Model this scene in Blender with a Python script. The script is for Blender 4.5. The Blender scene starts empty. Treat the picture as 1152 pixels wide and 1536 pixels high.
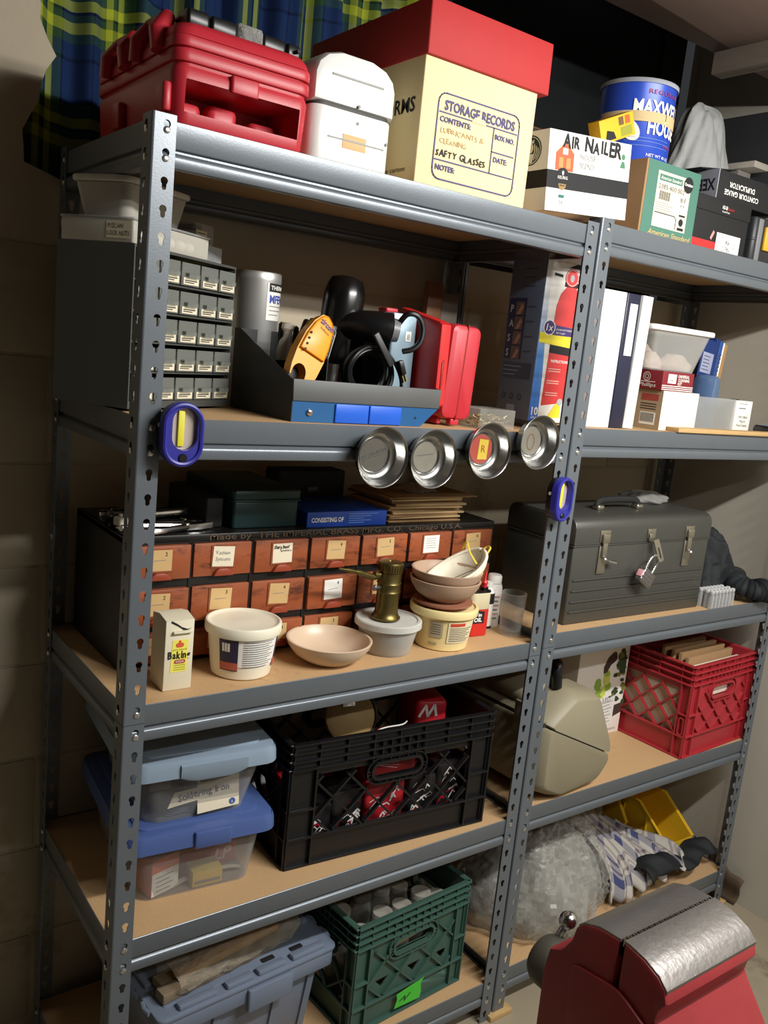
import bpy, bmesh, math, random
from mathutils import Vector, Matrix, Euler
from mathutils.geometry import tessellate_polygon
from math import sin, cos, pi, radians as rad

SC = bpy.context.scene
COL = SC.collection
random.seed(7)

# ------------------------------------------------------------------ camera, light, exposure
cam = bpy.data.objects.new('camera', bpy.data.cameras.new('camera'))
COL.objects.link(cam)
cam.location = (-0.46874, -1.25315, 1.53374)
cam.rotation_euler = (rad(79.5868), rad(-5.72524), rad(-35.7156))
cam.data.lens = 1313.57 / 1536 * 36
cam.data.sensor_width = 36
cam.data.clip_start = 0.02
SC.camera = cam

SC.view_settings.view_transform = 'Standard'
SC.view_settings.look = 'None'
SC.view_settings.exposure = 0.0
SC.view_settings.gamma = 1.0
SC.view_settings.use_curve_mapping = False

world = bpy.data.worlds.new('basement_air')
SC.world = world
world.use_nodes = True
wb = world.node_tree.nodes['Background']
wb.inputs[0].default_value = (0.92, 0.95, 1.0, 1)
wb.inputs[1].default_value = 0.034

tube = bpy.data.lights.new('shop_light_tube', 'AREA')      # the four-foot fluorescent above the workbench, parallel to the shelves
tube.shape = 'RECTANGLE'
tube.size = 1.1
tube.size_y = 0.05
tube.energy = 34
tube.color = (1.0, 0.98, 0.94)
bo = bpy.data.objects.new('shop_light_tube', tube)
bo.location = (0.96, -1.12, 2.14)
bo.rotation_euler = (rad(38), 0, 0)
COL.objects.link(bo)
fill_tube = tube.copy()                                             # added fill light near the front wall, lifting the shade inside the shelves
fill_tube.energy = 14
bo2 = bpy.data.objects.new('added_fill_light', fill_tube)
bo2.location = (1.15, -2.0, 2.30)
bo2.rotation_euler = (rad(52), 0, 0)
COL.objects.link(bo2)

# ------------------------------------------------------------------ materials
def lin(c):
    out = []
    for v in c[:3]:
        v = v / 255.0
        out.append(v / 12.92 if v <= 0.04045 else ((v + 0.055) / 1.055) ** 2.4)
    return (*out, 1.0)

MATS = {}
def mat(name, rgb, rough=0.5, metal=0.0, var=0.12, vs=14.0, bump=0.0, bs=60.0, spec=0.5, stretch=None, dirt=None):
    """principled material with procedural colour variation, optional bump and dirt blotches"""
    if name in MATS: return MATS[name]
    m = bpy.data.materials.new(name); m.use_nodes = True
    nt = m.node_tree; N = nt.nodes; L = nt.links
    b = N['Principled BSDF']
    b.inputs['Roughness'].default_value = rough
    b.inputs['Metallic'].default_value = metal
    b.inputs['Specular IOR Level'].default_value = spec
    tc = N.new('ShaderNodeTexCoord'); mp = N.new('ShaderNodeMapping')
    L.new(tc.outputs['Object'], mp.inputs[0])
    if stretch: mp.inputs['Scale'].default_value = stretch
    c = lin(rgb)
    no = N.new('ShaderNodeTexNoise'); no.inputs['Scale'].default_value = vs; no.inputs['Detail'].default_value = 5
    L.new(mp.outputs[0], no.inputs['Vector'])
    mx = N.new('ShaderNodeMix'); mx.data_type = 'RGBA'
    mx.inputs[6].default_value = tuple(v * (1 - var) for v in c[:3]) + (1,)
    mx.inputs[7].default_value = tuple(min(1, v * (1 + var)) for v in c[:3]) + (1,)
    L.new(no.outputs['Fac'], mx.inputs[0])
    out = mx.outputs[2]
    if dirt:
        n2 = N.new('ShaderNodeTexNoise'); n2.inputs['Scale'].default_value = dirt[1]; n2.inputs['Detail'].default_value = 8
        n2.inputs['Roughness'].default_value = 0.7
        L.new(mp.outputs[0], n2.inputs['Vector'])
        rp = N.new('ShaderNodeValToRGB'); rp.color_ramp.elements[0].position = dirt[2]; rp.color_ramp.elements[1].position = min(1, dirt[2] + 0.14)
        L.new(n2.outputs['Fac'], rp.inputs[0])
        m2 = N.new('ShaderNodeMix'); m2.data_type = 'RGBA'
        L.new(rp.outputs[0], m2.inputs[0]); L.new(out, m2.inputs[6]); m2.inputs[7].default_value = lin(dirt[0])
        out = m2.outputs[2]
    L.new(out, b.inputs['Base Color'])
    if bump:
        nb = N.new('ShaderNodeTexNoise'); nb.inputs['Scale'].default_value = bs; nb.inputs['Detail'].default_value = 6
        L.new(mp.outputs[0], nb.inputs['Vector'])
        bu = N.new('ShaderNodeBump'); bu.inputs['Strength'].default_value = bump; bu.inputs['Distance'].default_value = 0.004
        L.new(nb.outputs['Fac'], bu.inputs['Height']); L.new(bu.outputs[0], b.inputs['Normal'])
    MATS[name] = m
    return m

def clear(name, rgb, fac=0.3, rough=0.25, tint=(245, 245, 245), bump=0.0, bs=40.0, spec=0.5):
    """see-through plastic or glass: transparent mixed with a glossy body"""
    if name in MATS: return MATS[name]
    m = bpy.data.materials.new(name); m.use_nodes = True
    nt = m.node_tree; N = nt.nodes; L = nt.links
    b = N['Principled BSDF']; o = N['Material Output']
    b.inputs['Base Color'].default_value = lin(rgb); b.inputs['Roughness'].default_value = rough
    b.inputs['Specular IOR Level'].default_value = spec
    t = N.new('ShaderNodeBsdfTransparent'); t.inputs[0].default_value = lin(tint)
    mx = N.new('ShaderNodeMixShader')
    lw = N.new('ShaderNodeLayerWeight'); lw.inputs[0].default_value = 0.35
    ma = N.new('ShaderNodeMath'); ma.operation = 'MULTIPLY_ADD'; ma.use_clamp = True
    L.new(lw.outputs['Facing'], ma.inputs[0]); ma.inputs[1].default_value = 0.45; ma.inputs[2].default_value = fac
    L.new(ma.outputs[0], mx.inputs[0]); L.new(t.outputs[0], mx.inputs[1]); L.new(b.outputs[0], mx.inputs[2])
    L.new(mx.outputs[0], o.inputs[0])
    if bump:
        tc = N.new('ShaderNodeTexCoord')
        nb = N.new('ShaderNodeTexNoise'); nb.inputs['Scale'].default_value = bs; nb.inputs['Detail'].default_value = 4
        L.new(tc.outputs['Object'], nb.inputs['Vector'])
        bu = N.new('ShaderNodeBump'); bu.inputs['Strength'].default_value = bump; bu.inputs['Distance'].default_value = 0.012
        L.new(nb.outputs['Fac'], bu.inputs['Height']); L.new(bu.outputs[0], b.inputs['Normal'])
    MATS[name] = m
    return m

# ------------------------------------------------------------------ geometry builder
def rrect(x0, x1, y0, y1, r, n=4):
    r = max(1e-5, min(r, (x1 - x0) / 2 - 1e-5, (y1 - y0) / 2 - 1e-5))
    pts = []
    for cx, cy, a0 in ((x1 - r, y1 - r, 0), (x0 + r, y1 - r, pi / 2), (x0 + r, y0 + r, pi), (x1 - r, y0 + r, 1.5 * pi)):
        for i in range(n + 1):
            a = a0 + pi / 2 * i / n
            pts.append((cx + r * cos(a), cy + r * sin(a)))
    return pts

def circle(cx, cy, r, n=20, ry=None, a0=0):
    ry = r if ry is None else ry
    return [(cx + r * cos(a0 + 2 * pi * i / n), cy + ry * sin(a0 + 2 * pi * i / n)) for i in range(n)]

def stadium(cx, cy, w, h, n=8):
    return rrect(cx - w / 2, cx + w / 2, cy - h / 2, cy + h / 2, min(w, h) / 2 - 1e-4, n)

def clip(poly, x0, x1, y0, y1):
    for ax, lim, sg in ((0, x0, 1), (0, x1, -1), (1, y0, 1), (1, y1, -1)):
        out = []
        for i in range(len(poly)):
            a, b = poly[i - 1], poly[i]
            da, db = sg * (a[ax] - lim), sg * (b[ax] - lim)
            if (da >= 0) != (db >= 0):
                t = da / (da - db); out.append((a[0] + t * (b[0] - a[0]), a[1] + t * (b[1] - a[1])))
            if db >= 0: out.append(b)
        poly = out
        if len(poly) < 3: return []
    return poly

def inset(poly, d):
    n = len(poly); A = sum(poly[i - 1][0] * poly[i][1] - poly[i][0] * poly[i - 1][1] for i in range(n))
    s = 1 if A > 0 else -1; out = []
    for i in range(n):
        p, q, r = Vector(poly[i - 1]), Vector(poly[i]), Vector(poly[(i + 1) % n])
        e1, e2 = (q - p), (r - q)
        if e1.length < 1e-9 or e2.length < 1e-9: out.append(tuple(q)); continue
        e1.normalize(); e2.normalize()
        n1 = Vector((-e1.y, e1.x)) * s; n2 = Vector((-e2.y, e2.x)) * s
        b = n1 + n2
        if b.length < 1e-6: out.append(tuple(q)); continue
        b.normalize(); k = d / max(0.35, b.dot(n1))
        out.append(tuple(q + b * k))
    return out

FRONT = Matrix(((1, 0, 0, 0), (0, 0, -1, 0), (0, 1, 0, 0), (0, 0, 0, 1)))      # x right, y up, z towards the room
LEFT = Matrix(((0, 0, -1, 0), (-1, 0, 0, 0), (0, 1, 0, 0), (0, 0, 0, 1)))      # seen from the left end
RIGHT = Matrix(((0, 0, 1, 0), (1, 0, 0, 0), (0, 1, 0, 0), (0, 0, 0, 1)))
BACK = Matrix(((-1, 0, 0, 0), (0, 0, 1, 0), (0, 1, 0, 0), (0, 0, 0, 1)))
def T(x, y, z): return Matrix.Translation((x, y, z))
def RX(d): return Matrix.Rotation(rad(d), 4, 'X')
def RY(d): return Matrix.Rotation(rad(d), 4, 'Y')
def RZ(d): return Matrix.Rotation(rad(d), 4, 'Z')
def front(x, y, z): return T(x, y, z) @ FRONT
def left(x, y, z): return T(x, y, z) @ LEFT

FONT_CACHE = {}
def glyphs(s, bold=0.0):
    """unit-height text as a list of triangles, from the built-in font"""
    k = (s, bold)
    if k not in FONT_CACHE:
        cu = bpy.data.curves.new('lettering', 'FONT'); cu.body = s; cu.size = 1.0; cu.resolution_u = 2
        cu.fill_mode = 'FRONT'; cu.offset = bold
        ob = bpy.data.objects.new('lettering', cu); COL.objects.link(ob)
        dg = bpy.context.evaluated_depsgraph_get(); dg.update()
        me = ob.evaluated_get(dg).to_mesh(); me.calc_loop_triangles()
        vs = [tuple(v.co[:2]) for v in me.vertices]; fs = [tuple(t.vertices) for t in me.loop_triangles]
        ob.evaluated_get(dg).to_mesh_clear()
        bpy.data.objects.remove(ob); bpy.data.curves.remove(cu)
        x0 = min((v[0] for v in vs), default=0); x1 = max((v[0] for v in vs), default=0)
        FONT_CACHE[k] = (vs, fs, x0, x1)
    return FONT_CACHE[k]

class G:
    def __init__(s): s.bm = bmesh.new(); s.uv = None
    def raw(s, vs, fs, m=0, M=None, uvs=None):
        bv = [s.bm.verts.new((M @ Vector(v)) if M is not None else v) for v in vs]
        if uvs and s.uv is None: s.uv = s.bm.loops.layers.uv.new('UVMap')
        for f in fs:
            if len(set(f)) < 3: continue
            try: fc = s.bm.faces.new([bv[i] for i in f])
            except ValueError: continue
            fc.material_index = m; fc.smooth = True
            if uvs:
                for lp, i in zip(fc.loops, f): lp[s.uv].uv = uvs[i]
        return s
    def loft(s, rings, m=0, M=None, caps=(True, True), closed=True):
        n = len(rings[0]); vs = [p for r in rings for p in r]; fs = []
        for i in range(len(rings) - 1):
            for j in range(n if closed else n - 1):
                k = (j + 1) % n
                fs.append((i * n + j, i * n + k, (i + 1) * n + k, (i + 1) * n + j))
        if caps[0]: fs.append(tuple(reversed(range(n))))
        if caps[1]: fs.append(tuple((len(rings) - 1) * n + j for j in range(n)))
        return s.raw(vs, fs, m, M)
    def box(s, x0, x1, y0, y1, z0, z1, m=0, M=None):
        v = [(x, y, z) for z in (z0, z1) for x, y in ((x0, y0), (x1, y0), (x1, y1), (x0, y1))]
        return s.raw(v, [(3, 2, 1, 0), (4, 5, 6, 7), (0, 1, 5, 4), (1, 2, 6, 5), (2, 3, 7, 6), (3, 0, 4, 7)], m, M)
    def rbox(s, x0, x1, y0, y1, z0, z1, r=0.004, e=0.002, m=0, M=None, tx=0.0, ty=0.0, n=4, caps=(True, True)):
        """box with rounded upright edges (r), eased top and bottom rims (e), narrowing downwards by tx, ty"""
        def ring(z, d):
            k = 1 - (z - z0) / (z1 - z0)
            return [(x, y, z) for x, y in rrect(x0 + tx * k + d, x1 - tx * k - d, y0 + ty * k + d, y1 - ty * k - d, max(r - d, r * 0.3), n)]
        zs = [(z0, e), (z0 + e * 0.3, e * 0.3), (z0 + e, 0), (z1 - e, 0), (z1 - e * 0.3, e * 0.3), (z1, e)] if e > 0 else [(z0, 0), (z1, 0)]
        return s.loft([ring(z, d) for z, d in zs], m, M, caps)
    def prism(s, poly, z0, z1, m=0, M=None, e=0.0):
        A = sum(poly[i - 1][0] * poly[i][1] - poly[i][0] * poly[i - 1][1] for i in range(len(poly)))
        if A < 0: poly = poly[::-1]
        if e > 0:
            q = inset(poly, e); h = inset(poly, e * 0.3)
            rs = [[(x, y, z0) for x, y in q], [(x, y, z0 + e * 0.3) for x, y in h], [(x, y, z0 + e) for x, y in poly],
                  [(x, y, z1 - e) for x, y in poly], [(x, y, z1 - e * 0.3) for x, y in h], [(x, y, z1) for x, y in q]]
        else: rs = [[(x, y, z) for x, y in poly] for z in (z0, z1)]
        return s.loft(rs, m, M)
    def holed(s, outer, holes, z0, z1, m=0, M=None):
        loops = [outer] + [h for h in holes if len(h) > 2]
        flat = [p for l in loops for p in l]
        tris = tessellate_polygon([[Vector((x, y, 0)) for x, y in l] for l in loops])
        n = len(flat); vs = [(x, y, z1) for x, y in flat] + [(x, y, z0) for x, y in flat]; fs = []
        for a, b, c in tris:
            p, q, r = flat[a], flat[b], flat[c]
            if (q[0] - p[0]) * (r[1] - p[1]) - (r[0] - p[0]) * (q[1] - p[1]) < 0: b, c = c, b
            fs += [(a, b, c), (n + c, n + b, n + a)]
        o = 0
        for li, l in enumerate(loops):
            A = sum(l[i - 1][0] * l[i][1] - l[i][0] * l[i - 1][1] for i in range(len(l)))
            for i in range(len(l)):
                a, b = o + i, o + (i + 1) % len(l)
                if (A > 0) == (li == 0): fs.append((n + a, n + b, b, a))
                else: fs.append((n + b, n + a, a, b))
            o += len(l)
        return s.raw(vs, fs, m, M)
    def lathe(s, prof, seg=28, m=0, M=None, arc=None):
        rings = []
        for r, z in prof: rings.append([(max(r, 1e-6) * cos(2 * pi * i / seg), max(r, 1e-6) * sin(2 * pi * i / seg), z) for i in range(seg)])
        return s.loft(rings, m, M, (True, True))
    def cyl(s, r, z0, z1, m=0, M=None, seg=20, e=0.0, r2=None):
        r2 = r if r2 is None else r2
        return s.lathe([(r - e, z0), (r, z0 + e), (r2, z1 - e), (r2 - e, z1)] if e else [(r, z0), (r2, z1)], seg, m, M)
    def tube(s, pts, r, seg=8, m=0, M=None, closed=False, flat=1.0):
        P = [Vector(p) for p in pts]; n = len(P); rings = []; up = None
        for i in range(n):
            if closed: t = P[(i + 1) % n] - P[i - 1]
            else: t = P[min(i + 1, n - 1)] - P[max(i - 1, 0)]
            if t.length < 1e-9: t = Vector((0, 0, 1))
            t.normalize()
            if up is None: up = Vector((0, 0, 1)) if abs(t.z) < 0.9 else Vector((1, 0, 0))
            a = t.cross(up)
            if a.length < 1e-6: a = t.cross(Vector((1, 0.3, 0)))
            a.normalize(); b = a.cross(t).normalized(); up = b
            ri = r[i] if isinstance(r, (list, tuple)) else r
            rings.append([tuple(P[i] + a * (ri * cos(2 * pi * k / seg)) + b * (ri * flat * sin(2 * pi * k / seg))) for k in range(seg)])
        if closed: rings.append(rings[0])
        return s.loft(rings, m, M, (not closed, not closed))
    def ball(s, c, r, m=0, M=None, seg=16, sx=1, sy=1, sz=1):
        k = seg // 2
        pr = [[(c[0] + sx * r * max(1e-4, sin(pi * i / k)) * cos(2 * pi * j / seg), c[1] + sy * r * max(1e-4, sin(pi * i / k)) * sin(2 * pi * j / seg), c[2] - sz * r * cos(pi * i / k)) for j in range(seg)] for i in range(k + 1)]
        return s.loft(pr, m, M)
    def surf(s, nu, nv, fn, m=0, M=None, wrap=False):
        vs, uv, fs = [], [], []
        for j in range(nv + 1):
            for i in range(nu + 1):
                u, v = i / nu, j / nv; vs.append(tuple(fn(u, v))); uv.append((u, v))
        for j in range(nv):
            for i in range(nu):
                a = j * (nu + 1) + i; fs.append((a, a + 1, a + nu + 2, a + nu + 1))
        return s.raw(vs, fs, m, M, uv)
    def text(s, t, size, M, m=0, align='L', width=None, shear=0.0, jit=0.0, bold=0.0, lift=0.0006, wrap=None, sy=1.0, dx=0.0):
        """flat lettering on the frame M (x right, y up, z out); size = em height; width squeezes it to fit; wrap = cylinder radius"""
        if jit:
            x = 0; rnd = random.Random(hash(t) % 1000 if False else sum(map(ord, t)))
            parts = []
            for ch in t:
                if ch == ' ': x += 0.32; continue
                vs, fs, a, b = glyphs(ch, bold); parts.append((vs, fs, x - a, rnd.uniform(-jit, jit), rnd.uniform(-jit, jit) * 0.4, 1 + rnd.uniform(-jit, jit))); x += (b - a) + 0.08
            tot = x
            V, F = [], []
            for vs, fs, ox, rot, oy, sc in parts:
                o = len(V)
                for p in vs:
                    px, py = p[0] * sc, p[1] * sc
                    V.append((ox + px * cos(rot) - py * sin(rot), oy + px * sin(rot) + py * cos(rot)))
                F += [tuple(o + i for i in f) for f in fs]
            x0, x1 = 0, tot
        else: V, F, x0, x1 = glyphs(t, bold)
        if not V: return s
        kx = size if width is None else width / max(1e-6, x1 - x0)
        off = {'L': 0, 'C': -(x1 - x0) / 2, 'R': -(x1 - x0)}[align]
        out = []
        for p in V:
            X, Y = dx + (p[0] - x0 + off) * kx + shear * p[1] * size, p[1] * size * sy
            if wrap:
                a = X / wrap; R = wrap + lift; out.append((R * sin(a), Y, R * cos(a) - wrap))
            else: out.append((X, Y, lift))
        return s.raw(out, F, m, M)
    def flat(s, poly, M, m=0, lift=0.0005):
        """a printed patch: thin polygon on the frame M"""
        A = sum(poly[i - 1][0] * poly[i][1] - poly[i][0] * poly[i - 1][1] for i in range(len(poly)))
        if A < 0: poly = poly[::-1]
        return s.raw([(x, y, lift) for x, y in poly], [tuple(range(len(poly)))], m, M)
    def stroke(s, pts, w, M, m=0, lift=0.0006, closed=False):
        P = [Vector(p) for p in pts]
        for i in range(len(P) - (0 if closed else 1)):
            a, b = P[i], P[(i + 1) % len(P)]; d = b - a
            if d.length < 1e-7: continue
            d.normalize(); n = Vector((-d.y, d.x)) * w / 2; a2, b2 = a - d * w * 0.3, b + d * w * 0.3
            s.flat([tuple(a2 - n), tuple(b2 - n), tuple(b2 + n), tuple(a2 + n)], M, m, lift)
        return s
    def wrapflat(s, x0, x1, y0, y1, R, M, m=0, lift=0.0004, n=10):
        """a printed band on a cylinder of radius R; x is arc length"""
        vs = []
        for i in range(n + 1):
            a = (x0 + (x1 - x0) * i / n) / R
            for y in (y0, y1): vs.append(((R + lift) * sin(a), y, (R + lift) * cos(a) - R))
        return s.raw(vs, [(2 * i, 2 * i + 2, 2 * i + 3, 2 * i + 1) for i in range(n)], m, M)
    def build(s, name, mats, parent=None, label=None, sharp=38, recalc=False):
        if recalc: bmesh.ops.recalc_face_normals(s.bm, faces=s.bm.faces)
        me = bpy.data.meshes.new(name); s.bm.to_mesh(me); s.bm.free()
        for m in (mats if isinstance(mats, (list, tuple)) else [mats]): me.materials.append(m)
        me.set_sharp_from_angle(angle=rad(sharp))
        o = bpy.data.objects.new(name, me); COL.objects.link(o)
        if parent: o.parent = parent
        if label: o['label'] = label
        return o

def tag(o, label, cat, group=None, kind=None, loc=None, rz=0):
    o['label'] = label; o['category'] = cat
    if group: o['group'] = group
    if kind: o['kind'] = kind
    if loc is not None: o.location = loc; o.rotation_euler = (0, 0, rad(rz))
    return o
def thing(name, label, cat, loc=(0, 0, 0), rz=0, group=None, rx=0, ry=0):
    o = bpy.data.objects.new(name, None); COL.objects.link(o); o.empty_display_size = 0.02
    o.location = loc; o.rotation_euler = (rad(rx), rad(ry), rad(rz)); o['label'] = label; o['category'] = cat
    if group: o['group'] = group
    return o
def struct(o): o['kind'] = 'structure'; return o
def copy_tree(o, parent=None):
    c = o.copy(); COL.objects.link(c)
    if parent: c.parent = parent
    for ch in list(o.children): copy_tree(ch, c)
    return c
def cut(o, cutter):
    """carve cutter (a G) out of the mesh object o"""
    cu = cutter.build('cutter', [bpy.data.materials[0]])
    cu.parent = o.parent
    md = o.modifiers.new('carve', 'BOOLEAN'); md.operation = 'DIFFERENCE'; md.object = cu; md.solver = 'EXACT'
    dg = bpy.context.evaluated_depsgraph_get(); dg.update()
    me = bpy.data.meshes.new_from_object(o.evaluated_get(dg))
    o.modifiers.clear(); old = o.data; o.data = me
    me.set_sharp_from_angle(angle=rad(38))
    bpy.data.meshes.remove(old)
    cm = cu.data; bpy.data.objects.remove(cu); bpy.data.meshes.remove(cm)
    return o

# ------------------------------------------------------------------ shared materials
STEEL = mat('grey_painted_steel', (108, 115, 122), 0.33, 0.3, 0.06, 20, bump=0.03, bs=300, dirt=((70, 70, 72), 5, 0.68))
RIVET = mat('zinc_rivet', (215, 215, 212), 0.25, 0.9)
PBOARD = mat('particle_board', (196, 160, 116), 0.75, 0, 0.16, 260, bump=0.05, bs=400, dirt=((150, 115, 78), 9, 0.62))
BLACK = mat('black_plastic', (16, 16, 18), 0.35, 0, 0.2)
BLACKM = mat('matte_black', (22, 22, 23), 0.7)
INK = mat('black_ink', (24, 24, 28), 0.7, 0, 0.05)
WHITE = mat('white_print', (245, 243, 236), 0.6, 0, 0.03)
PAPER = mat('label_paper', (232, 222, 196), 0.8, 0, 0.06)
CHROME = mat('bright_steel', (205, 205, 205), 0.18, 1.0, 0.05)
STAINLESS = mat('stainless_steel', (190, 190, 188), 0.24, 1.0, 0.08, 30)
RED = mat('red_plastic', (186, 42, 54), 0.42, 0, 0.06, bump=0.04, bs=500)
CLEAR = clear('clear_plastic', (225, 228, 228), 0.16, 0.2)
FROST = clear('frosted_plastic', (222, 222, 216), 0.30, 0.35)
KRAFT = mat('kraft_cardboard', (160, 126, 90), 0.85, 0, 0.1, 30)
BROWNWOOD = mat('brown_wood', (112, 74, 46), 0.6, 0, 0.25, 12, stretch=(1, 8, 8))
PALEWOOD = mat('pale_wood', (198, 162, 110), 0.6, 0, 0.18, 14, stretch=(1.5, 12, 12))

W, D, Z0, P = 0.9354, 0.4385, 1.807, 0.0381
IDX = (0, 11, 23, 34, 45)
LIFT = 0.0135
TOPZ = [Z0 - P * i + 0.0143 for i in IDX]
B1, B2, B3, B4, B5 = [z - 0.0025 for z in TOPZ]           # board tops, left unit
R1, R2, R3, R4, R5 = [z - 0.0025 + LIFT for z in TOPZ]    # right unit
UX = W + 0.0045
# ------------------------------------------------------------------ room shell
def wall_mat(name, rgb, crack=True, dark=(120, 100, 78)):
    m = mat(name, rgb, 0.9, 0, 0.10, 4, bump=0.5, bs=26, dirt=(dark, 3.2, 0.60))
    return m
WALLB = wall_mat('stucco_block_wall', (184, 172, 150), dark=(146, 132, 110))
WALLR = mat('painted_concrete_wall', (188, 182, 168), 0.85, 0, 0.06, 3, bump=0.15, bs=20, dirt=(( 160, 150, 134), 4, 0.66))
YB = 0.475
XR = 1.93
# back wall with a window opening (broken plaster edge on the left)
g = G()
rnd = random.Random(3)
edge = []
for i in range(33):
    z = 1.80 + 0.86 * i / 32
    edge.append((-0.03 + 0.022 * sin(z * 23) + rnd.uniform(-0.009, 0.009) - 0.02 * max(0, (1.9 - z) / 0.1) * 0.3, z))
hole = [(0.09, 1.765), (1.94, 1.765), (1.94, 2.66)] + edge[::-1] + [(0.0, 1.785), (0.04, 1.77)]
g.holed([(-1.65, -0.02), (2.0, -0.02), (2.0, 2.75), (-1.65, 2.75)], [hole], -0.14, 0.0, 0, front(0, YB, 0))
# mortar joints as shallow grooves worn in the stucco: raised block faces between them
for r_ in range(0, 9):
    zz = 0.04 + r_ * 0.203
    off = 0.2 if r_ % 2 else 0.0
    for k in range(-4, 5):
        x0 = off + k * 0.41
        if zz + 0.2 > 1.74 and x0 > -0.42: continue
        g.rbox(x0 + 0.002, x0 + 0.407, zz + 0.002, zz + 0.200, 0.0, 0.0016, 0.006, 0.0015, 0, front(0, YB, 0), n=2)
struct(g.build('wall_back', [WALLB], recalc=False))
g = G(); g.box(XR, XR + 0.1, -2.2, YB + 0.1, -0.02, 2.75)
struct(g.build('wall_right', [WALLR]))
g = G(); g.box(-1.7, XR + 0.1, -2.3, -2.2, -0.02, 2.75)
struct(g.build('wall_front', [mat('whitewashed_wall', (186, 184, 176), 0.9, 0, 0.05, 3)]))
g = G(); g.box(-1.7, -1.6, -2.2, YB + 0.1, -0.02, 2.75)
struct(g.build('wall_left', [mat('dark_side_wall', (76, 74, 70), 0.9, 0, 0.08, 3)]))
FLOOR = mat('concrete_floor', (156, 144, 122), 0.8, 0, 0.14, 6, bump=0.15, bs=40, dirt=((96, 82, 66), 5, 0.56))
g = G(); g.box(-1.6, XR, -2.2, YB, -0.06, 0.0)
struct(g.build('floor', [FLOOR]))
# window: recess, frame and pane behind the curtain
g = G()
g.holed([(-0.1, 1.74), (1.9, 1.74), (1.9, 2.7), (-0.1, 2.7)], [[(0.02, 1.82), (1.8, 1.82), (1.8, 2.62), (0.02, 2.62)]], 0, 0.03, 0, front(0, YB + 0.17, 0))
g.box(0.9, 0.94, YB + 0.145, YB + 0.17, 1.82, 2.62)
g.box(-0.1, 1.9, YB + 0.14, YB + 0.17, 1.745, 1.765)
fr = struct(g.build('window_1', [mat('dark_window_frame', (46, 42, 38), 0.7)]))
g = G(); g.box(0.02, 1.8, YB + 0.15, YB + 0.155, 1.82, 2.62)
g.build('pane', [mat('dusty_pane', (34, 36, 38), 0.3)], fr)
# ceiling: boards, a header along the wall and cross joists
CEILM = mat('dusty_ceiling_boards', (92, 80, 72), 0.85, 0, 0.2, 8, stretch=(1, 6, 1))
JOIST = mat('dusty_joist_wood', (124, 112, 100), 0.8, 0, 0.22, 10, stretch=(6, 1, 6))
g = G()
for i in range(24): g.box(-1.6 + i * 0.15, -1.6 + i * 0.15 + 0.148, -2.2, YB, 2.56, 2.58)
struct(g.build('ceiling', [CEILM]))
g = G(); g.rbox(-1.6, XR, -0.16, 0.165, 2.31, 2.36, 0.004, 0.003)
struct(g.build('trim_1', [mat('brown_header_board', (110, 90, 80), 0.8, 0, 0.15, 6, stretch=(1, 7, 1))]))
g = G(); g.box(-1.6, XR, 0.10, 0.165, 2.36, 2.56)
struct(g.build('trim_2', [JOIST]))
g = G(); g.rbox(1.425, 1.47, -1.3, 0.16, 2.26, 2.31, 0.003, 0.002)
struct(g.build('trim_3', [JOIST]))
g = G(); g.box(0.0, 0.05, -2.2, 0.1, 2.40, 2.56)
g.box(0.5, 0.55, -2.2, 0.1, 2.40, 2.56)
struct(g.build('trim_4', [JOIST]))

g = G(); g.rbox(XR - 0.018, XR, -0.16, YB + 0.15, 2.02, 2.31, 0.001, 0.001)
struct(g.build('trim_5', [mat('dark_wall_board', (58, 58, 60), 0.8, 0, 0.2, 8)]))  # dark board added over the upper part of the right wall

# plaid curtain hanging in the window
def plaid_material():
    m = bpy.data.materials.new('plaid_cloth'); m.use_nodes = True
    nt = m.node_tree; N = nt.nodes; L = nt.links; b = N['Principled BSDF']; b.inputs['Roughness'].default_value = 0.95
    b.inputs['Specular IOR Level'].default_value = 0.1
    tc = N.new('ShaderNodeTexCoord'); sp = N.new('ShaderNodeSeparateXYZ'); L.new(tc.outputs['UV'], sp.inputs[0])
    def ramp(sock, rep, stops):
        mu = N.new('ShaderNodeMath'); mu.operation = 'MULTIPLY'; mu.inputs[1].default_value = rep; L.new(sock, mu.inputs[0])
        fr = N.new('ShaderNodeMath'); fr.operation = 'FRACT'; L.new(mu.outputs[0], fr.inputs[0])
        r = N.new('ShaderNodeValToRGB'); r.color_ramp.interpolation = 'CONSTANT'
        els = r.color_ramp.elements
        els[0].position = 0; els[0].color = lin(stops[0][1]); els[1].position = stops[1][0]; els[1].color = lin(stops[1][1])
        for p, c in stops[2:]:
            e = els.new(p); e.color = lin(c)
        L.new(fr.outputs[0], r.inputs[0]); return r.outputs[0]
    blu, grn, yel, nav = (28, 46, 84), (46, 72, 50), (158, 168, 48), (14, 20, 38)
    st = [(0, blu), (0.30, nav), (0.33, blu), (0.46, grn), (0.54, yel), (0.64, grn), (0.70, nav), (0.73, yel), (0.82, grn), (0.93, nav), (0.96, blu)]
    a = ramp(sp.outputs[0], 7.5, st); c = ramp(sp.outputs[1], 4.2, st)
    mx = N.new('ShaderNodeMix'); mx.data_type = 'RGBA'; mx.inputs[0].default_value = 0.5
    L.new(a, mx.inputs[6]); L.new(c, mx.inputs[7]); L.new(mx.outputs[2], b.inputs['Base Color'])
    return m
g = G()
def curt(u, v):
    x = 1.02 * u - 0.10
    fold = 0.020 * sin(u * 62) + 0.010 * sin(u * 131 + 1) + 0.006 * sin(u * 23 + v * 5)
    return (x, YB + 0.075 + fold * (0.55 + 0.45 * v), 1.745 + 0.86 * v + 0.006 * sin(u * 30))
g.surf(240, 24, curt)
cu = g.build('curtain', [plaid_material()], sharp=180)
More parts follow.
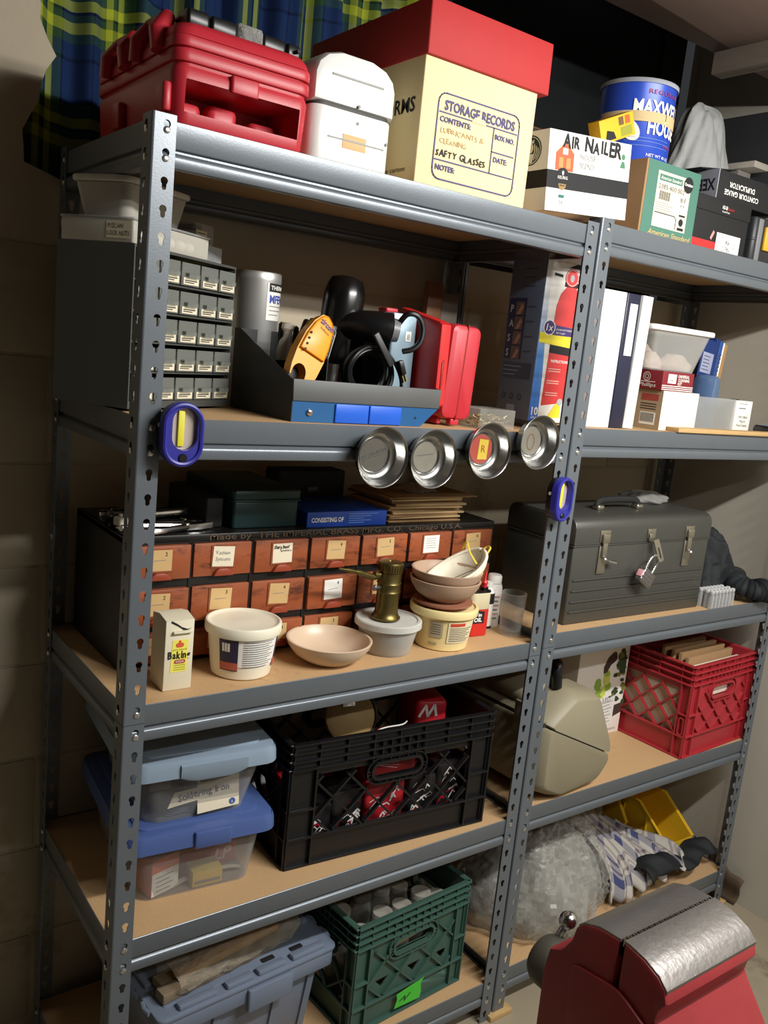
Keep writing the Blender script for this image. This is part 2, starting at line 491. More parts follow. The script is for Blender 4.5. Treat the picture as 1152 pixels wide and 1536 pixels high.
sm = cu.modifiers.new('cloth', 'SOLIDIFY'); sm.thickness = 0.0015
tag(cu, 'blue, green and yellow plaid curtain hanging in the basement window', 'curtain')

# ------------------------------------------------------------------ steel shelving
def keyhole():
    pts = []
    for i in range(13):
        a = rad(-50 + 280 * i / 12); pts.append((0.0055 * cos(a), 0.0080 + 0.0055 * sin(a)))
    for i in range(9):
        a = pi + pi * i / 8; pts.append((0.0034 * cos(a), -0.0012 + 0.0034 * sin(a)))
    return pts
KH = keyhole()
def post_geo(sx, sy):
    """angle post; corner at the origin, flanges run towards sx along x and sy along y"""
    g = G(); fw, t, rc = 0.036, 0.0018, 0.004
    for i in range(48):
        zb = Z0 - P * i; z0, z1 = zb - 0.0165, zb + 0.0216
        if i == 23: z0 += 0.0012
        if i == 24: z1 -= 0.0
        hole = [(x + 0.022 - rc, y + zb) for x, y in KH]
        outer = [(0, z0), (fw - rc, z0), (fw - rc, z1), (0, z1)]
        Mf = Matrix(((sx, 0, 0, sx * rc), (0, 0, sy, 0), (0, 1, 0, 0), (0, 0, 0, 1)))
        Ms = Matrix(((0, 0, sx, 0), (sy, 0, 0, sy * rc), (0, 1, 0, 0), (0, 0, 0, 1)))
        g.holed(outer, [hole], 0, t, 0, Mf)
        g.holed(outer, [hole], 0, t, 0, Ms)
        a = []
        for R in (rc, rc - t):
            a.append([(sx * (rc - R * cos(rad(k))), sy * (rc - R * sin(rad(k)))) for k in range(0, 91, 15)])
        ring = a[0] + a[1][::-1]
        g.loft([[(x, y, z) for x, y in ring] for z in (z0, z1)], 0)
    bmesh.ops.recalc_face_normals(g.bm, faces=g.bm.faces)
    return g
BEAMP = [(0.0034, 0.0), (0.0026, -0.0008), (0.0026, -0.0345), (0.0036, -0.0365), (0.0092, -0.0385), (0.0092, -0.0412), (0.0036, -0.0440), (0.0022, -0.0462), (0.0019, -0.0500), (0.0022, -0.0590), (0.0036, -0.0622), (0.0060, -0.0632), (0.018, -0.0632), (0.018, -0.0618),
         (0.006, -0.0618), (0.0038, -0.059), (0.0036, -0.05), (0.0045, -0.046), (0.011, -0.0425), (0.011, -0.0375), (0.0045, -0.035), (0.0042, -0.0155), (0.016, -0.0155), (0.016, -0.0142), (0.0042, -0.0142), (0.0042, 0.0)]
def beam_geo(length, z):
    """beam along +x, profile in (y, z); rivets near both ends"""
    g = G()
    g.loft([[(x, y, z + h) for y, h in BEAMP] for x in (0.0022, length - 0.0022)], 0)
    for x in (0.022, length - 0.022):
        for dz in (-0.0143, -0.0524):
            g.lathe([(0.0052, -0.0002), (0.0050, 0.0012), (0.0040, 0.0020), (0.0015, 0.0023), (0.0, 0.0023)], 12, 1, front(x, 0, z + dz))
            g.cyl(0.003, -0.004, 0.0, 1, front(x, 0, z + dz), 8)
    bmesh.ops.recalc_face_normals(g.bm, faces=g.bm.faces)
    return g
def turn(o, M):
    o.data.transform(M); return o
rack = thing('shelving_unit', 'left grey steel shelving unit holding the drill case and small parts cabinet', 'shelving unit', (0, 0, 0), 0, 'steel shelving units')
for (x, y, sx, sy) in ((0, 0, 1, 1), (W, 0, -1, 1), (0, D, 1, -1), (W, D, -1, -1)):
    g = post_geo(sx, sy); o = g.build('post', [STEEL], rack); o.location = (x, y, 0)
for z in TOPZ:
    beam_geo(W, z).build('front_beam', [STEEL, RIVET], rack)
    turn(beam_geo(W, z).build('rear_beam', [STEEL, RIVET], rack), T(W, D, 0) @ RZ(180))
    turn(beam_geo(D, z).build('side_beam', [STEEL, RIVET], rack), T(0, D, 0) @ RZ(-90))
    turn(beam_geo(D, z).build('side_beam', [STEEL, RIVET], rack), T(W, 0, 0) @ RZ(90))
    g = G(); g.box(0.0055, W - 0.0055, 0.0055, D - 0.0055, z - 0.0142, z - 0.003)
    g.build('shelf_board', [PBOARD], rack)
rack2 = copy_tree(rack)
rack2.location = (UX, 0, LIFT)
rack2['label'] = 'right grey steel shelving unit holding the binders and red milk crate'
for i, (x, y) in enumerate(((UX + 0.02, 0.018), (UX + W - 0.02, 0.018), (UX + 0.02, D - 0.018), (UX + W - 0.02, D - 0.018))):
    g = G(); g.rbox(-0.035, 0.035, -0.03, 0.03, 0, LIFT, 0.002, 0.001)
    tag(g.build('wood_shim', [PALEWOOD]), 'thin wood shim under the foot of the right shelving unit', 'wood shim', 'wood shims under the shelving', loc=(x, y, 0), rz=5 * i)
# ================================================================== TOP SHELF
# red drill case
t = thing('tool_case', 'red plastic drill case with an open front recess on the top shelf', 'tool case', (0.034, 0.012, B1))
g = G(); g.rbox(0, 0.224, 0, 0.345, 0, 0.086, 0.022, 0.010, tx=0.004, ty=0.004, n=6)
body = g.build('body', [RED], t)
c = G(); c.rbox(0.018, 0.204, -0.02, 0.11, 0.022, 0.066, 0.004, 0.001)
cut(body, c)
c = G(); c.rbox(0.092, 0.122, -0.02, 0.012, 0.062, 0.081, 0.004, 0.001)
cut(body, c)
for o_, (x0, x1, z0, z1) in (('a', (0.02, 0.07, 0.018, 0.05)), ('b', (0.08, 0.13, 0.018, 0.056)), ('c', (0.15, 0.2, 0.018, 0.046))):
    g = G(); g.rbox(x0, x1, 0.06, 0.11, z0, z1, 0.012, 0.008); g.build('inner_rib', [RED], t)
g = G(); g.rbox(-0.001, 0.225, -0.001, 0.346, 0.088, 0.106, 0.022, 0.003, n=6)
g.rbox(0.004, 0.22, 0.004, 0.34, 0.08, 0.112, 0.02, 0.001)
g.rbox(-0.001, 0.225, -0.001, 0.346, 0.108, 0.124, 0.022, 0.003, n=6)
g.loft([[(x, y, z) for x, y in rrect(d, 0.224 - d, d, 0.345 - d, 0.024, 6)] for z, d in ((0.124, 0.0), (0.134, 0.003), (0.142, 0.009), (0.146, 0.018))], 0)
g.build('lid', [RED], t)
g = G(); g.rbox(0.085, 0.13, -0.006, 0.004, 0.062, 0.086, 0.004, 0.002); g.build('latch', [RED], t)
for y in (0.10, 0.235):
    g = G(); g.tube([(-0.004, y - 0.045, 0.108), (-0.006, y - 0.038, 0.135), (0.012, y - 0.03, 0.158), (0.02, y, 0.163), (0.012, y + 0.03, 0.158), (-0.006, y + 0.038, 0.135), (-0.004, y + 0.045, 0.108)], 0.012, 10)
    g.build('hinge_lug', [RED], t)
for y in (0.014, 0.20):
    g = G(); g.rbox(-0.010, 0.004, y, y + 0.036, 0.02, 0.06, 0.006, 0.004); g.build('side_rib', [RED], t)
# black bar on it, taped
t = thing('hinge_bar', 'long black plastic hinge bar wrapped in clear tape lying on the red drill case', 'plastic bar', (0.060, 0.040, B1 + 0.146), 4)
for x0, x1 in ((0, 0.036), (0.038, 0.082), (0.126, 0.168), (0.170, 0.196)):
    g = G(); g.rbox(x0, x1, 0, 0.035, 0.0, 0.024, 0.005, 0.006); g.build('segment', [BLACK], t)
g = G(); g.rbox(0.005, 0.19, 0.006, 0.03, 0.004, 0.02, 0.003, 0.002); g.cyl(0.003, 0, 0.03, 0, front(0.185, 0, 0.012) @ T(0, 0, -0.02)); g.build('spine', [BLACKM], t)
g = G(); g.rbox(0.082, 0.126, -0.002, 0.037, -0.001, 0.027, 0.006, 0.006); g.build('clear_tape', [clear('wrinkled_tape', (215, 215, 210), 0.25, 0.12, bump=0.9, bs=90)], t)
g = G()
for k in range(9): g.rbox(0.004 + k * 0.019, 0.016 + k * 0.019, 0.037, 0.05, 0.002, 0.02 + 0.004 * (k % 3), 0.003, 0.002)
g.build('socket_clip', [mat('dull_metal', (120, 120, 122), 0.35, 0.8)], t)

# white metal lunch-box shaped tin
t = thing('metal_box', 'white enamelled metal box with a domed lid and brown tape, right of the red case', 'metal box', (0.266, 0.022, B1))
WEN = mat('white_enamel', (238, 238, 234), 0.25, 0.1, 0.03, dirt=((150, 145, 135), 40, 0.74))
wd, dp = 0.158, 0.19
g = G(); g.rbox(0, wd, 0, dp, 0, 0.088, 0.022, 0.004, n=6); g.build('body', [WEN], t)
g = G()
prof = [(0.0, 0.092), (0.0, 0.135), (0.006, 0.152), (0.022, 0.166), (0.05, 0.174), (0.108, 0.174), (0.136, 0.166), (0.152, 0.152), (0.158, 0.135), (0.158, 0.092)]
g.prism(prof, 0, dp, 0, Matrix(((1, 0, 0, 0), (0, 0, -1, dp), (0, 1, 0, 0), (0, 0, 0, 1))), e=0.012)
g.build('lid', [WEN], t)
g = G(); g.rbox(0.003, wd - 0.003, 0.003, dp - 0.003, 0.086, 0.094, 0.02, 0.001); g.build('seam', [mat('dark_seam', (60, 58, 55), 0.6)], t)
for x1, z in ((0.13, 0.134), (0.14, 0.041)):
    g = G(); g.rbox(0.03, x1, -0.0015, 0.002, z, z + 0.003, 0.001, 0.0005); g.build('stamped_rib', [mat('grey_rib_line', (150, 150, 146), 0.5)], t)  # ribs in flat grey on the white box
g = G(); g.rbox(0.058, 0.105, -0.001, 0.002, 0.030, 0.052, 0.003, 0.0005); g.build('tape', [mat('tan_tape', (214, 172, 118), 0.6)], t)
for x, z in ((0.085, 0.098), (0.085, 0.072), (0.145, 0.052)):
    g = G(); g.cyl(0.0025, -0.002, 0.001, 0, front(x, 0, z), 10); g.build('rivet', [mat('dark_rivet', (70, 66, 60), 0.4, 0.6)], t)

# storage carton with red lid
t = thing('storage_carton', 'cream cardboard storage records carton with a red lid', 'storage box', (0.462, 0.004, B1), 0)
CREAM = mat('cream_cardboard', (236, 216, 164), 0.75, 0, 0.05, 10, dirt=((196, 164, 110), 5, 0.66))
REDC = mat('red_cardboard', (178, 40, 40), 0.7, 0, 0.06, 12)
g = G(); g.rbox(0, 0.262, 0, 0.37, 0, 0.26, 0.002, 0.001, tx=0.001, ty=0.001); g.build('carton', [CREAM], t)
g = G(); g.rbox(-0.003, 0.282, -0.006, 0.376, 0.204, 0.293, 0.003, 0.002, ty=-0.002); g.build('lid', [REDC], t)
PUR = mat('purple_print', (82, 78, 124), 0.7, 0, 0.02)
F = front(0, 0, 0)
g = G()
g.stroke(rrect(0.036, 0.226, 0.016, 0.155, 0.016), 0.0024, F, 0, closed=True)
g.text('STORAGE RECORDS', 0.021, T(0.050, 0, 0.129) @ FRONT, 0, width=0.165, bold=0.035, sy=1.05)
g.stroke([(0.040, 0.124), (0.222, 0.124)], 0.0020, F)
g.text('CONTENTS:', 0.0125, T(0.042, 0, 0.109) @ FRONT, 0, width=0.07, bold=0.035)
g.stroke([(0.166, 0.124), (0.166, 0.047)], 0.0020, F); g.stroke([(0.166, 0.084), (0.220, 0.084)], 0.0020, F)
g.text('BOX NO.', 0.012, T(0.170, 0, 0.106) @ FRONT, 0, width=0.048, bold=0.035)
g.text('DATE:', 0.012, T(0.172, 0, 0.068) @ FRONT, 0, width=0.034, bold=0.035)
g.stroke([(0.038, 0.047), (0.222, 0.047)], 0.0020, F)
g.text('NOTES:', 0.0125, T(0.042, 0, 0.031) @ FRONT, 0, width=0.044, bold=0.035)
g.text('SAFTY GLASSES', 0.015, T(0.040, 0, 0.054) @ FRONT, 1, width=0.116, jit=0.12, bold=0.02)
g.text('LUBRICANTS &', 0.012, T(0.046, 0, 0.092) @ FRONT, 2, width=0.1, jit=0.12)
g.text('CLEANING', 0.012, T(0.046, 0, 0.075) @ FRONT, 2, width=0.062, jit=0.12)
g.flat([(0.112, 0.1225), (0.146, 0.1225), (0.143, 0.1305), (0.120, 0.1315)], F, 3, lift=0.0008)
g.build('front_print', [PUR, INK, mat('faint_pencil', (186, 160, 120), 0.8, 0, 0.02), CREAM], t)
g = G(); g.text('FORMS', 0.034, left(0, 0.118, 0.118), 0, width=0.10, bold=0.015); g.build('side_print', [INK], t); g = G(); g.text('File carton', 0.012, left(0, 0.1, 0.022), 0, width=0.07)
g.build('side_print', [INK], t)

# coffee pod box
t = thing('coffee_pod_box', 'white coffee pod carton with black band and AIR NAILER in marker', 'carton', (0.782, 0.008, B1 + 0.0105), 0, ry=-4.5)
t.scale = (0.89, 1, 0.95)
WCARD = mat('white_cardboard', (244, 242, 236), 0.55, 0, 0.02)
DKG = mat('dark_green_print', (30, 62, 50), 0.6, 0, 0.05)
g = G(); g.rbox(0, 0.264, 0, 0.225, 0, 0.154, 0.001, 0.0008); g.build('carton', [WCARD], t)
g = G(); F = front(0, 0, 0)
g.flat([(0.0, 0.044), (0.264, 0.044), (0.264, 0.078), (0.0, 0.078)], F, 0)
g.flat(circle(0.047, 0.064, 0.021, 24), F, 0, 0.0007)
g.text('KEURIG', 0.0085, T(0.047, 0, 0.063) @ FRONT, 1, 'C', 0.03, lift=0.001)
g.flat(circle(0.047, 0.076, 0.003, 10), F, 1, 0.001); g.flat([(0.044, 0.074), (0.050, 0.074), (0.047, 0.069)], F, 1, 0.001)
g.flat(clip(circle(0.047, 0.054, 0.012, 18), 0, 1, 0.04, 0.054), F, 2, 0.0009)
g.text('BREWED', 0.0045, T(0.047, 0, 0.049) @ FRONT, 0, 'C', 0.016, lift=0.0012)
g.flat(stadium(0.047, 0.030, 0.018, 0.006), F, 3, 0.0006)
g.text('54', 0.013, T(0.047, 0, 0.014) @ FRONT, 4, 'C', 0.012); g.text('count', 0.005, T(0.047, 0, 0.009) @ FRONT, 4, 'C', 0.012)
# painted little house
g.flat([(0.022, 0.079), (0.078, 0.079), (0.078, 0.112), (0.05, 0.134), (0.022, 0.112)], F, 5)
g.stroke([(0.014, 0.108), (0.05, 0.137), (0.088, 0.108)], 0.004, F, 6, 0.0008)
g.flat([(0.042, 0.110), (0.058, 0.110), (0.058, 0.122), (0.042, 0.122)], F, 6, 0.0008); g.flat([(0.032, 0.084), (0.045, 0.084), (0.045, 0.104), (0.032, 0.104)], F, 7, 0.0008); g.flat([(0.055, 0.084), (0.068, 0.084), (0.068, 0.104), (0.055, 0.104)], F, 7, 0.0008)
g.text('HOUSE', 0.016, T(0.098, 0, 0.106) @ FRONT, 4, width=0.05); g.text('BLEND', 0.016, T(0.098, 0, 0.089) @ FRONT, 4, width=0.046)
g.text('AIR NAILER', 0.042, T(0.040, 0, 0.124) @ FRONT, 8, width=0.19, jit=0.16, bold=0.03, lift=0.0012, sy=0.85)
g.flat(circle(0.238, 0.118, 0.013, 16, 0.02), F, 9, 0.0006); g.flat(circle(0.238, 0.126, 0.006, 12), F, 10, 0.0008); g.flat([(0.229, 0.104), (0.247, 0.104), (0.242, 0.117), (0.234, 0.117)], F, 10, 0.0008)
DGR = mat('grey_print', (140, 138, 134), 0.7)
g.build('front_print', [INK, WHITE, mat('bronze_print', (150, 120, 70), 0.5), mat('teal_print', (40, 110, 96), 0.6), DGR, mat('barn_red_print', (196, 92, 56), 0.6, 0, 0.2, 40), mat('roof_print', (226, 210, 190), 0.6), mat('amber_print', (214, 140, 80), 0.6), INK, mat('pale_grey_print', (206, 208, 204), 0.7), mat('leaf_green_print', (70, 128, 92), 0.6)], t)
g = G(); F = left(0, 0, 0)
g.flat([(-0.225, 0.044), (0, 0.044), (0, 0.078), (-0.225, 0.078)], F, 0)
cx = -0.048
g.flat(circle(cx, 0.117, 0.029, 32), F, 1, 0.0006); g.flat(circle(cx, 0.117, 0.0265, 32), F, 2, 0.0009); g.flat(circle(cx, 0.117, 0.025, 32), F, 1, 0.0011)
# round emblem: crowned head between wavy tresses
g.flat(circle(cx, 0.121, 0.0075, 14, 0.0095), F, 2, 0.0014)
g.flat([(cx - 0.008, 0.130), (cx - 0.009, 0.138), (cx - 0.004, 0.134), (cx, 0.141), (cx + 0.004, 0.134), (cx + 0.009, 0.138), (cx + 0.008, 0.130)], F, 2, 0.0014)
for sg in (-1, 1):
    for k in range(3):
        g.stroke([(cx + sg * (0.010 + 0.005 * k), 0.128 - 0.004 * k), (cx + sg * (0.0115 + 0.005 * k), 0.115 - 0.002 * k), (cx + sg * (0.0085 + 0.0045 * k), 0.104), (cx + sg * (0.010 + 0.004 * k), 0.098 + 0.002 * k)], 0.0022, F, 2, 0.0014)
g.flat([(cx - 0.006, 0.093), (cx + 0.006, 0.093), (cx + 0.008, 0.110), (cx - 0.008, 0.110)], F, 2, 0.0013)
g.build('side_print', [INK, DKG, WHITE], t)

# small yellow carton tilted behind it
t = thing('seed_carton', 'small yellow carton tilted on top of the white coffee pod carton', 'carton', (0.953, 0.045, B1 + 0.1795), 0, ry=-24, rx=0)
YEL = mat('yellow_cardboard', (232, 178, 30), 0.6, 0, 0.05)
g = G(); g.rbox(0, 0.105, 0, 0.03, -0.012, 0.034, 0.001, 0.001); g.build('carton', [YEL], t)
g = G(); F = front(0, 0, 0)
for k, x in enumerate((0.058, 0.078)): g.flat([(x, 0.014), (x + 0.015, 0.014), (x + 0.015, 0.030), (x, 0.030)], F, k)
g.flat([(0.062, -0.008), (0.096, -0.008), (0.096, 0.010), (0.062, 0.010)], F, 2)
g.flat([(0.012, -0.008), (0.045, -0.008), (0.040, 0.006), (0.02, 0.012)], F, 3)
g.build('front_print', [mat('brown_print', (110, 80, 50), 0.6), mat('orange_print', (206, 92, 50), 0.6), mat('olive_print', (150, 150, 50), 0.6), INK], t)
# dark cartons and a tray behind, in shadow
t = thing('black_carton', 'dark flat carton lying behind the white coffee pod carton', 'carton', (0.77, 0.245, R1 + 0.003), 3)
g = G(); g.rbox(0, 0.28, 0, 0.17, 0, 0.185, 0.003, 0.002); g.build('carton', [mat('charcoal_cardboard', (44, 42, 42), 0.7)], t)
g = G(); g.rbox(-0.004, 0.284, -0.004, 0.174, 0.186, 0.215, 0.003, 0.002); g.build('lid', [mat('charcoal_lid', (56, 52, 50), 0.7)], t)
t = thing('batten', 'dark wooden batten lying across the dark carton in the shadow', 'wood batten', (0.74, 0.30, R1 + 0.2185), 2)
g = G(); g.rbox(0, 0.33, 0, 0.05, 0, 0.022, 0.002, 0.001); g.build('plank', [BROWNWOOD], t)

# plumbing-parts box and coffee can on it
t = thing('plumbing_carton', 'green and kraft plumbing fixture carton with a pale barcode label', 'carton', (1.070, 0.016, R1), 0)
GRNC = mat('sea_green_print', (74, 122, 106), 0.6, 0, 0.04)
g = G(); g.rbox(0, 0.186, 0, 0.24, 0, 0.152, 0.001, 0.0008); g.build('carton', [KRAFT], t)
g = G(); F = front(0, 0, 0); X = 0.012
g.flat([(0.006, 0.0), (0.186, 0.0), (0.186, 0.152), (0.006, 0.152)], F, 0)
g.flat([(0.040, 0.022), (0.156, 0.022), (0.156, 0.135), (0.040, 0.135)], F, 1, 0.0008)
g.flat([(0.046, 0.116), (0.125, 0.116), (0.125, 0.129), (0.046, 0.129)], F, 0, 0.001)
g.text('American Standard', 0.010, T(0.049, 0, 0.119) @ FRONT, 2, width=0.07, shear=0.3, lift=0.0013)
g.flat(circle(0.146, 0.122, 0.017, 20), F, 3, 0.0012); g.text('Ovation', 0.009, T(0.146, 0, 0.120) @ FRONT, 2, 'C', 0.029, lift=0.0015, bold=0.02)
g.text('2385.400.002', 0.014, T(0.046, 0, 0.100) @ FRONT, 3, width=0.09, lift=0.0011)
x = 0.052
for k in range(15):
    w = (0.0012, 0.002, 0.0008)[k % 3]; g.flat([(x, 0.078), (x + w, 0.078), (x + w, 0.096), (x, 0.096)], F, 3, 0.0011); x += w + 0.0012
for k in range(5): g.stroke([(0.046, 0.072 - k * 0.0045), (0.09 + 0.012 * (k % 2), 0.072 - k * 0.0045)], 0.0012, F, 4, 0.0011)
g.flat([(0.044, 0.026), (0.118, 0.026), (0.118, 0.050), (0.044, 0.050)], F, 2, 0.001)
g.stroke([(0.044, 0.051), (0.112, 0.051), (0.120, 0.046), (0.120, 0.026)], 0.002, F, 3, 0.0013)
g.flat(circle(0.138, 0.042, 0.008, 16), F, 3, 0.0011); g.flat([(0.128, 0.054), (0.150, 0.054), (0.150, 0.058), (0.128, 0.058)], F, 3, 0.0011); g.flat([(0.128, 0.025), (0.150, 0.025), (0.150, 0.031), (0.128, 0.031)], F, 3, 0.0011)
g.text('B1', 0.014, T(0.128, 0, 0.084) @ FRONT, 3, jit=0.2, width=0.014, lift=0.0012); g.text("' '", 0.02, T(0.130, 0, 0.064) @ FRONT, 3, lift=0.0012)
g.text('American Standard', 0.017, T(0.030, 0, 0.004) @ FRONT, 5, width=0.145, shear=0.35, lift=0.001, bold=0.01)
g.build('front_print', [GRNC, PAPER, WHITE, INK, DGR, mat('gold_print', (206, 170, 112), 0.5)], t)

t = thing('coffee_can', 'large blue ground coffee can with a masking tape band and a plastic lid', 'coffee can', (1.152, 0.135, R1 + 0.1525), 0)
BLUC = mat('blue_can_print', (42, 76, 186), 0.35, 0.1, 0.04)
R_ = 0.082
g = G(); g.lathe([(0.0, 0), (R_ - 0.002, 0), (R_, 0.002), (R_, 0.006), (R_ - 0.001, 0.008), (R_ - 0.001, 0.162), (R_, 0.165), (R_ + 0.001, 0.168), (R_ - 0.002, 0.170), (R_ - 0.004, 0.166), (0, 0.166)], 48); g.build('can', [BLUC], t)
g = G(); F = RZ(-20) @ front(0, -R_, 0)
g.text('REGULAR', 0.013, F @ T(0, 0.142, 0), 1, 'C', 0.085, dx=0.022, wrap=R_, lift=0.0008)
g.text('MAXWELL', 0.040, F @ T(0, 0.101, 0), 0, 'C', 0.135, dx=0.018, wrap=R_, lift=0.0012, bold=0.03)
g.text('HOUSE', 0.042, F @ T(0, 0.062, 0), 0, 'C', 0.088, dx=0.030, wrap=R_, lift=0.0012, bold=0.03)
g.text('NET WT 40 OZ', 0.009, F @ T(0, 0.016, 0), 0, 'C', 0.07, dx=0.026, wrap=R_, lift=0.0008)
g.text('coffee', 0.010, F @ T(0, 0.040, 0), 1, 'C', 0.035, dx=0.05, wrap=R_, lift=0.0008)
cupp = [(-0.052 + 0.021 * cos(a) - 0.010 * sin(a), 0.068 + 0.023 * sin(a)) for a in [2 * pi * i / 24 for i in range(24)]]
def wrapped(poly, lift):
    return [((R_ + lift) * sin(x / R_), y, (R_ + lift) * cos(x / R_) - R_) for x, y in poly]
g.raw(wrapped(cupp, 0.0012), [tuple(range(24))], 0, F)
red_ = [(-0.053, 0.086), (-0.049, 0.086), (-0.052, 0.066), (-0.057, 0.050), (-0.060, 0.052), (-0.056, 0.068)]
g.raw(wrapped(red_, 0.0018), [tuple(range(6))], 1, F)
for zz in (0.052, 0.045, 0.036): g.wrapflat(-0.06, 0.05, zz, zz + 0.0008, R_, F, 2, 0.0008)
g.build('print', [WHITE, mat('brick_red_print', (160, 56, 80), 0.5), mat('light_blue_print', (120, 150, 220), 0.5)], t)
g = G(); g.wrapflat(-0.13, 0.028, 0.085, 0.106, R_, F, 0, 0.0016, 24); g.wrapflat(0.030, 0.10, 0.083, 0.107, R_, F, 0, 0.0016, 14)
g.build('masking_tape', [mat('masking_tape', (206, 182, 134), 0.7, 0, 0.08, 30)], t)
g = G(); g.lathe([(0, 0.1705), (R_ - 0.003, 0.1705), (R_ + 0.0022, 0.170), (R_ + 0.0025, 0.163), (R_ + 0.0028, 0.163), (R_ + 0.0028, 0.172), (R_ - 0.004, 0.174), (R_ - 0.006, 0.172), (0, 0.172)], 40)
g.build('lid', [clear('can_lid', (190, 195, 200), 0.4, 0.3)], t)

# crumpled pale plastic bag
def crumple(cx, cy, base, rx, ry, h, seed, amp=0.16, n=40, m=26, top=0.75, squash=0.35):
    rnd = random.Random(seed)
    ph = [(rnd.uniform(0, 6.28), rnd.randint(2, 9), rnd.uniform(-4, 4), rnd.uniform(0.4, 1)) for _ in range(7)]
    def fn(u, v):
        a = 2 * pi * u; t_ = v * pi * 0.5
        prof = cos(t_) ** squash if v < 1 else 0.0
        w = sum(k * sin(f * a + p + q * v) for p, f, q, k in ph) / 4.0
        rr = prof * (1 + amp * w) * (1 + 0.12 * sin(v * 7))
        rr *= 1 + amp * 0.5 * (abs(sin(3.5 * a + 5 * v + ph[0][0])) - 0.5) + amp * 0.35 * (abs(sin(8 * a - 9 * v + ph[1][0])) - 0.5)
        return (cx + rx * rr * cos(a), cy + ry * rr * sin(a), base + h * sin(t_) ** 1.15 * (1 + amp * 0.35 * w * v))
    g = G(); g.surf(n, m, fn); bmesh.ops.remove_doubles(g.bm, verts=g.bm.verts, dist=1e-5); return g
t = crumple(0, 0, 0, 0.125, 0.085, 0.42, 4, 0.22, 70, 44, squash=0.55)
o = t.build('plastic_bag', [mat('milky_bag', (184, 186, 184), 0.4, 0, 0.08, 20, bump=0.9, bs=24)], None, sharp=60)
tag(o, 'crumpled milky plastic bag standing behind the black cartons beside the coffee can', 'plastic bag', loc=(1.645, 0.325, R1))

# black gauge carton upside down on the black carton
t = thing('gauge_carton', 'black contour gauge duplicator carton lying upside down on the black instrument carton', 'carton', (1.338, 0.03, R1 + 0.1185), -1)
g = G(); g.rbox(0, 0.235, 0, 0.10, 0, 0.065, 0.001, 0.0008); g.build('carton', [BLACKM], t)
g = G(); F = front(0, 0, 0)
g.flat([(-0.0, 0.0), (0.003, 0.0), (0.003, 0.065), (0, 0.065)], F, 2)
g.text('CONTOUR GAUGE', 0.016, T(0.165, 0, 0.026) @ FRONT @ RZ(180), 0, width=0.135, bold=0.02); g.text('DUPLICATOR', 0.016, T(0.145, 0, 0.044) @ FRONT @ RZ(180), 0, width=0.1, bold=0.02)
L_ = left(0, 0, 0)
g.flat([(-0.10, 0.0), (0, 0.0), (0, 0.065), (-0.10, 0.065)], L_, 2)
g.text('XEENX', 0.036, L_ @ T(-0.006, 0.044, 0) @ RZ(180), 1, width=0.088, bold=0.03, shear=-0.1)
g.build('print', [WHITE, INK, mat('silver_print', (176, 178, 182), 0.4, 0.3)], t)
g = G(); g.rbox(-0.03, 0.10, 0.02, 0.09, 0.0655, 0.068, 0.001, 0.0005, M=T(0, 0, 0) @ RY(-8)); g.build('flap', [BLACKM], t)
t = thing('instrument_carton', 'black instrument carton with red bottom stripe and white sticker', 'carton', (1.258, 0.022, R1), 0)
g = G(); g.rbox(0, 0.214, 0, 0.16, 0, 0.116, 0.002, 0.001); g.rbox(-0.002, 0.216, -0.002, 0.162, 0.085, 0.118, 0.002, 0.001); g.build('carton', [BLACKM], t)
g = G(); F = front(0, 0, 0)
g.flat([(0.0, 0.0), (0.12, 0.0), (0.12, 0.023), (0.0, 0.023)], F, 0)
g.flat([(0.072, 0.03), (0.078, 0.026), (0.088, 0.044), (0.082, 0.048)], F, 1)
g.text('HD-50', 0.011, T(0.1, 0, 0.098) @ FRONT, 2, width=0.02, bold=0.02, lift=0.0026); g.text('zoom', 0.010, T(0.122, 0, 0.098) @ FRONT, 0, width=0.024, lift=0.0026)
g.text('tele', 0.006, T(0.1, 0, 0.091) @ FRONT, 2, width=0.03, lift=0.0026)
g.build('front_print', [mat('red_stripe', (196, 44, 44), 0.5), mat('pink_tag', (224, 150, 140), 0.6), WHITE], t)
g = G(); g.flat([(0.096, 0.000), (0.190, 0.000), (0.190, 0.046), (0.096, 0.046)], F, 0, 0.001)
for k in range(9): g.stroke([(0.102 + 0.02 * (k % 4), 0.008 + 0.009 * (k // 3)), (0.112 + 0.02 * (k % 4), 0.010 + 0.009 * (k // 3))], 0.0018, F, 1, 0.0014)
g.text('45', 0.014, T(0.133, 0, 0.024) @ FRONT, 2, width=0.014, lift=0.0014); g.text('741', 0.012, T(0.133, 0, 0.010) @ FRONT, 2, width=0.018, lift=0.0014)
g.build('sticker', [WHITE, DGR, INK], t, 'white torn sticker')
# dark tool case at the far right of the top shelf
t = thing('tool_case', 'charcoal tool case with a yellow latch at the right end of the top shelf', 'tool case', (1.49, 0.015, R1), 0)
g = G(); g.rbox(0, 0.34, 0, 0.2, 0, 0.105, 0.012, 0.005); g.rbox(-0.001, 0.341, -0.001, 0.201, 0.05, 0.056, 0.012, 0.001); g.build('body', [mat('charcoal_plastic', (40, 42, 44), 0.45)], t)
g = G(); g.rbox(0.04, 0.09, -0.008, 0.002, 0.03, 0.085, 0.004, 0.003); g.build('latch', [mat('yellow_latch', (232, 170, 40), 0.45)], t)
g = G(); g.rbox(0.012, 0.03, -0.004, 0.002, 0.0, 0.1, 0.003, 0.002); g.build('corner_rib', [mat('grey_plastic', (120, 122, 124), 0.5)], t)
t = thing('capped_carton', 'grey carton capped by a pale plank at the back right of the top shelf', 'carton', (1.806, 0.30, R1), 0)
g = G(); g.rbox(0, 0.06, 0, 0.1, 0, 0.30, 0.002, 0.002); g.build('carton', [mat('grey_cardboard', (130, 126, 120), 0.8)], t)
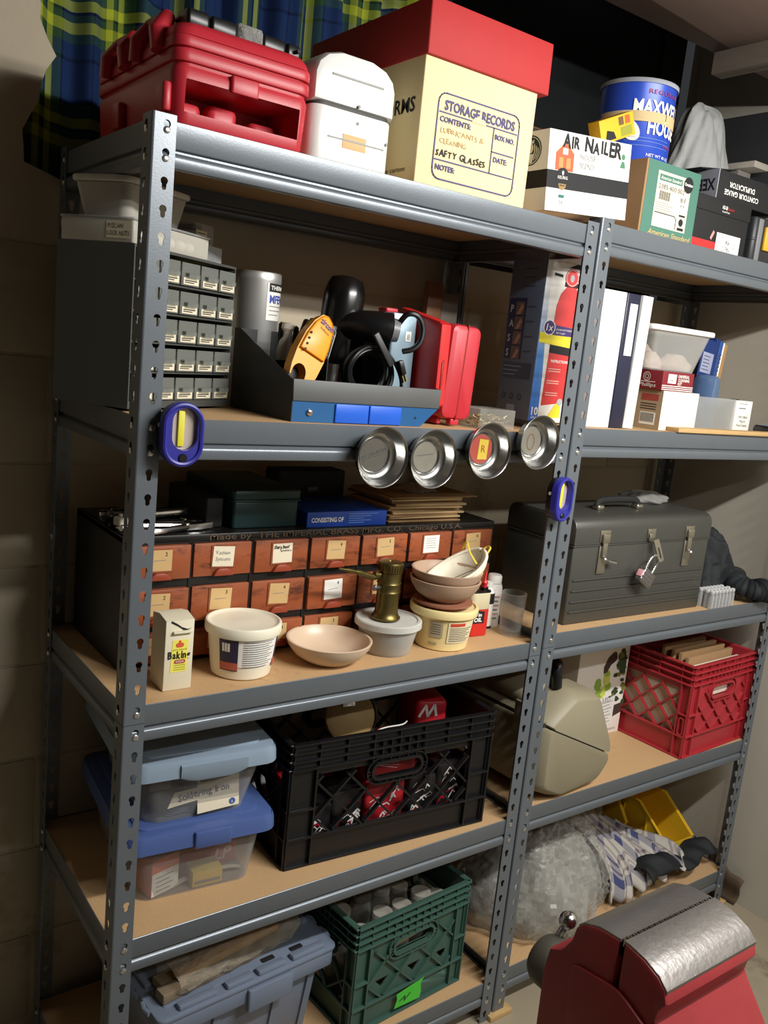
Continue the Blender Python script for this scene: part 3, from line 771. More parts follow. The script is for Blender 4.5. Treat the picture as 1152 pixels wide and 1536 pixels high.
g = G(); g.rbox(-0.004, 0.064, -0.05, 0.11, 0.3005, 0.318, 0.002, 0.002); g.build('board', [mat('greyed_pine', (188, 180, 166), 0.7, 0, 0.1, 10, stretch=(1, 8, 8))], t)
# ================================================================== SECOND SHELF, LEFT
# small parts cabinet
t = thing('parts_cabinet', 'grey steel small parts cabinet with rows of clear labelled drawers', 'parts cabinet', (0.02, 0.10, B2 + 0.0045), 32)
CABG = mat('cabinet_grey_steel', (78, 80, 76), 0.5, 0.1, 0.05)
g = G(); cw, cd, ch = 0.29, 0.15, 0.252
g.box(0, 0.003, 0, cd, 0, ch); g.box(cw - 0.003, cw, 0, cd, 0, ch); g.box(0.003, cw - 0.003, cd - 0.003, cd, 0, ch)
g.box(0.003, cw - 0.003, 0, cd - 0.003, ch - 0.004, ch); g.box(0.003, cw - 0.003, 0, cd - 0.003, 0, 0.012)
for k in range(1, 5): g.box(0.003, cw - 0.003, 0.001, cd - 0.003, 0.012 + k * 0.0475 - 0.003, 0.012 + k * 0.0475)
g.build('cabinet_body', [CABG], t)
DRW = clear('drawer_plastic', (170, 172, 166), 0.20, 0.12, (225, 228, 225))
fills = [mat('small_screws', (150, 146, 132), 0.4, 0.3, 0.3, 200), mat('brass_bits', (214, 190, 110), 0.4, 0.1, 0.3, 200), mat('dark_fittings', (70, 68, 64), 0.5, 0.1), mat('washers', (190, 190, 184), 0.3, 0.3)]
rnd = random.Random(5)
pw = (cw - 0.008) / 5
for r_ in range(5):
    for c_ in range(5):
        x0 = 0.004 + c_ * pw + 0.0025; x1 = x0 + pw - 0.005; z0 = 0.0135 + r_ * 0.0475; z1 = z0 + 0.037
        g = G()
        g.box(x0, x1, -0.004, -0.0025, z0, z1); g.box(x0, x0 + 0.0012, -0.0025, 0.12, z0, z1 - 0.004); g.box(x1 - 0.0012, x1, -0.0025, 0.12, z0, z1 - 0.004); g.box(x0, x1, -0.0025, 0.12, z0, z0 + 0.0012)
        g.box(x0 + 0.010, x1 - 0.010, -0.012, -0.004, z0 + 0.019, z0 + 0.0205); g.box(x0 + 0.010, x1 - 0.010, -0.012, -0.011, z0 + 0.013, z0 + 0.0205)
        dr = g.build('drawer', [DRW], t)
        g = G(); k = 1 if (r_, c_) in ((3, 2), (1, 2), (3, 1)) else rnd.randrange(4)
        g.surf(8, 6, lambda u, v: (x0 + 0.002 + (x1 - x0 - 0.004) * u, 0.004 + 0.10 * v, z0 + 0.006 + 0.016 * rnd.random() * (0.4 + 0.6 * sin(pi * v)) * (0.7 if k == 2 else 1)))
        g.build('contents', [fills[k]], dr)
        g = G(); xa, xb = x0 + 0.004, x1 - 0.004
        g.box(xa, xb, -0.0052, -0.0042, z0 + 0.002, z0 + 0.013)
        F = front(0, -0.0052, 0)
        g.stroke([(xa + 0.004, z0 + 0.0085), (xb - 0.006, z0 + 0.0088)], 0.0016, F, 1); g.stroke([(xa + 0.004, z0 + 0.0055), (xb - 0.014, z0 + 0.0055)], 0.0014, F, 1)
        g.build('label', [PAPER, INK], dr)
# organiser, tubs and small boxes on top of the cabinet
MC = T(0.02, 0.10, B2 + 0.0045) @ RZ(32)
def onto(lx, ly, lz): return tuple(MC @ Vector((lx, ly, lz)))
TRAN = clear('translucent_white', (214, 210, 198), 0.55, 0.4)
t = thing('organiser_box', 'flat translucent organiser box with a paper label on top of the small parts cabinet', 'organiser box', onto(0.0, 0.004, 0.2525), 32)
g = G(); g.rbox(0, 0.205, 0, 0.14, 0, 0.034, 0.004, 0.002); g.build('box', [TRAN], t)
g = G(); g.rbox(-0.002, 0.207, -0.002, 0.142, 0.0345, 0.038, 0.004, 0.001); g.build('lid', [CLEAR], t)
for k, x in enumerate((0.075, 0.105, 0.135, 0.16)):
    g = G(); g.ball((x, 0.012, 0.014), 0.011, sz=0.8); g.build('foam_plug', [mat('white_foam', (240, 238, 230), 0.7)], t)
g = G(); F = left(0, 0, 0); g.flat([(-0.05, 0.006), (-0.004, 0.006), (-0.004, 0.032), (-0.05, 0.032)], F, 0, 0.001)
g.text('P/SCAN', 0.010, F @ T(-0.047, 0.021, 0), 1, width=0.03, jit=0.1, lift=0.0014); g.text('LOCK NUTS', 0.010, F @ T(-0.048, 0.010, 0), 1, width=0.042, jit=0.1, lift=0.0014)
g.build('label', [PAPER, INK], t, 'paper label with marker writing')
t = thing('food_tub', 'translucent rectangular food tub with a lid stacked on the organiser box', 'food tub', onto(0.005, 0.02, 0.291), 32)
g = G(); g.rbox(0.004, 0.165, 0.004, 0.112, 0, 0.052, 0.016, 0.003, tx=0.010, ty=0.010, n=6); g.build('tub', [TRAN], t)
g = G(); g.rbox(-0.001, 0.170, -0.001, 0.117, 0.0525, 0.062, 0.018, 0.003, n=6); g.build('lid', [mat('milky_lid', (206, 202, 192), 0.5)], t)
g = G(); g.rbox(0.02, 0.145, 0.015, 0.10, 0.0035, 0.02, 0.004, 0.002); g.build('contents', [mat('dark_fittings', (48, 46, 44))], t)
t = thing('clear_box', 'small clear box of black rubber balls at the corner of the small parts cabinet', 'clear box', onto(0.212, 0.03, 0.2525), 32)
g = G(); g.rbox(0, 0.076, 0, 0.075, 0, 0.03, 0.003, 0.001); g.build('box', [CLEAR], t)
for k in range(8):
    g = G(); g.ball((0.042 + 0.010 * (k % 3), 0.008 + 0.014 * (k // 3), 0.0075 + 0.008 * (k % 2)), 0.0062, seg=10); g.build('rubber_ball', [BLACK], t)
t = thing('clear_box', 'small clear box with a printed card on top of the box of black balls', 'clear box', onto(0.205, 0.035, 0.283), 32)
g = G(); g.rbox(0, 0.06, 0, 0.06, 0, 0.034, 0.003, 0.001); g.build('box', [CLEAR], t)
g = G(); g.rbox(0.003, 0.036, -0.001, 0.0, 0.003, 0.022, 0.001, 0.0003); F = front(0, -0.001, 0)
for k in range(3): g.stroke([(0.006, 0.017 - 0.005 * k), (0.03, 0.017 - 0.005 * k)], 0.0015, F, 1)
g.build('card', [PAPER, INK], t)
g = G(); g.rbox(0.006, 0.034, 0.01, 0.05, 0.023, 0.031, 0.002, 0.001); g.build('brown_part', [mat('dark_brown', (58, 42, 34), 0.6)], t)

# steel canister
t = thing('canister', 'tall brushed steel canister with a white printed label behind the tool tray', 'canister', (0.352, 0.332, B2))
BRU = mat('brushed_steel', (206, 206, 204), 0.42, 0.75, 0.06, 60, stretch=(1, 1, 0.05))
g = G(); g.lathe([(0, 0), (0.044, 0), (0.0455, 0.002), (0.0455, 0.242), (0.046, 0.244), (0.046, 0.258), (0.0445, 0.260), (0, 0.260)], 40); g.build('can', [BRU], t)
g = G(); F = RZ(-2) @ front(0, -0.0455, 0)
g.wrapflat(0.000, 0.062, 0.170, 0.240, 0.0455, F, 0, 0.0006)
g.wrapflat(0.004, 0.060, 0.224, 0.240, 0.0455, F, 2, 0.0009)
g.text('THERMO', 0.011, F @ T(0, 0.228, 0), 0, width=0.046, dx=0.007, wrap=0.0455, lift=0.0013, bold=0.02)
g.text('MFEV', 0.021, F @ T(0, 0.203, 0), 1, width=0.040, dx=0.006, wrap=0.0455, lift=0.0012, bold=0.03)
for k in range(3): g.wrapflat(0.006, 0.05 - 0.01 * k, 0.196 - 0.008 * k, 0.1975 - 0.008 * k, 0.0455, F, 3, 0.0011)
g.build('label', [WHITE, mat('royal_blue_print', (62, 84, 176), 0.6), INK, DGR], t)

# blue and black steel tool tray
t = thing('tool_tray', 'blue and black steel tool tray with two small blue drawers', 'tool tray', (0.292, 0.056, B2))
BLK = mat('black_sheet_steel', (24, 25, 27), 0.5, 0.2, 0.1); BLUE = mat('blue_sheet_steel', (26, 88, 142), 0.42, 0.15, 0.12, 20); BLUB = mat('bright_blue_drawer', (24, 92, 206), 0.4, 0.05, 0.05)
GRB = mat('worn_grey_steel', (96, 98, 98), 0.55, 0.4, 0.1, 20, dirt=((150, 146, 132), 30, 0.68))
tw = 0.322; td = 0.235
g = G()
sidep = [(0, 0), (0, 0.07), (-td + 0.02, 0.15), (-td, 0.15), (-td, 0)]
g.prism([(y, z) for y, z in sidep], 0, 0.0018, 0, LEFT)
g.prism([(y, z) for y, z in [(0, 0.034), (0, 0.07), (-td + 0.02, 0.15), (-td, 0.15), (-td, 0.0), (-0.05, 0.0)]], 0, 0.0018, 0, T(tw, 0, 0) @ LEFT)
g.box(0, tw, td - 0.002, td, 0, 0.15); g.box(0, tw - 0.02, 0.002, td, 0.036, 0.038)
g.box(0.10, 0.102, 0.06, td, 0.038, 0.11); g.box(0.0, 0.10, 0.09, 0.092, 0.038, 0.10)
g.build('tray_body', [BLK], t)
g = G(); g.prism([(0, 0.0), (tw - 0.040, 0.0), (tw - 0.002, 0.034), (tw - 0.002, 0.037), (0, 0.037)], -0.002, 0.0, 0, FRONT); g.build('front_panel', [BLUE], t)
g = G(); g.prism([(-0.001, 0.036), (tw, 0.036), (tw + 0.001, 0.072), (-0.003, 0.073)], -0.001, 0.003, 0, FRONT, e=0.001); g.build('front_rail', [GRB], t, 'worn grey front rail')
for x0, x1 in ((0.086, 0.158), (0.160, 0.232)):
    g = G(); g.rbox(x0, x1, -0.004, 0.05, 0.001, 0.034, 0.002, 0.001); g.build('drawer', [BLUB], t)
g = G(); g.lathe([(0.0065, 0), (0.006, 0.003), (0.003, 0.005), (0, 0.005)], 14, 0, front(0.034, 0, 0.017)); g.build('screw_head', [CHROME], t)
g = G(); g.cyl(0.0022, 0, 0.001, 0, front(0.268, 0, 0.016), 10); g.build('screw_hole', [BLACKM], t)
TB = (0.292, 0.056, B2 + 0.0385)
# stud finder
t = thing('stud_finder', 'yellow stud finder with purple lettering leaning in the tool tray', 'stud finder', (0.302, 0.085, B2 + 0.0388), 0, ry=0)
YST = mat('yellow_stud_finder', (234, 160, 26), 0.4, 0, 0.04)
M0 = T(0.018, 0.018, 0.026) @ RY(25) @ RX(-12)
g = G()
prof = [(-0.022, 0.0), (0.022, 0.0), (0.026, 0.03), (0.028, 0.07), (0.024, 0.105), (0.014, 0.125), (-0.004, 0.13), (-0.014, 0.122), (-0.022, 0.10), (-0.026, 0.06), (-0.026, 0.02)]
hole_ = [(-0.014, -0.001), (-0.013, 0.016), (-0.004, 0.026), (0.006, 0.024), (0.012, 0.014), (0.013, -0.001)]
arch = [(-0.012 + 0.015 * cos(a), 0.008 + 0.019 * sin(a)) for a in [pi - pi * i / 10 for i in range(11)]]
out_ = [(-0.029, 0.0), (-0.027, 0.0)] + [(-0.027, 0.004)] + arch + [(0.003, 0.0), (0.020, 0.0), (0.025, 0.02), (0.029, 0.05), (0.030, 0.08), (0.027, 0.108), (0.018, 0.126), (0.006, 0.133), (-0.006, 0.130), (-0.018, 0.112), (-0.027, 0.085), (-0.032, 0.050), (-0.032, 0.02)]
g.holed(out_, [], 0, 0.022, 0, M0 @ FRONT)
inn = [(x * 0.90, 0.004 + y * 0.95) for x, y in out_ if y > 0.03]
g.prism(inn, 0.022, 0.0278, 0, M0 @ FRONT, e=0.005)
g.build('shell', [YST], t)
g = G(); g.rbox(-0.022, 0.024, 0.0, 0.014, -0.014, 0.118, 0.006, 0.003, 0, M0); g.build('back_shell', [BLACK], t)
g = G(); FM = M0 @ FRONT @ T(0, 0, 0.0285)
g.text('zircon', 0.016, FM @ T(-0.010, 0.112, 0) @ RZ(-12), 0, width=0.030, bold=0.02); g.text('StudSensor', 0.006, FM @ T(-0.006, 0.102, 0) @ RZ(-12), 1, width=0.022)
for k in range(4): g.flat(circle(-0.020, 0.052 + 0.011 * k, 0.0025, 8), FM, 1)
g.build('print', [mat('violet_print', (92, 62, 130), 0.6), INK], t)
# glass fuse-like bulb and slim tools at the left end of the tray
t = thing('glass_tube', 'small frosted glass bulb standing at the left of the tool tray', 'glass bulb', (0.322, 0.175, B2 + 0.0388), 0, ry=8)
g = G(); g.lathe([(0, 0.03), (0.004, 0.034), (0.011, 0.055), (0.013, 0.075), (0.011, 0.095), (0.006, 0.104), (0.006, 0.112), (0.012, 0.118), (0.012, 0.128), (0, 0.130)], 14); g.build('bulb', [clear('frosted_glass', (225, 215, 200), 0.5, 0.2)], t)
g = G(); g.cyl(0.003, 0, 0.031); g.build('stem', [CHROME], t)
for k, (x, y, h, m) in enumerate(((0.345, 0.20, 0.13, BLACK), (0.355, 0.17, 0.125, BLACKM), (0.368, 0.215, 0.12, CHROME), (0.376, 0.18, 0.07, CHROME))):
    t = thing('screwdriver', ('black slim screwdriver in the tool tray nearest the glass bulb', 'short matte black screwdriver in front of the others in the tool tray', 'bare steel screwdriver shaft at the back of the tool tray', 'short bare steel rod left of the yellow stud finder')[k], 'screwdriver', (x, y, B2 + 0.0388), 0, 'slim tools in the tray', ry=2 * k - 3)
    g = G(); g.cyl(0.0025, 0, h * 0.5, 0, seg=8); g.build('shaft', [CHROME], t)
    g = G(); g.lathe([(0.0025, h * 0.5), (0.006, h * 0.53), (0.0065, h * 0.8), (0.005, h * 0.97), (0, h)], 10); g.build('handle', [m], t)
# heat gun with cord
t = thing('heat_gun', 'black heat gun standing on its handle in the tool tray', 'heat gun', (0.455, 0.205, B2 + 0.0388), 0)
GLB = mat('gloss_black', (14, 14, 15), 0.22)
g = G(); Mg = T(0.005, 0, 0.062) @ RY(6)
g.lathe([(0, 0), (0.030, 0.0), (0.036, 0.02), (0.038, 0.07), (0.040, 0.10), (0.040, 0.13), (0.036, 0.150), (0.030, 0.162), (0.018, 0.166), (0, 0.166)], 28, 0, Mg); g.build('motor_housing', [GLB], t)
g = G(); g.cyl(0.0385, 0.095, 0.112, 0, Mg, 28, 0.002); g.build('vent_ring', [BLACKM], t)
g = G(); g.lathe([(0, 0), (0.021, 0), (0.022, 0.025), (0.025, 0.06), (0.03, 0.062)], 20, 0, T(-0.002, 0, 0.001)); g.build('nozzle', [STAINLESS], t)
g = G(); g.tube([(0.015, -0.02, 0.135), (0.030, -0.050, 0.138), (0.045, -0.075, 0.138), (0.072, -0.090, 0.136)], [0.026, 0.029, 0.030, 0.030], 18); g.build('grip', [BLACK], t)
g = G(); g.tube([(0.0725, -0.0903, 0.136), (0.084, -0.0955, 0.135)], [0.023, 0.021], 16); g.build('end_cap', [mat('grey_cap', (112, 114, 116), 0.4)], t)
g = G(); g.rbox(-0.058, -0.034, -0.015, 0.015, 0.09, 0.14, 0.005, 0.004, 0, RY(4)); FF = T(-0.046, -0.0155, 0.115) @ FRONT
for k in range(4): g.stroke([(-0.007, 0.016 - 0.010 * k), (0.007, 0.016 - 0.010 * k)], 0.002, FF, 1)
g.build('switch_plate', [BLACKM, DGR], t)
pts = [(0.060, -0.110, 0.150), (0.040, -0.128, 0.170), (0.066, -0.130, 0.184), (0.092, -0.131, 0.180), (0.112, -0.1315, 0.160), (0.114, -0.132, 0.132), (0.106, -0.132, 0.112), (0.088, -0.131, 0.100)]
pts = [(0.080, -0.100, 0.148), (0.084, -0.118, 0.166), (0.098, -0.126, 0.168), (0.110, -0.129, 0.158), (0.116, -0.130, 0.140), (0.112, -0.130, 0.118), (0.098, -0.128, 0.104), (0.080, -0.122, 0.098)]
def spline(P, n=6):
    out = []; Q = [Vector(p) for p in P]; Q = [Q[0] * 2 - Q[1]] + Q + [Q[-1] * 2 - Q[-2]]
    for i in range(1, len(Q) - 2):
        for k in range(n):
            s = k / n; a, b, c, d = Q[i - 1], Q[i], Q[i + 1], Q[i + 2]
            out.append(0.5 * ((2 * b) + (c - a) * s + (2 * a - 5 * b + 4 * c - d) * s * s + (3 * b - a - 3 * c + d) * s ** 3))
    out.append(Q[-2]); return [tuple(v) for v in out]
g = G(); g.tube(spline(pts), 0.0055, 8); g.build('cord', [BLACK], t)
# slanted marker beside it
t = thing('marker_pen', 'black and silver utility knife leaning against the heat gun behind the stud finder', 'utility knife', (0.388, 0.155, B2 + 0.0388), 0, ry=14)
g = G(); g.rbox(-0.011, 0.011, -0.005, 0.005, 0, 0.138, 0.004, 0.004); g.build('handle', [BLACK], t)
g = G(); g.stroke(rrect(-0.008, 0.008, 0.07, 0.13, 0.007), 0.002, front(0, -0.0052, 0), 0, closed=True); g.text('stanley', 0.009, T(0.0045, -0.0052, 0.078) @ FRONT @ RZ(90), 0, width=0.045); g.build('inlay', [mat('silver_inlay', (190, 190, 190), 0.3, 0.6)], t)
t.name = 'utility_knife'
# coiled black cord
t = thing('cord_coil', 'black power cord coiled in the tool tray in front of the heat gun', 'power cord', (0.478, 0.098, B2 + 0.0388))
for k in range(7):
    g = G(); r0 = 0.050 - 0.004 * (k % 4); cy = 0.004 * k; ox = 0.004 * sin(k * 2.1)
    g.tube([(ox + r0 * cos(a), cy + 0.003 * sin(2 * a + k), 0.0525 + r0 * sin(a) * 0.95) for a in [2 * pi * i / 36 for i in range(36)]], 0.0035, 6, 0, closed=True)
    g.build('loop', [mat('black_cord', (20, 20, 21), 0.35)], t)
g = G(); g.tube([(-0.03, -0.006, 0.028), (-0.006, -0.008, 0.001 + 0.003), (0.0, -0.008, 0.004)], 0.004, 8); g.tube(spline([(0.02, -0.006, 0.10), (0.045, -0.010, 0.075), (0.062, -0.012, 0.045), (0.066, -0.012, 0.01)]), 0.0035, 8); g.build('cord_tail', [mat('black_cord', (20, 20, 21))], t)
g = G(); g.rbox(-0.006, 0.006, -0.006, 0.006, 0, 0.028, 0.003, 0.002, 0, T(0.058, -0.022, 0.055) @ RY(-24)); g.build('plug', [BLACK], t)
g = G()
for dx in (-0.003, 0.003): g.box(dx - 0.001, dx + 0.001, -0.003, 0.003, -0.014, 0, 0, T(0.058, -0.022, 0.055) @ RY(-24))
g.build('prong', [mat('brass_prong', (190, 176, 120), 0.3, 0.9)], t)
g = G(); g.rbox(-0.007, 0.007, -0.005, 0.005, 0, 0.07, 0.003, 0.002, 0, T(0.034, -0.014, 0.07) @ RY(-38)); g.build('strain_relief', [mat('charcoal_plastic', (40, 42, 44))], t)
# pale blue metal case
t = thing('instrument_case', 'pale blue metal case with black end standing in the tool tray', 'metal case', (0.546, 0.137, B2 + 0.0388), 0)
g = G(); g.rbox(0.0, 0.058, 0.0, 0.09, 0, 0.170, 0.004, 0.002); g.build('shell', [mat('pale_blue_paint', (150, 176, 190), 0.3, 0.1, 0.04)], t)
g = G(); g.rbox(-0.0025, 0.0, 0.002, 0.088, 0.002, 0.168, 0.001, 0.0008); g.build('end_plate', [BLACKM], t)
g = G(); g.rbox(0.032, 0.046, -0.001, 0.0, 0.118, 0.137, 0.001, 0.0004); g.text('8', 0.016, T(0.039, -0.001, 0.121) @ FRONT, 1, 'C', lift=0.0006); g.build('sticker', [WHITE, DGR], t)
g = G(); g.rbox(0.01, 0.04, 0.04, 0.07, 0.1705, 0.180, 0.004, 0.003); g.build('red_button', [RED], t)
# two red plastic cases
t = thing('bit_case', 'thin bright red plastic bit case standing slanted at the right end of the tool tray', 'bit case', (0.6105, 0.066, B2 + 0.0388), -1)
BRED = mat('bright_red_plastic', (200, 42, 42), 0.32, 0, 0.05)
cp = [(0.0, 0.03), (0.004, 0.026), (0.11, 0.026), (0.138, 0.03), (0.142, 0.206), (0.138, 0.212), (0.012, 0.188), (0.002, 0.182)]
g = G(); g.prism([(-y, z - 0.026) for y, z in cp], -0.025, 0.0, 0, LEFT, e=0.004); g.build('shell', [BRED], t)
g = G(); g.rbox(0.0085, 0.0125, -0.0008, 0.002, 0.03, 0.085, 0.001, 0.0005); g.text('bosch tools', 0.0075, T(0.014, 0.0, 0.04) @ FRONT @ RZ(90), 0, width=0.05, lift=0.0012); g.build('embossing', [mat('dark_red', (150, 20, 22), 0.45)], t)
t = thing('drill_case', 'rounded red plastic case with a centre seam standing right of the tool tray', 'tool case', (0.642, 0.080, B2 + 0.0036), 0, ry=2.5)
g = G(); Mx = FRONT
g.prism(rrect(0, 0.078, 0.012, 0.198, 0.016), -0.135, 0.0, 0, Mx, e=0.010); g.build('shell', [RED], t)
g = G(); g.holed(rrect(0.0375, 0.0405, 0.0118, 0.1982, 0.0014), [], -0.130, 0.0006, 0, Mx); g.build('seam', [mat('dark_red', (150, 20, 22), 0.45)], t)
g = G(); g.rbox(0.008, 0.018, 0.02, 0.12, 0, 0.014, 0.003, 0.002); g.rbox(0.03, 0.052, 0.004, 0.02, 0.001, 0.013, 0.003, 0.002); g.build('foot', [RED], t)
# clear box of screws
t = thing('screw_box', 'low clear plastic box full of brass screws between the red case and extinguisher carton', 'screw box', (0.728, 0.052, B2), 0)
t.location = (0.724, 0.058, B2)
g = G(); g.rbox(0, 0.10, 0, 0.085, 0, 0.040, 0.003, 0.001); g.build('box', [clear('clear_screw_box', (215, 215, 205), 0.12, 0.12)], t)
g = G(); rnd = random.Random(8)
for k in range(90):
    x, y, z = rnd.uniform(0.008, 0.09), rnd.uniform(0.008, 0.075), rnd.uniform(0.004, 0.026)
    M_ = T(x, y, z) @ RZ(rnd.uniform(0, 360)) @ RX(rnd.uniform(60, 120)); g.cyl(0.0012, -0.006, 0.004, 0, M_, 6); g.cyl(0.003, 0.004, 0.0055, 0, M_, 6)
o = g.build('screws', [mat('brass_screws', (190, 176, 130), 0.3, 0.8)], t); o['kind'] = 'stuff'
# extinguisher carton
t = thing('extinguisher_carton', 'tall blue and white carton picturing a red fire extinguisher', 'carton', (0.915, 0.112, R2 + 0.003), -6)
def carton_blue():
    m = bpy.data.materials.new('blue_fade_print'); m.use_nodes = True; N = m.node_tree.nodes; L = m.node_tree.links
    b = N['Principled BSDF']; b.inputs['Roughness'].default_value = 0.4
    tc = N.new('ShaderNodeTexCoord'); sp = N.new('ShaderNodeSeparateXYZ'); L.new(tc.outputs['Object'], sp.inputs[0])
    mr = N.new('ShaderNodeMapRange'); mr.inputs[1].default_value = 0.0; mr.inputs[2].default_value = 0.29; L.new(sp.outputs[2], mr.inputs[0])
    r = N.new('ShaderNodeValToRGB'); e = r.color_ramp.elements; e[0].color = lin((36, 104, 206)); e[1].color = lin((238, 240, 240))
    k = e.new(0.5); k.color = lin((86, 146, 220)); L.new(mr.outputs[0], r.inputs[0]); L.new(r.outputs[0], b.inputs['Base Color']); return m
bw, bd, bh = 0.108, 0.118, 0.368
g = G(); g.rbox(0, bw, 0, bd, 0, bh, 0.001, 0.0008); g.build('carton', [mat('slate_blue_cardboard', (92, 110, 134), 0.5, 0, 0.05)], t)
g = G(); F = front(0, 0, 0)
g.flat([(0.001, 0.001), (bw - 0.001, 0.001), (bw - 0.001, bh - 0.012), (0.001, bh - 0.012)], F, 0)
g.flat([(0.02, bh - 0.012), (bw, bh - 0.012), (bw, bh), (0.02, bh)], F, 1)
g.flat([(0.026, 0.0), (bw, 0.0), (bw, bh - 0.013), (0.012, bh - 0.013), (0.018, 0.19), (0.024, 0.10)], F, 2, 0.0007)
# pictured extinguisher
g.flat([(0.030, 0.035), (0.10, 0.045), (0.10, 0.15), (0.034, 0.15)], F, 3, 0.001)
g.flat([(0.034, 0.176), (0.102, 0.172), (0.102, 0.262), (0.088, 0.292), (0.060, 0.292), (0.046, 0.276), (0.038, 0.25)], F, 3, 0.001)
g.flat([(0.034, 0.150), (0.102, 0.146), (0.102, 0.174), (0.034, 0.170)], F, 4, 0.0012)
g.flat([(0.002, 0.170), (0.09, 0.164), (0.09, 0.190), (0.002, 0.192)], F, 5, 0.0014)
g.flat([(0.036, 0.188), (0.10, 0.188), (0.10, 0.206), (0.036, 0.210)], F, 6, 0.0015)
g.flat(circle(0.026, 0.203, 0.0165, 24), F, 2, 0.0016); g.flat(circle(0.026, 0.203, 0.0145, 24), F, 6, 0.0018); g.text('1x', 0.022, T(0.026, 0, 0.196) @ FRONT, 2, 'C', 0.018, lift=0.0021, shear=0.15)
g.text('protección básica', 0.007, T(0.046, 0, 0.199) @ FRONT, 2, width=0.045, lift=0.0018); g.text('del hogar', 0.006, T(0.046, 0, 0.192) @ FRONT, 2, width=0.026, lift=0.0018)
g.flat([(0.054, 0.292), (0.092, 0.292), (0.092, 0.302), (0.054, 0.302)], F, 4, 0.0012)
g.flat(circle(0.072, 0.312, 0.019, 24), F, 3, 0.0014); g.stroke(circle(0.072, 0.312, 0.0165, 24), 0.0012, F, 2, 0.0017, closed=True); g.flat(circle(0.072, 0.311, 0.006, 10, 0.008), F, 7, 0.0017)
g.flat([(0.060, 0.332), (0.082, 0.342), (0.106, 0.340), (0.106, 0.332), (0.088, 0.332)], F, 4, 0.0012)
g.flat([(0.092, 0.316), (0.104, 0.316), (0.104, 0.33), (0.094, 0.33)], F, 7, 0.0012); g.flat([(0.092, 0.290), (0.102, 0.29), (0.102, 0.31), (0.094, 0.31)], F, 7, 0.0012)
g.text('INSTRUCTIONS', 0.008, T(0.042, 0, 0.130) @ FRONT, 2, width=0.048, lift=0.0014, bold=0.02)
for k in range(3):
    for j in range(2): g.stroke([(0.038, 0.116 - 0.026 * k - 0.005 * j), (0.072, 0.116 - 0.026 * k - 0.005 * j)], 0.0022, F, 8, 0.0013)
g.text('hogar extintor', 0.009, T(0.018, 0, 0.340) @ FRONT, 8, width=0.06, lift=0.001); g.flat([(0.022, 0.312), (0.046, 0.310), (0.046, 0.316), (0.022, 0.318)], F, 4, 0.001)
g.text('10', 0.024, T(0.006, 0, 0.014) @ FRONT, 2, width=0.018, bold=0.03, lift=0.0011); g.text('años', 0.009, T(0.006, 0, 0.006) @ FRONT, 2, width=0.016, lift=0.0011)
g.flat([(0.05, 0.01), (0.086, 0.01), (0.086, 0.05), (0.07, 0.04)], F, 5, 0.0013); g.flat(circle(0.082, 0.045, 0.008, 12), F, 7, 0.0016)
g.build('front_print', [carton_blue(), mat('maroon_print', (120, 28, 40), 0.5), WHITE, mat('extinguisher_red_print', (220, 56, 56), 0.45), INK, mat('lemon_print', (244, 226, 50), 0.5), mat('indigo_print', (62, 44, 116), 0.5), mat('steel_grey_print', (176, 184, 190), 0.5), mat('pale_text_print', (236, 170, 160), 0.6)], t)
g = G(); F = left(0, 0, 0)
g.flat([(-0.112, 0.13), (-0.052, 0.13), (-0.052, 0.262), (-0.112, 0.262)], F, 0)
for k, ch_ in enumerate('PASS'):
    z = 0.232 - 0.032 * k; g.text(ch_, 0.022, F @ T(-0.106, z, 0), 1, bold=0.02, lift=0.001)
    g.flat([(-0.088, z - 0.006), (-0.058, z - 0.006), (-0.058, z + 0.022), (-0.088, z + 0.022)], F, 2, 0.0009); g.flat([(-0.083, z - 0.006), (-0.07, z - 0.004), (-0.06, z + 0.012), (-0.068, z + 0.018)], F, 3, 0.0012)
    g.stroke([(-0.048, z + 0.012), (-0.02, z + 0.012)], 0.002, F, 4, 0.0009)
g.flat([(-0.110, 0.088), (-0.012, 0.088), (-0.012, 0.122), (-0.110, 0.122)], F, 5, 0.0008)
for k in range(3): g.stroke([(-0.106, 0.114 - 0.009 * k), (-0.045 - 0.01 * k, 0.114 - 0.009 * k)], 0.002, F, 6, 0.001)
for k in range(4): g.stroke([(-0.07, 0.288 + 0.018 * k), (-0.03, 0.288 + 0.018 * k)], 0.002, F, 4, 0.0009)
for k in range(3): g.stroke(circle(-0.095 + 0.028 * k, 0.048, 0.006, 10), 0.002, F, 4, 0.0009, closed=True)
g.flat([(-0.08, 0.016), (-0.05, 0.016), (-0.05, 0.030), (-0.08, 0.030)], F, 6, 0.0009)
g.build('side_print', [mat('navy_panel_print', (44, 44, 82), 0.5), mat('pale_letter_print', (196, 202, 216), 0.5), mat('photo_brown_print', (104, 92, 86), 0.5, 0, 0.3, 60), mat('skin_tone_print', (176, 136, 124), 0.5), mat('navy_text_print', (60, 70, 98), 0.5), mat('dark_slate_print', (58, 72, 100), 0.5), mat('light_slate_print', (140, 152, 172), 0.5)], t)
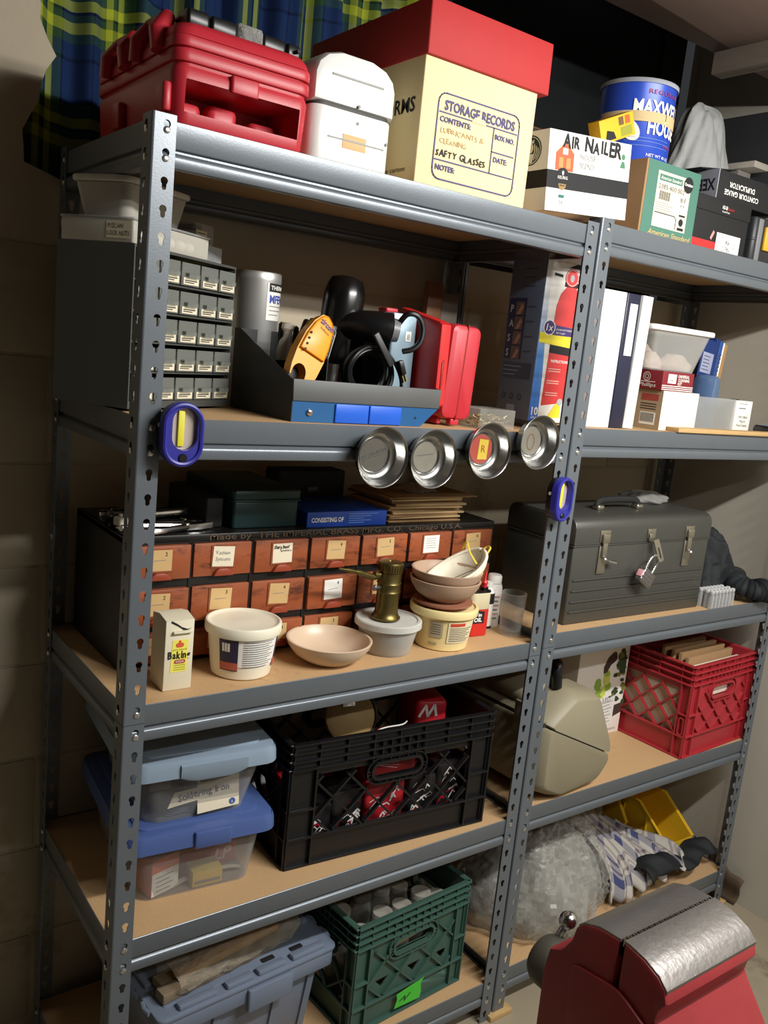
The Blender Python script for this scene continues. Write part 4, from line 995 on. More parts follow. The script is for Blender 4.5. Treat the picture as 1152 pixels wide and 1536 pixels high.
# boards standing at the back of the shelf
for k, (x, w, h, m, lab) in enumerate(((0.80, 0.042, 0.30, BROWNWOOD, 'dark brown board standing upright behind the red case'), (0.852, 0.05, 0.28, mat('grey_board', (110, 104, 94), 0.8, 0, 0.1), 'grey board standing upright left of the extinguisher carton'))):
    g = G(); g.rbox(0, w, 0, 0.018, 0, h, 0.002, 0.001); tag(g.build('board', [m]), lab, 'board', loc=(x, 0.36 + 0.012 * k, B2), rz=0)
t = thing('hand_plane', 'dark wooden block lying on the shelf behind the clear screw box', 'wood block', (0.775, 0.20, B2), 12)
g = G(); g.rbox(0, 0.045, 0, 0.16, 0, 0.032, 0.003, 0.002); g.rbox(0.01, 0.03, 0.03, 0.1, 0.032, 0.05, 0.003, 0.003); g.build('block', [BROWNWOOD], t); t.name = 'wood_block'
g = G(); g.cyl(0.006, 0.05, 0.053, 0, T(0.02, 0.06, 0)); g.build('screw_cap', [CHROME], t)

# magnetic bowls and lights on the front of the rack
def bowl_geo():
    g = G(); g.lathe([(0, 0.0), (0.037, 0.0), (0.040, 0.001), (0.046, 0.010), (0.0515, 0.026), (0.0535, 0.0285), (0.0545, 0.0300), (0.0535, 0.0308), (0.0520, 0.0298), (0.0495, 0.025), (0.0445, 0.010), (0.0395, 0.0045), (0.034, 0.0035), (0.0325, 0.0050), (0.0305, 0.0035), (0.0295, 0.0024), (0, 0.0024)], 40, 0, FRONT); return g
spots = ((0.431, 1.352, 'polished steel magnetic bowl stuck to the shelf edge, leftmost of four'), (0.546, 1.350, 'steel magnetic bowl with dull smooth bottom, second from left on the shelf edge'), (0.682, 1.367, 'steel magnetic bowl with a red and yellow sticker inside'), (0.814, 1.386, 'steel magnetic bowl nearest the middle post, rusty mark inside'))
for k, (x, z, lab) in enumerate(spots):
    t = thing('magnetic_bowl', lab, 'bowl', (x, -0.0009, z), 0, 'magnetic bowls on the shelf edge', rx=0)
    bowl_geo().build('bowl', [STAINLESS], t)
    g = G(); F = front(0, -0.0026, 0)
    if k == 0: g.text('PITTSBURGH', 0.009, F @ RZ(20) @ T(-0.026, 0.000, 0), 0, width=0.052, lift=0.0006); g.stroke([(-0.022, -0.012), (0.022, 0.003)], 0.002, F, 0)
    elif k == 1: g.flat(circle(0, 0, 0.028, 24), F, 1); g.stroke([(-0.02, 0.002), (0.018, 0.006)], 0.001, F, 0, 0.001)
    elif k == 2:
        g.flat(circle(0, 0, 0.0285, 24), F, 2); g.flat([(-0.008, -0.02), (0.016, -0.02), (0.018, 0.018), (-0.006, 0.02)], F, 3, 0.001); g.text('R', 0.02, F @ T(0.0, -0.006, 0), 2, lift=0.0014)
    else: g.flat(circle(0.0, 0, 0.028, 20), F, 1); g.stroke(circle(0, -0.002, 0.01, 14, 0.016), 0.002, F, 4, 0.001, closed=True)
    g.build('bottom_mark', [mat('etched_mark', (120, 120, 118), 0.4, 0.8), mat('dull_tin', (142, 138, 128), 0.5, 0.7, 0.15, 60), mat('sticker_red', (150, 66, 56), 0.4), mat('sticker_yellow', (190, 164, 60), 0.4), mat('rust_mark', (130, 96, 70), 0.7)], t)
NAVY = mat('royal_blue_rubber', (42, 42, 142), 0.4, 0, 0.04)
def worklight(lab, loc, rz, w=0.066, h=0.097):
    t = thing('work_light', lab, 'work light', loc, rz, 'magnetic work lights on the posts')
    g = G(); g.prism(stadium(0, 0, w - 0.006, h - 0.006, 8), 0.0005, 0.014, 0, FRONT, e=0.002); g.build('back_shell', [BLACK], t)
    g = G(); g.holed(stadium(0, 0, w, h, 8), [stadium(0.003, 0.008, w * 0.62, h * 0.66, 6)], 0.0145, 0.027, 0, FRONT)
    g.tube([(x, -0.027 , y) for x, y in stadium(0, 0, w - 0.008, h - 0.008, 8)], 0.004, 8, closed=True); g.build('bezel', [NAVY], t)
    g = G(); g.prism(stadium(0.003, 0.008, w * 0.61, h * 0.65, 6), 0.0145, 0.017, 0, FRONT); g.build('reflector', [mat('reflector_painted_sheen', (222, 206, 198), 0.2, 0.45)], t)  # pale base and low metallic paint in the bright reflections
    g = G(); g.rbox(-0.006, 0.004, -0.021, -0.0172, -0.018, 0.035, 0.001, 0.0005); g.build('led_strip', [mat('yellow_led_strip', (222, 214, 60), 0.5)], t)
    g = G(); g.cyl(0.007, 0.0272, 0.0292, 0, T(0.001, 0, -0.035) @ FRONT, 16, 0.001); g.build('button', [BLACK], t)
    g = G(); g.cyl(0.0035, 0, 0.002, 0, T(-w / 2 + 0.0025, -0.010, 0.012) @ LEFT, 12); g.build('screw', [mat('pale_screw', (200, 205, 190), 0.4)], t)
    return t
worklight('blue magnetic work light on the left front post beside the parts cabinet', (0.060, -0.003, 1.382), 0)
worklight('blue magnetic work light on the middle post above the grey toolbox', (0.903, -0.003, 1.268), 10, 0.062, 0.094)
# ring on the rear post
t = thing('key_ring', 'white ring hanging on the rear left post beside the parts cabinet', 'ring', (-0.003, 0.395, 1.700))
g = G(); g.tube([(0, 0.009 * cos(a), 0.009 * sin(a)) for a in [2 * pi * i / 24 for i in range(24)]], 0.0022, 8, closed=True); g.build('ring', [mat('white_ring', (225, 225, 220), 0.4)], t)
g = G(); g.cyl(0.0045, 0, 0.004, 0, T(0.0025, 0, 0) @ LEFT, 12); g.build('pin', [CHROME], t)

# ================================================================== SECOND SHELF, RIGHT
def binder(x, w, m, lab, lean=0):
    t = thing('binder', lab, 'binder', (x, 0.068, R2 + (0.001 if lean else 0)), 0, 'ring binders', ry=lean)
    g = G(); g.rbox(0, w, 0, 0.006, 0, 0.302, 0.003, 0.001); g.rbox(0, 0.0035, 0.004, 0.26, 0, 0.302, 0.001, 0.001); g.rbox(w - 0.0035, w, 0.004, 0.26, 0, 0.302, 0.001, 0.001); g.build('cover', [m], t)
    g = G(); g.box(0.006, w - 0.006, 0.012, 0.25, 0.008, 0.288); g.build('pages', [mat('page_edges', (230, 226, 212), 0.8)], t)
    return t
VW = mat('white_vinyl', (236, 236, 234), 0.35, 0, 0.03); VN = mat('navy_vinyl', (34, 38, 62), 0.35, 0, 0.05)
binder(1.052, 0.080, VW, 'wide white ring binder next to the middle post')
t = binder(1.134, 0.047, VN, 'navy ring binder with a white spine label')
g = G(); g.rbox(0.012, 0.038, -0.001, 0.0, 0.165, 0.28, 0.001, 0.0004); g.build('spine_label', [WHITE], t)
binder(1.183, 0.036, VW, 'narrow white ring binder right of the navy binder', 1.2)
# white carton with barcode, maroon kit carton, lidded bin stacked
t = thing('bulb_carton', 'small white carton with a barcode on its kraft left end, under the maroon kit carton', 'carton', (1.312, 0.066, R2), 0)
IVC = mat('ivory_cardboard', (244, 240, 224), 0.6, 0, 0.03)
g = G(); g.rbox(0, 0.142, 0, 0.075, 0, 0.0945, 0.001, 0.0008); g.build('carton', [IVC], t)
g = G(); F = left(0, 0, 0); g.flat([(-0.075, 0), (0, 0), (0, 0.094), (-0.075, 0.094)], F, 0)
g.flat([(-0.062, 0.068), (-0.012, 0.068), (-0.012, 0.084), (-0.062, 0.084)], F, 1, 0.001); g.flat([(-0.060, 0.010), (-0.014, 0.010), (-0.014, 0.040), (-0.060, 0.040)], F, 2, 0.001)
for k in range(10): g.flat([(-0.057 + 0.004 * k, 0.016), (-0.055 + 0.004 * k, 0.016), (-0.055 + 0.004 * k, 0.038), (-0.057 + 0.004 * k, 0.038)], F, 3, 0.0014)
for k in range(3): g.stroke([(-0.062, 0.060 - 0.006 * k), (-0.016, 0.060 - 0.006 * k)], 0.002, F, 3, 0.001)
g.build('end_print', [mat('taupe_print', (172, 152, 124), 0.7, 0, 0.1), mat('dusty_red_print', (170, 70, 60), 0.6), WHITE, INK], t)
t = thing('kit_carton', 'maroon kit carton with white stripes and label stacked on the white carton', 'carton', (1.302, 0.068, R2 + 0.095), 0)
MAR = mat('maroon_cardboard', (132, 34, 44), 0.5, 0, 0.05)
g = G(); g.rbox(0, 0.122, 0, 0.075, 0, 0.046, 0.001, 0.0008); g.build('carton', [MAR], t)
g = G(); F = front(0, 0, 0)
g.flat([(0.02, 0.018), (0.052, 0.018), (0.052, 0.040), (0.02, 0.040)], F, 0)
g.text('UNIVERSAL', 0.010, T(0.058, 0, 0.033) @ FRONT, 0, width=0.044, bold=0.02); g.text('CLEANING', 0.010, T(0.060, 0, 0.024) @ FRONT, 0, width=0.044, bold=0.02); g.text('KIT', 0.010, T(0.060, 0, 0.015) @ FRONT, 0, width=0.016, bold=0.02); g.text('model 4', 0.005, T(0.026, 0, 0.024) @ FRONT, 1, width=0.02, lift=0.001)
for k in range(3): g.flat([(0.0, 0.002 + 0.0045 * k), (0.122, 0.002 + 0.0045 * k), (0.122, 0.004 + 0.0045 * k), (0.0, 0.004 + 0.0045 * k)], F, 0)
L_ = left(0, 0, 0); g.stroke(circle(-0.046, 0.030, 0.010, 16), 0.002, L_, 0, closed=True); g.stroke(circle(-0.046, 0.030, 0.005, 12), 0.0018, L_, 0, closed=True)
g.text('Phillips', 0.013, L_ @ T(-0.066, 0.006, 0), 0, width=0.048, shear=0.2); g.stroke([(-0.07, 0.018), (-0.02, 0.018)], 0.0014, L_, 0)
g.build('print', [WHITE, mat('maroon_text', (140, 40, 50), 0.6)], t)
t = thing('storage_bin', 'frosted plastic bin with a white lid stacked on the maroon kit carton', 'storage bin', (1.268, 0.088, R2 + 0.1415), 0)
g = G()
def shell(x0, x1, y0, y1, z0, z1, r, tx, ty, th=0.0022):
    rings = []
    for k, d in ((0, 0), (1, 0)):
        z = z0 + (z1 - z0) * k; q = (1 - k); rings.append([(x, y, z) for x, y in rrect(x0 + tx * q, x1 - tx * q, y0 + ty * q, y1 - ty * q, r, 5)])
    inner = []
    for k in (1, 0):
        z = z0 + th + (z1 - z0 - th) * k; q = (1 - k); inner.append([(x, y, z) for x, y in rrect(x0 + tx * q + th, x1 - tx * q - th, y0 + ty * q + th, y1 - ty * q - th, max(0.002, r - th), 5)])
    g = G(); g.loft(rings + inner, 0); return g
shell(0, 0.232, 0, 0.17, 0, 0.092, 0.014, 0.022, 0.02).build('bin', [clear('bin_frost', (214, 214, 208), 0.14, 0.3)], t)
g = G(); g.rbox(-0.008, 0.240, -0.008, 0.178, 0.0925, 0.106, 0.014, 0.004, n=5); g.build('lid', [mat('white_lid', (244, 244, 240), 0.45)], t)
rnd = random.Random(2)
for k in range(5):
    g = crumple(0, 0, 0, 0.04, 0.035, 0.04, 20 + k, 0.2, 18, 10); o = g.build('rag', [mat('cream_rag', (226, 208, 196), 0.9)], t); o.location = (0.06 + 0.038 * (k % 4), 0.06 + 0.03 * (k % 3), 0.004 + 0.02 * (k // 4))
# low clear tray, white adapter carton, jar and folders
t = thing('clear_tray', 'low clear plastic tray right of the white carton on the right unit', 'plastic tray', (1.468, 0.088, R2), 0)
shell(0, 0.185, 0, 0.12, 0, 0.088, 0.006, 0.004, 0.004, 0.0018).build('tray', [clear('smoky_clear', (196, 198, 194), 0.18, 0.2)], t)
t = thing('adapter_carton', 'white adapter carton with small print at the right of the clear tray', 'carton', (1.658, 0.090, R2), 0)
g = G(); g.rbox(0, 0.075, 0, 0.065, 0, 0.086, 0.001, 0.0008); g.build('carton', [WCARD], t)
g = G(); F = front(0, 0, 0)
g.text('12VDC 500mA', 0.009, T(0.016, 0, 0.040) @ FRONT, 0, width=0.044, bold=0.01); g.text('Plug In', 0.009, T(0.026, 0, 0.029) @ FRONT, 0, width=0.026, bold=0.01); g.text('Power Supply', 0.009, T(0.014, 0, 0.018) @ FRONT, 0, width=0.048, bold=0.01)
g.stroke([(0.016, 0.066), (0.045, 0.066)], 0.0018, F, 1); g.stroke([(0.014, 0.078), (0.05, 0.078)], 0.001, F, 1); g.build('front_print', [DGR, INK], t)
g = G(); g.cyl(0.012, 0.0865, 0.0885, 0, T(0.035, 0.03, 0), 16); g.build('black_cap', [BLACK], t)
t = thing('plastic_jar', 'blue tinted plastic jar standing in the low clear tray', 'jar', (1.612, 0.158, R2 + 0.003), 0)
g = G(); g.lathe([(0, 0.0), (0.030, 0.0), (0.0335, 0.004), (0.034, 0.115), (0.032, 0.132), (0.024, 0.140), (0, 0.141)], 28); g.build('jar', [clear('blue_tint_plastic', (110, 140, 178), 0.42, 0.2, (190, 205, 225))], t)
for k, (dx, w, h, m, lab) in enumerate(((0.0, 0.018, 0.245, mat('dark_blue_folder', (28, 56, 118), 0.4), 'dark blue folder with a pale sheet leaning behind the clear tray'), (0.020, 0.014, 0.24, mat('blue_folder', (44, 84, 160), 0.4), 'brighter blue folder leaning right of the dark blue folder'), (0.036, 0.006, 0.236, WHITE, 'white folder leaning between the blue folder and kraft board'), (0.044, 0.012, 0.232, mat('kraft_board', (176, 134, 84), 0.8), 'kraft board leaning at the right end of the folders'))):
    t = thing('folder', lab, 'folder', (1.678 + dx, 0.21, R2 + 0.002), 0, ry=6)
    g = G(); g.rbox(0, w, 0, 0.19, 0, h, 0.001, 0.001); g.build('cover', [m], t)
    if k == 0:
        g = G(); g.rbox(-0.06, 0.0, -0.004, -0.001, 0.09, 0.235, 0.001, 0.001); o = g.build('front_flap', [m], t)
        g = G(); g.rbox(-0.055, -0.006, -0.0055, -0.0042, 0.145, 0.2, 0.001, 0.0003)
        for q in range(5): g.stroke([(-0.05, 0.19 - 0.009 * q), (-0.02 - 0.004 * (q % 2), 0.19 - 0.009 * q)], 0.0014, front(0, -0.0055, 0), 1)
        g.build('sheet', [mat('lilac_sheet', (160, 166, 196), 0.7), INK], t)
    if k == 1:
        g = G()
        for q in range(14): g.tube([(0.014 * 0.5 + 0.006 * cos(a), -0.001, 0.06 + 0.011 * q + 0.004 * sin(a)) for a in [2 * pi * i / 10 for i in range(10)]], 0.0008, 5, closed=True)
        g.build('spiral', [CHROME], t)
for k, (x, m, txt, lab) in enumerate(((1.742, BLACK, '60', 'black battery cell lying on the shelf at the right end'), (1.772, mat('sky_blue_wrap', (82, 150, 190), 0.4), 'd', 'sky blue battery cell lying at the far right of the shelf'))):
    t = thing('battery', lab, 'battery', (x, 0.045, R2 + 0.0135), 0)
    g = G(); g.cyl(0.0132, -0.03, 0.03, 0, RX(90), 20, 0.001); g.build('cell', [m], t)
    g = G(); g.text(txt, 0.012, T(0, -0.03, -0.004) @ FRONT, 0, 'C', lift=0.0008); g.build('mark', [WHITE], t)
t = thing('lath', 'thin pale wood lath lying along the front edge of the right unit', 'wood lath', (1.295, -0.004, R2 + 0.003), -0.4)
g = G(); g.rbox(0, 0.60, 0, 0.038, 0, 0.010, 0.001, 0.001); g.build('strip', [PALEWOOD], t)
# ================================================================== THIRD SHELF, LEFT
# antique brass-fittings drawer cabinet
t = thing('drawer_cabinet', 'old black wooden cabinet of small orange-brown drawers with paper cards', 'drawer cabinet', (0.046, 0.166, B3), 0)
OLDB = mat('worn_black_lacquer', (20, 19, 18), 0.42, 0, 0.2, 12, dirt=((60, 52, 44), 22, 0.70))
ORG = mat('orange_varnished_wood', (152, 80, 46), 0.42, 0, 0.34, 9, stretch=(1, 3, 3), dirt=((84, 42, 28), 16, 0.53))
CARD = mat('aged_card', (206, 172, 118), 0.8, 0, 0.12, 30)
CWD, CHT, CDP = 0.859, 0.238, 0.25
g = G()
g.box(0, 0.006, 0, CDP, 0, CHT); g.box(CWD - 0.006, CWD, 0, CDP, 0, CHT); g.box(0.006, CWD - 0.006, 0.03, CDP, 0.001, CHT - 0.012); g.box(0.006, CWD - 0.006, 0.001, CDP, 0, 0.004)
g.rbox(0, CWD, -0.003, CDP, CHT - 0.012, CHT, 0.002, 0.002)
rowz = ((0.010, 0.062), (0.077, 0.142), (0.160, 0.221))
for a, b_ in ((0.062, 0.077), (0.142, 0.160), (0.221, CHT - 0.012)): g.box(0.006, CWD - 0.006, 0.0, 0.05, a + 0.001, b_ - 0.0005)
pitch = (CWD - 0.008) / 7
for k in range(8): g.box(0.0045 + k * pitch - 0.003, 0.0045 + k * pitch + 0.003, -0.002, 0.03, 0.004, 0.221)
g.build('cabinet_body', [OLDB], t)
g = G(); g.text('Made by  THE IMPERIAL BRASS MFG. CO.  Chicago U.S.A.', 0.016, front(0.16, -0.0005, 0.2265), 0, width=0.60, bold=0.01, lift=0.003); g.build('lettering', [mat('faded_gold_paint', (84, 66, 50), 0.6)], t)
rnd = random.Random(12)
cards = {(2, 1): 'paper', (2, 2): 'paper', (2, 4): 'card', (2, 5): 'white', (1, 3): 'white'}
for r_ in range(3):
    for c_ in range(7):
        x0 = 0.0045 + c_ * pitch + 0.004; x1 = x0 + pitch - 0.008; z0, z1 = rowz[r_]; cx = (x0 + x1) / 2
        jut = rnd.choice((0, 0, 0.002, 0.004))
        g = G(); g.rbox(x0, x1, -0.006 - jut, 0.028, z0, z1, 0.001, 0.0012)
        dr = g.build('drawer', [ORG], t)
        y = -0.006 - jut
        kind = cards.get((r_, c_), 'card'); cm = {'card': CARD, 'paper': PAPER, 'white': WHITE}[kind]
        g = G(); wx, hz = 0.021, (z1 - z0) * 0.62; zc = z1 - 0.006 - hz / 2
        F = T(cx, y, zc) @ RY(rnd.uniform(-3, 3)) @ FRONT
        g.flat([(-wx, -hz / 2), (wx, -hz / 2), (wx, hz / 2), (-wx, hz / 2)], F, 0, 0.0025)
        if (r_, c_) == (2, 1): g.text('Vacuum', 0.010, F @ T(-0.016, 0.004, 0), 2, width=0.03, jit=0.12, lift=0.003); g.text('System', 0.010, F @ T(-0.016, -0.008, 0), 2, width=0.03, jit=0.12, lift=0.003)
        elif (r_, c_) == (2, 2): g.text('Sharp Inner', 0.009, F @ T(-0.019, 0.009, 0), 1, width=0.034, jit=0.14, lift=0.003, bold=0.03); g.text('sprinklers', 0.006, F @ T(-0.005, 0.003, 0), 1, width=0.024, jit=0.1, lift=0.003)
        elif kind != 'white' or r_ == 1:
            g.text(rnd.choice(('2', '3', '1', '4')), 0.010, F @ T(0.008, hz / 2 - 0.011, 0), 1, lift=0.003); g.stroke([(-0.012, 0), (0.010, 0.001)], 0.001, F, 2, 0.003)
        else:
            for q in range(5): g.stroke([(-0.015, 0.012 - q * 0.005), (0.012, 0.012 - q * 0.005)], 0.0008, F, 2, 0.003)
        g.build('card', [cm, INK, DGR], dr)
        g = G(); g.holed([(-wx - 0.003, -hz / 2 - 0.003), (wx + 0.003, -hz / 2 - 0.003), (wx + 0.003, hz / 2 + 0.002), (-wx - 0.003, hz / 2 + 0.002)], [[(-wx + 0.002, -hz / 2 + 0.002), (wx - 0.002, -hz / 2 + 0.002), (wx - 0.002, hz / 2 - 0.001), (-wx + 0.002, hz / 2 - 0.001)]], 0, 0.0018, 0, T(cx, y, zc) @ FRONT); g.build('card_frame', [ORG], dr)
        g = G(); zb = z0 + 0.004
        g.prism([(-0.020, 0.0), (-0.014, 0.010), (-0.007, 0.013), (0.007, 0.013), (0.014, 0.010), (0.020, 0.0)], -0.004, 0.007, 0, T(cx, y - 0.002, zb - 0.003) @ FRONT, e=0.002); g.build('cup_pull', [mat('red_lacquer_pull', (150, 66, 44), 0.35)], dr)
CT = B3 + CHT + 0.0004
# things on top of it
t = thing('metal_box', 'dark green metal box with a hinged lid on the old drawer cabinet', 'metal box', (0.262, 0.190, CT), 0)
GRN = mat('dark_green_enamel', (22, 54, 54), 0.38, 0.1, 0.1)
g = G(); g.rbox(0, 0.140, 0, 0.215, 0, 0.052, 0.006, 0.004); g.build('body', [GRN], t)
g = G(); g.rbox(-0.003, 0.143, -0.003, 0.218, 0.053, 0.074, 0.007, 0.005); g.rbox(-0.0045, 0.1445, -0.0045, 0.2195, 0.0515, 0.0545, 0.007, 0.001); g.build('lid', [GRN], t)
g = G(); g.rbox(-0.035, 0.0, 0.02, 0.2, 0, 0.055, 0.004, 0.003); o = g.build('black_case', [BLACKM]); tag(o, 'long flat black case beside the dark green box on the drawer cabinet', 'case', loc=(0.252, 0.19, CT))
t = thing('parts_carton', 'flat royal blue carton printed CONSISTING OF on the drawer cabinet', 'carton', (0.415, 0.176, CT), 0)
g = G(); g.rbox(0, 0.192, 0, 0.16, 0, 0.030, 0.001, 0.0008); g.build('carton', [mat('royal_blue_cardboard', (24, 70, 170), 0.45, 0, 0.06)], t)
g = G(); g.text('CONSISTING OF', 0.013, T(0.010, 0, 0.010) @ FRONT, 0, width=0.075, bold=0.02)
for k in range(5): g.stroke([(0.098, 0.025 - 0.0045 * k), (0.17 - 0.012 * (k % 3) - 0.012 * k * 0.5, 0.025 - 0.0045 * k)], 0.0014, front(0, 0, 0), 1)
g.build('print', [WHITE, mat('pale_blue_text', (110, 150, 220), 0.5)], t)
rnd = random.Random(4)
z = CT
for k in range(13):
    th = rnd.uniform(0.003, 0.0055); off = (rnd.uniform(-0.012, 0.012), rnd.uniform(-0.01, 0.012)); top = k == 12
    g = G(); w_ = 0.195 if not top else 0.23
    g.rbox(0, w_, 0, 0.16, 0, th - 0.0004, 0.002, 0.0012)
    g.flat([(0.002, 0.05), (w_ - 0.002, 0.05), (w_ / 2, 0.13)], T(0, 0, th - 0.0004), 0, 0.0003)
    o = g.build('envelope', [mat('manila_paper', (196, 166, 120), 0.8, 0, 0.12, 20), KRAFT][0:1] if k % 3 else [mat('dark_manila_paper', (150, 118, 80), 0.8, 0, 0.1, 20)])
    tag(o, 'manila envelope in the stack on the old drawer cabinet, below the steel bowls' if not top else 'topmost manila envelope of the stack on the old drawer cabinet', 'envelope', 'manila envelopes on the drawer cabinet', loc=(0.632 + off[0], 0.190 + off[1], z), rz=rnd.uniform(-3, 3)); z += th
t = thing('plastic_pouch', 'crumpled clear pouch lying on the manila envelopes', 'plastic pouch', (0.70, 0.21, z + 0.0005), 8)
g = G(); rnd = random.Random(9)
g.surf(14, 10, lambda u, v: (0.09 * u, 0.08 * v, 0.002 + 0.014 * sin(pi * u) * sin(pi * v) + 0.004 * rnd.random())); g.surf(2, 2, lambda u, v: (0.09 * u, 0.08 * v, 0.0)); g.build('pouch', [clear('wrinkled_tape', (215, 215, 210), 0.25, 0.12)], t)
g = G(); g.rbox(0.01, 0.05, 0.02, 0.05, 0.0005, 0.006, 0.002, 0.001); g.build('red_slip', [mat('dark_red', (150, 20, 22))], t)
# pliers and wrenches
def pliers(lab, loc, rz, grip, L_=0.20):
    t = thing('pliers', lab, 'pliers', loc, rz, 'hand tools on the drawer cabinet')
    for s in (-1, 1):
        g = G(); g.tube(spline([(0.05, s * 0.004, 0.008), (0.085, s * 0.014, 0.008), (0.13, s * 0.022, 0.008), (L_, s * 0.016, 0.008)]), 0.0065, 8, flat=0.9); g.build('handle', [grip], t)
        g = G(); g.loft([[(x, s * a, 0.003), (x, s * b, 0.003), (x, s * b, 0.013), (x, s * a, 0.013)] for x, a, b in ((0.0, 0.0006, 0.004), (0.03, 0.0006, 0.010), (0.05, 0.0006, 0.011), (0.06, 0.001, 0.008))], 0); bmesh.ops.recalc_face_normals(g.bm, faces=g.bm.faces); g.build('jaw', [CHROME], t)
    g = G(); g.cyl(0.007, 0.001, 0.0155, 0, T(0.052, 0, 0), 14, 0.001); g.build('pivot', [CHROME], t)
    return t
pliers('chrome pliers with black grips lying behind the left front post', (0.235, 0.225, CT), 172, BLACK, 0.19)
pliers('pliers with bare steel handles lying at the front left of the drawer cabinet', (0.225, 0.20, CT), 186, CHROME, 0.17)
t = thing('stapler', 'steel stapling tool with a pale grip at the left end of the drawer cabinet', 'stapler', (0.055, 0.215, CT), 14)
g = G(); g.rbox(0, 0.14, -0.011, 0.011, 0, 0.007, 0.003, 0.002); g.build('base', [CHROME], t)
g = G(); g.rbox(0.004, 0.145, -0.010, 0.010, 0.018, 0.031, 0.005, 0.004); g.build('arm', [CHROME], t)
g = G(); g.rbox(-0.004, 0.035, -0.012, 0.012, 0.008, 0.024, 0.005, 0.004); g.build('grip', [mat('pale_grip', (206, 200, 186), 0.5)], t)
for k, (x, y, rz, L_) in enumerate(((0.10, 0.30, 8, 0.17), (0.09, 0.335, -4, 0.19), (0.12, 0.365, 3, 0.16))):
    t = thing('wrench', ('open steel wrench nearest the front among the tools on the drawer cabinet', 'longest steel wrench lying at the back of the drawer cabinet', 'short steel wrench at the very back of the drawer cabinet')[k], 'wrench', (x - 0.03, y, CT), rz, 'hand tools on the drawer cabinet')
    g = G(); g.rbox(0.02, L_ - 0.02, -0.006, 0.006, 0.001, 0.008, 0.004, 0.002); g.build('shank', [CHROME], t)
    g = G(); g.holed(circle(0.014, 0, 0.015, 16), [[(0.0, -0.006), (0.014, -0.006), (0.018, 0), (0.014, 0.006), (0.0, 0.006)]], 0, 0.009); g.build('jaw', [CHROME], t)
    g = G(); g.holed(circle(L_ - 0.012, 0, 0.012, 16), [circle(L_ - 0.012, 0, 0.007, 12)], 0, 0.009); g.build('ring_end', [CHROME], t)
t = thing('case', 'low black case lying at the back of the drawer cabinet', 'case', (0.44, 0.345, CT), 0)
g = G(); g.rbox(0, 0.17, 0, 0.06, 0, 0.085, 0.006, 0.004); g.build('shell', [BLACKM], t); g = G(); g.rbox(0.07, 0.1, -0.004, 0, 0.03, 0.05, 0.002, 0.001); g.build('clasp', [BLACK], t)

# baking soda box
t = thing('baking_soda_box', 'tall opened white baking soda box with yellow label beside the left post', 'carton', (0.083, 0.047, B3), 0)
OLDW = mat('stained_white_cardboard', (226, 218, 192), 0.75, 0, 0.08, 14, dirt=((176, 160, 126), 16, 0.62))
g = G(); g.rbox(0, 0.050, 0, 0.058, 0, 0.122, 0.001, 0.001); g.build('carton', [OLDW], t)
g = G(); g.raw([(0, 0.058, 0.1225), (0, 0, 0.1225), (0.050, 0, 0.121), (0.050, 0.058, 0.1225), (0, 0.03, 0.128), (0.05, 0.03, 0.128)], [(1, 2, 5, 4), (4, 5, 3, 0), (0, 1, 4), (2, 3, 5)]); g.rbox(0.012, 0.046, -0.006, 0.002, 0.1, 0.104, 0.001, 0.001); g.build('torn_flap', [OLDW], t)
g = G(); F = front(0, 0, 0)
g.flat([(0.010, 0.122), (0.020, 0.116), (0.028, 0.110), (0.038, 0.106), (0.046, 0.107), (0.034, 0.102), (0.022, 0.111), (0.008, 0.119)], F, 0)
g.flat([(0.011, 0.032), (0.040, 0.032), (0.041, 0.088), (0.013, 0.088)], F, 1)
g.flat(stadium(0.026, 0.079, 0.014, 0.008), F, 2, 0.0009); g.flat(circle(0.026, 0.085, 0.0025, 8), F, 2, 0.0009); g.flat(stadium(0.027, 0.050, 0.020, 0.007), F, 3, 0.0009)
g.text('SODA', 0.005, T(0.027, 0, 0.0485) @ FRONT, 4, 'C', 0.014, lift=0.0013)
g.text('Baking', 0.018, T(0.006, 0, 0.056) @ FRONT, 0, width=0.040, bold=0.03, jit=0.05, lift=0.0012)
for k in range(3): g.stroke([(0.017, 0.044 - 0.004 * k), (0.037, 0.044 - 0.004 * k)], 0.0012, F, 5, 0.0009)
g.text('pure natural', 0.005, T(0.014, 0, 0.070) @ FRONT, 5, width=0.024, lift=0.001)
g.build('front_print', [INK, mat('yellow_label_print', (240, 230, 96), 0.6), mat('orange_red_print', (214, 92, 56), 0.6), mat('brick_print', (176, 74, 58), 0.6), WHITE, mat('olive_print', (150, 150, 50), 0.6)], t)
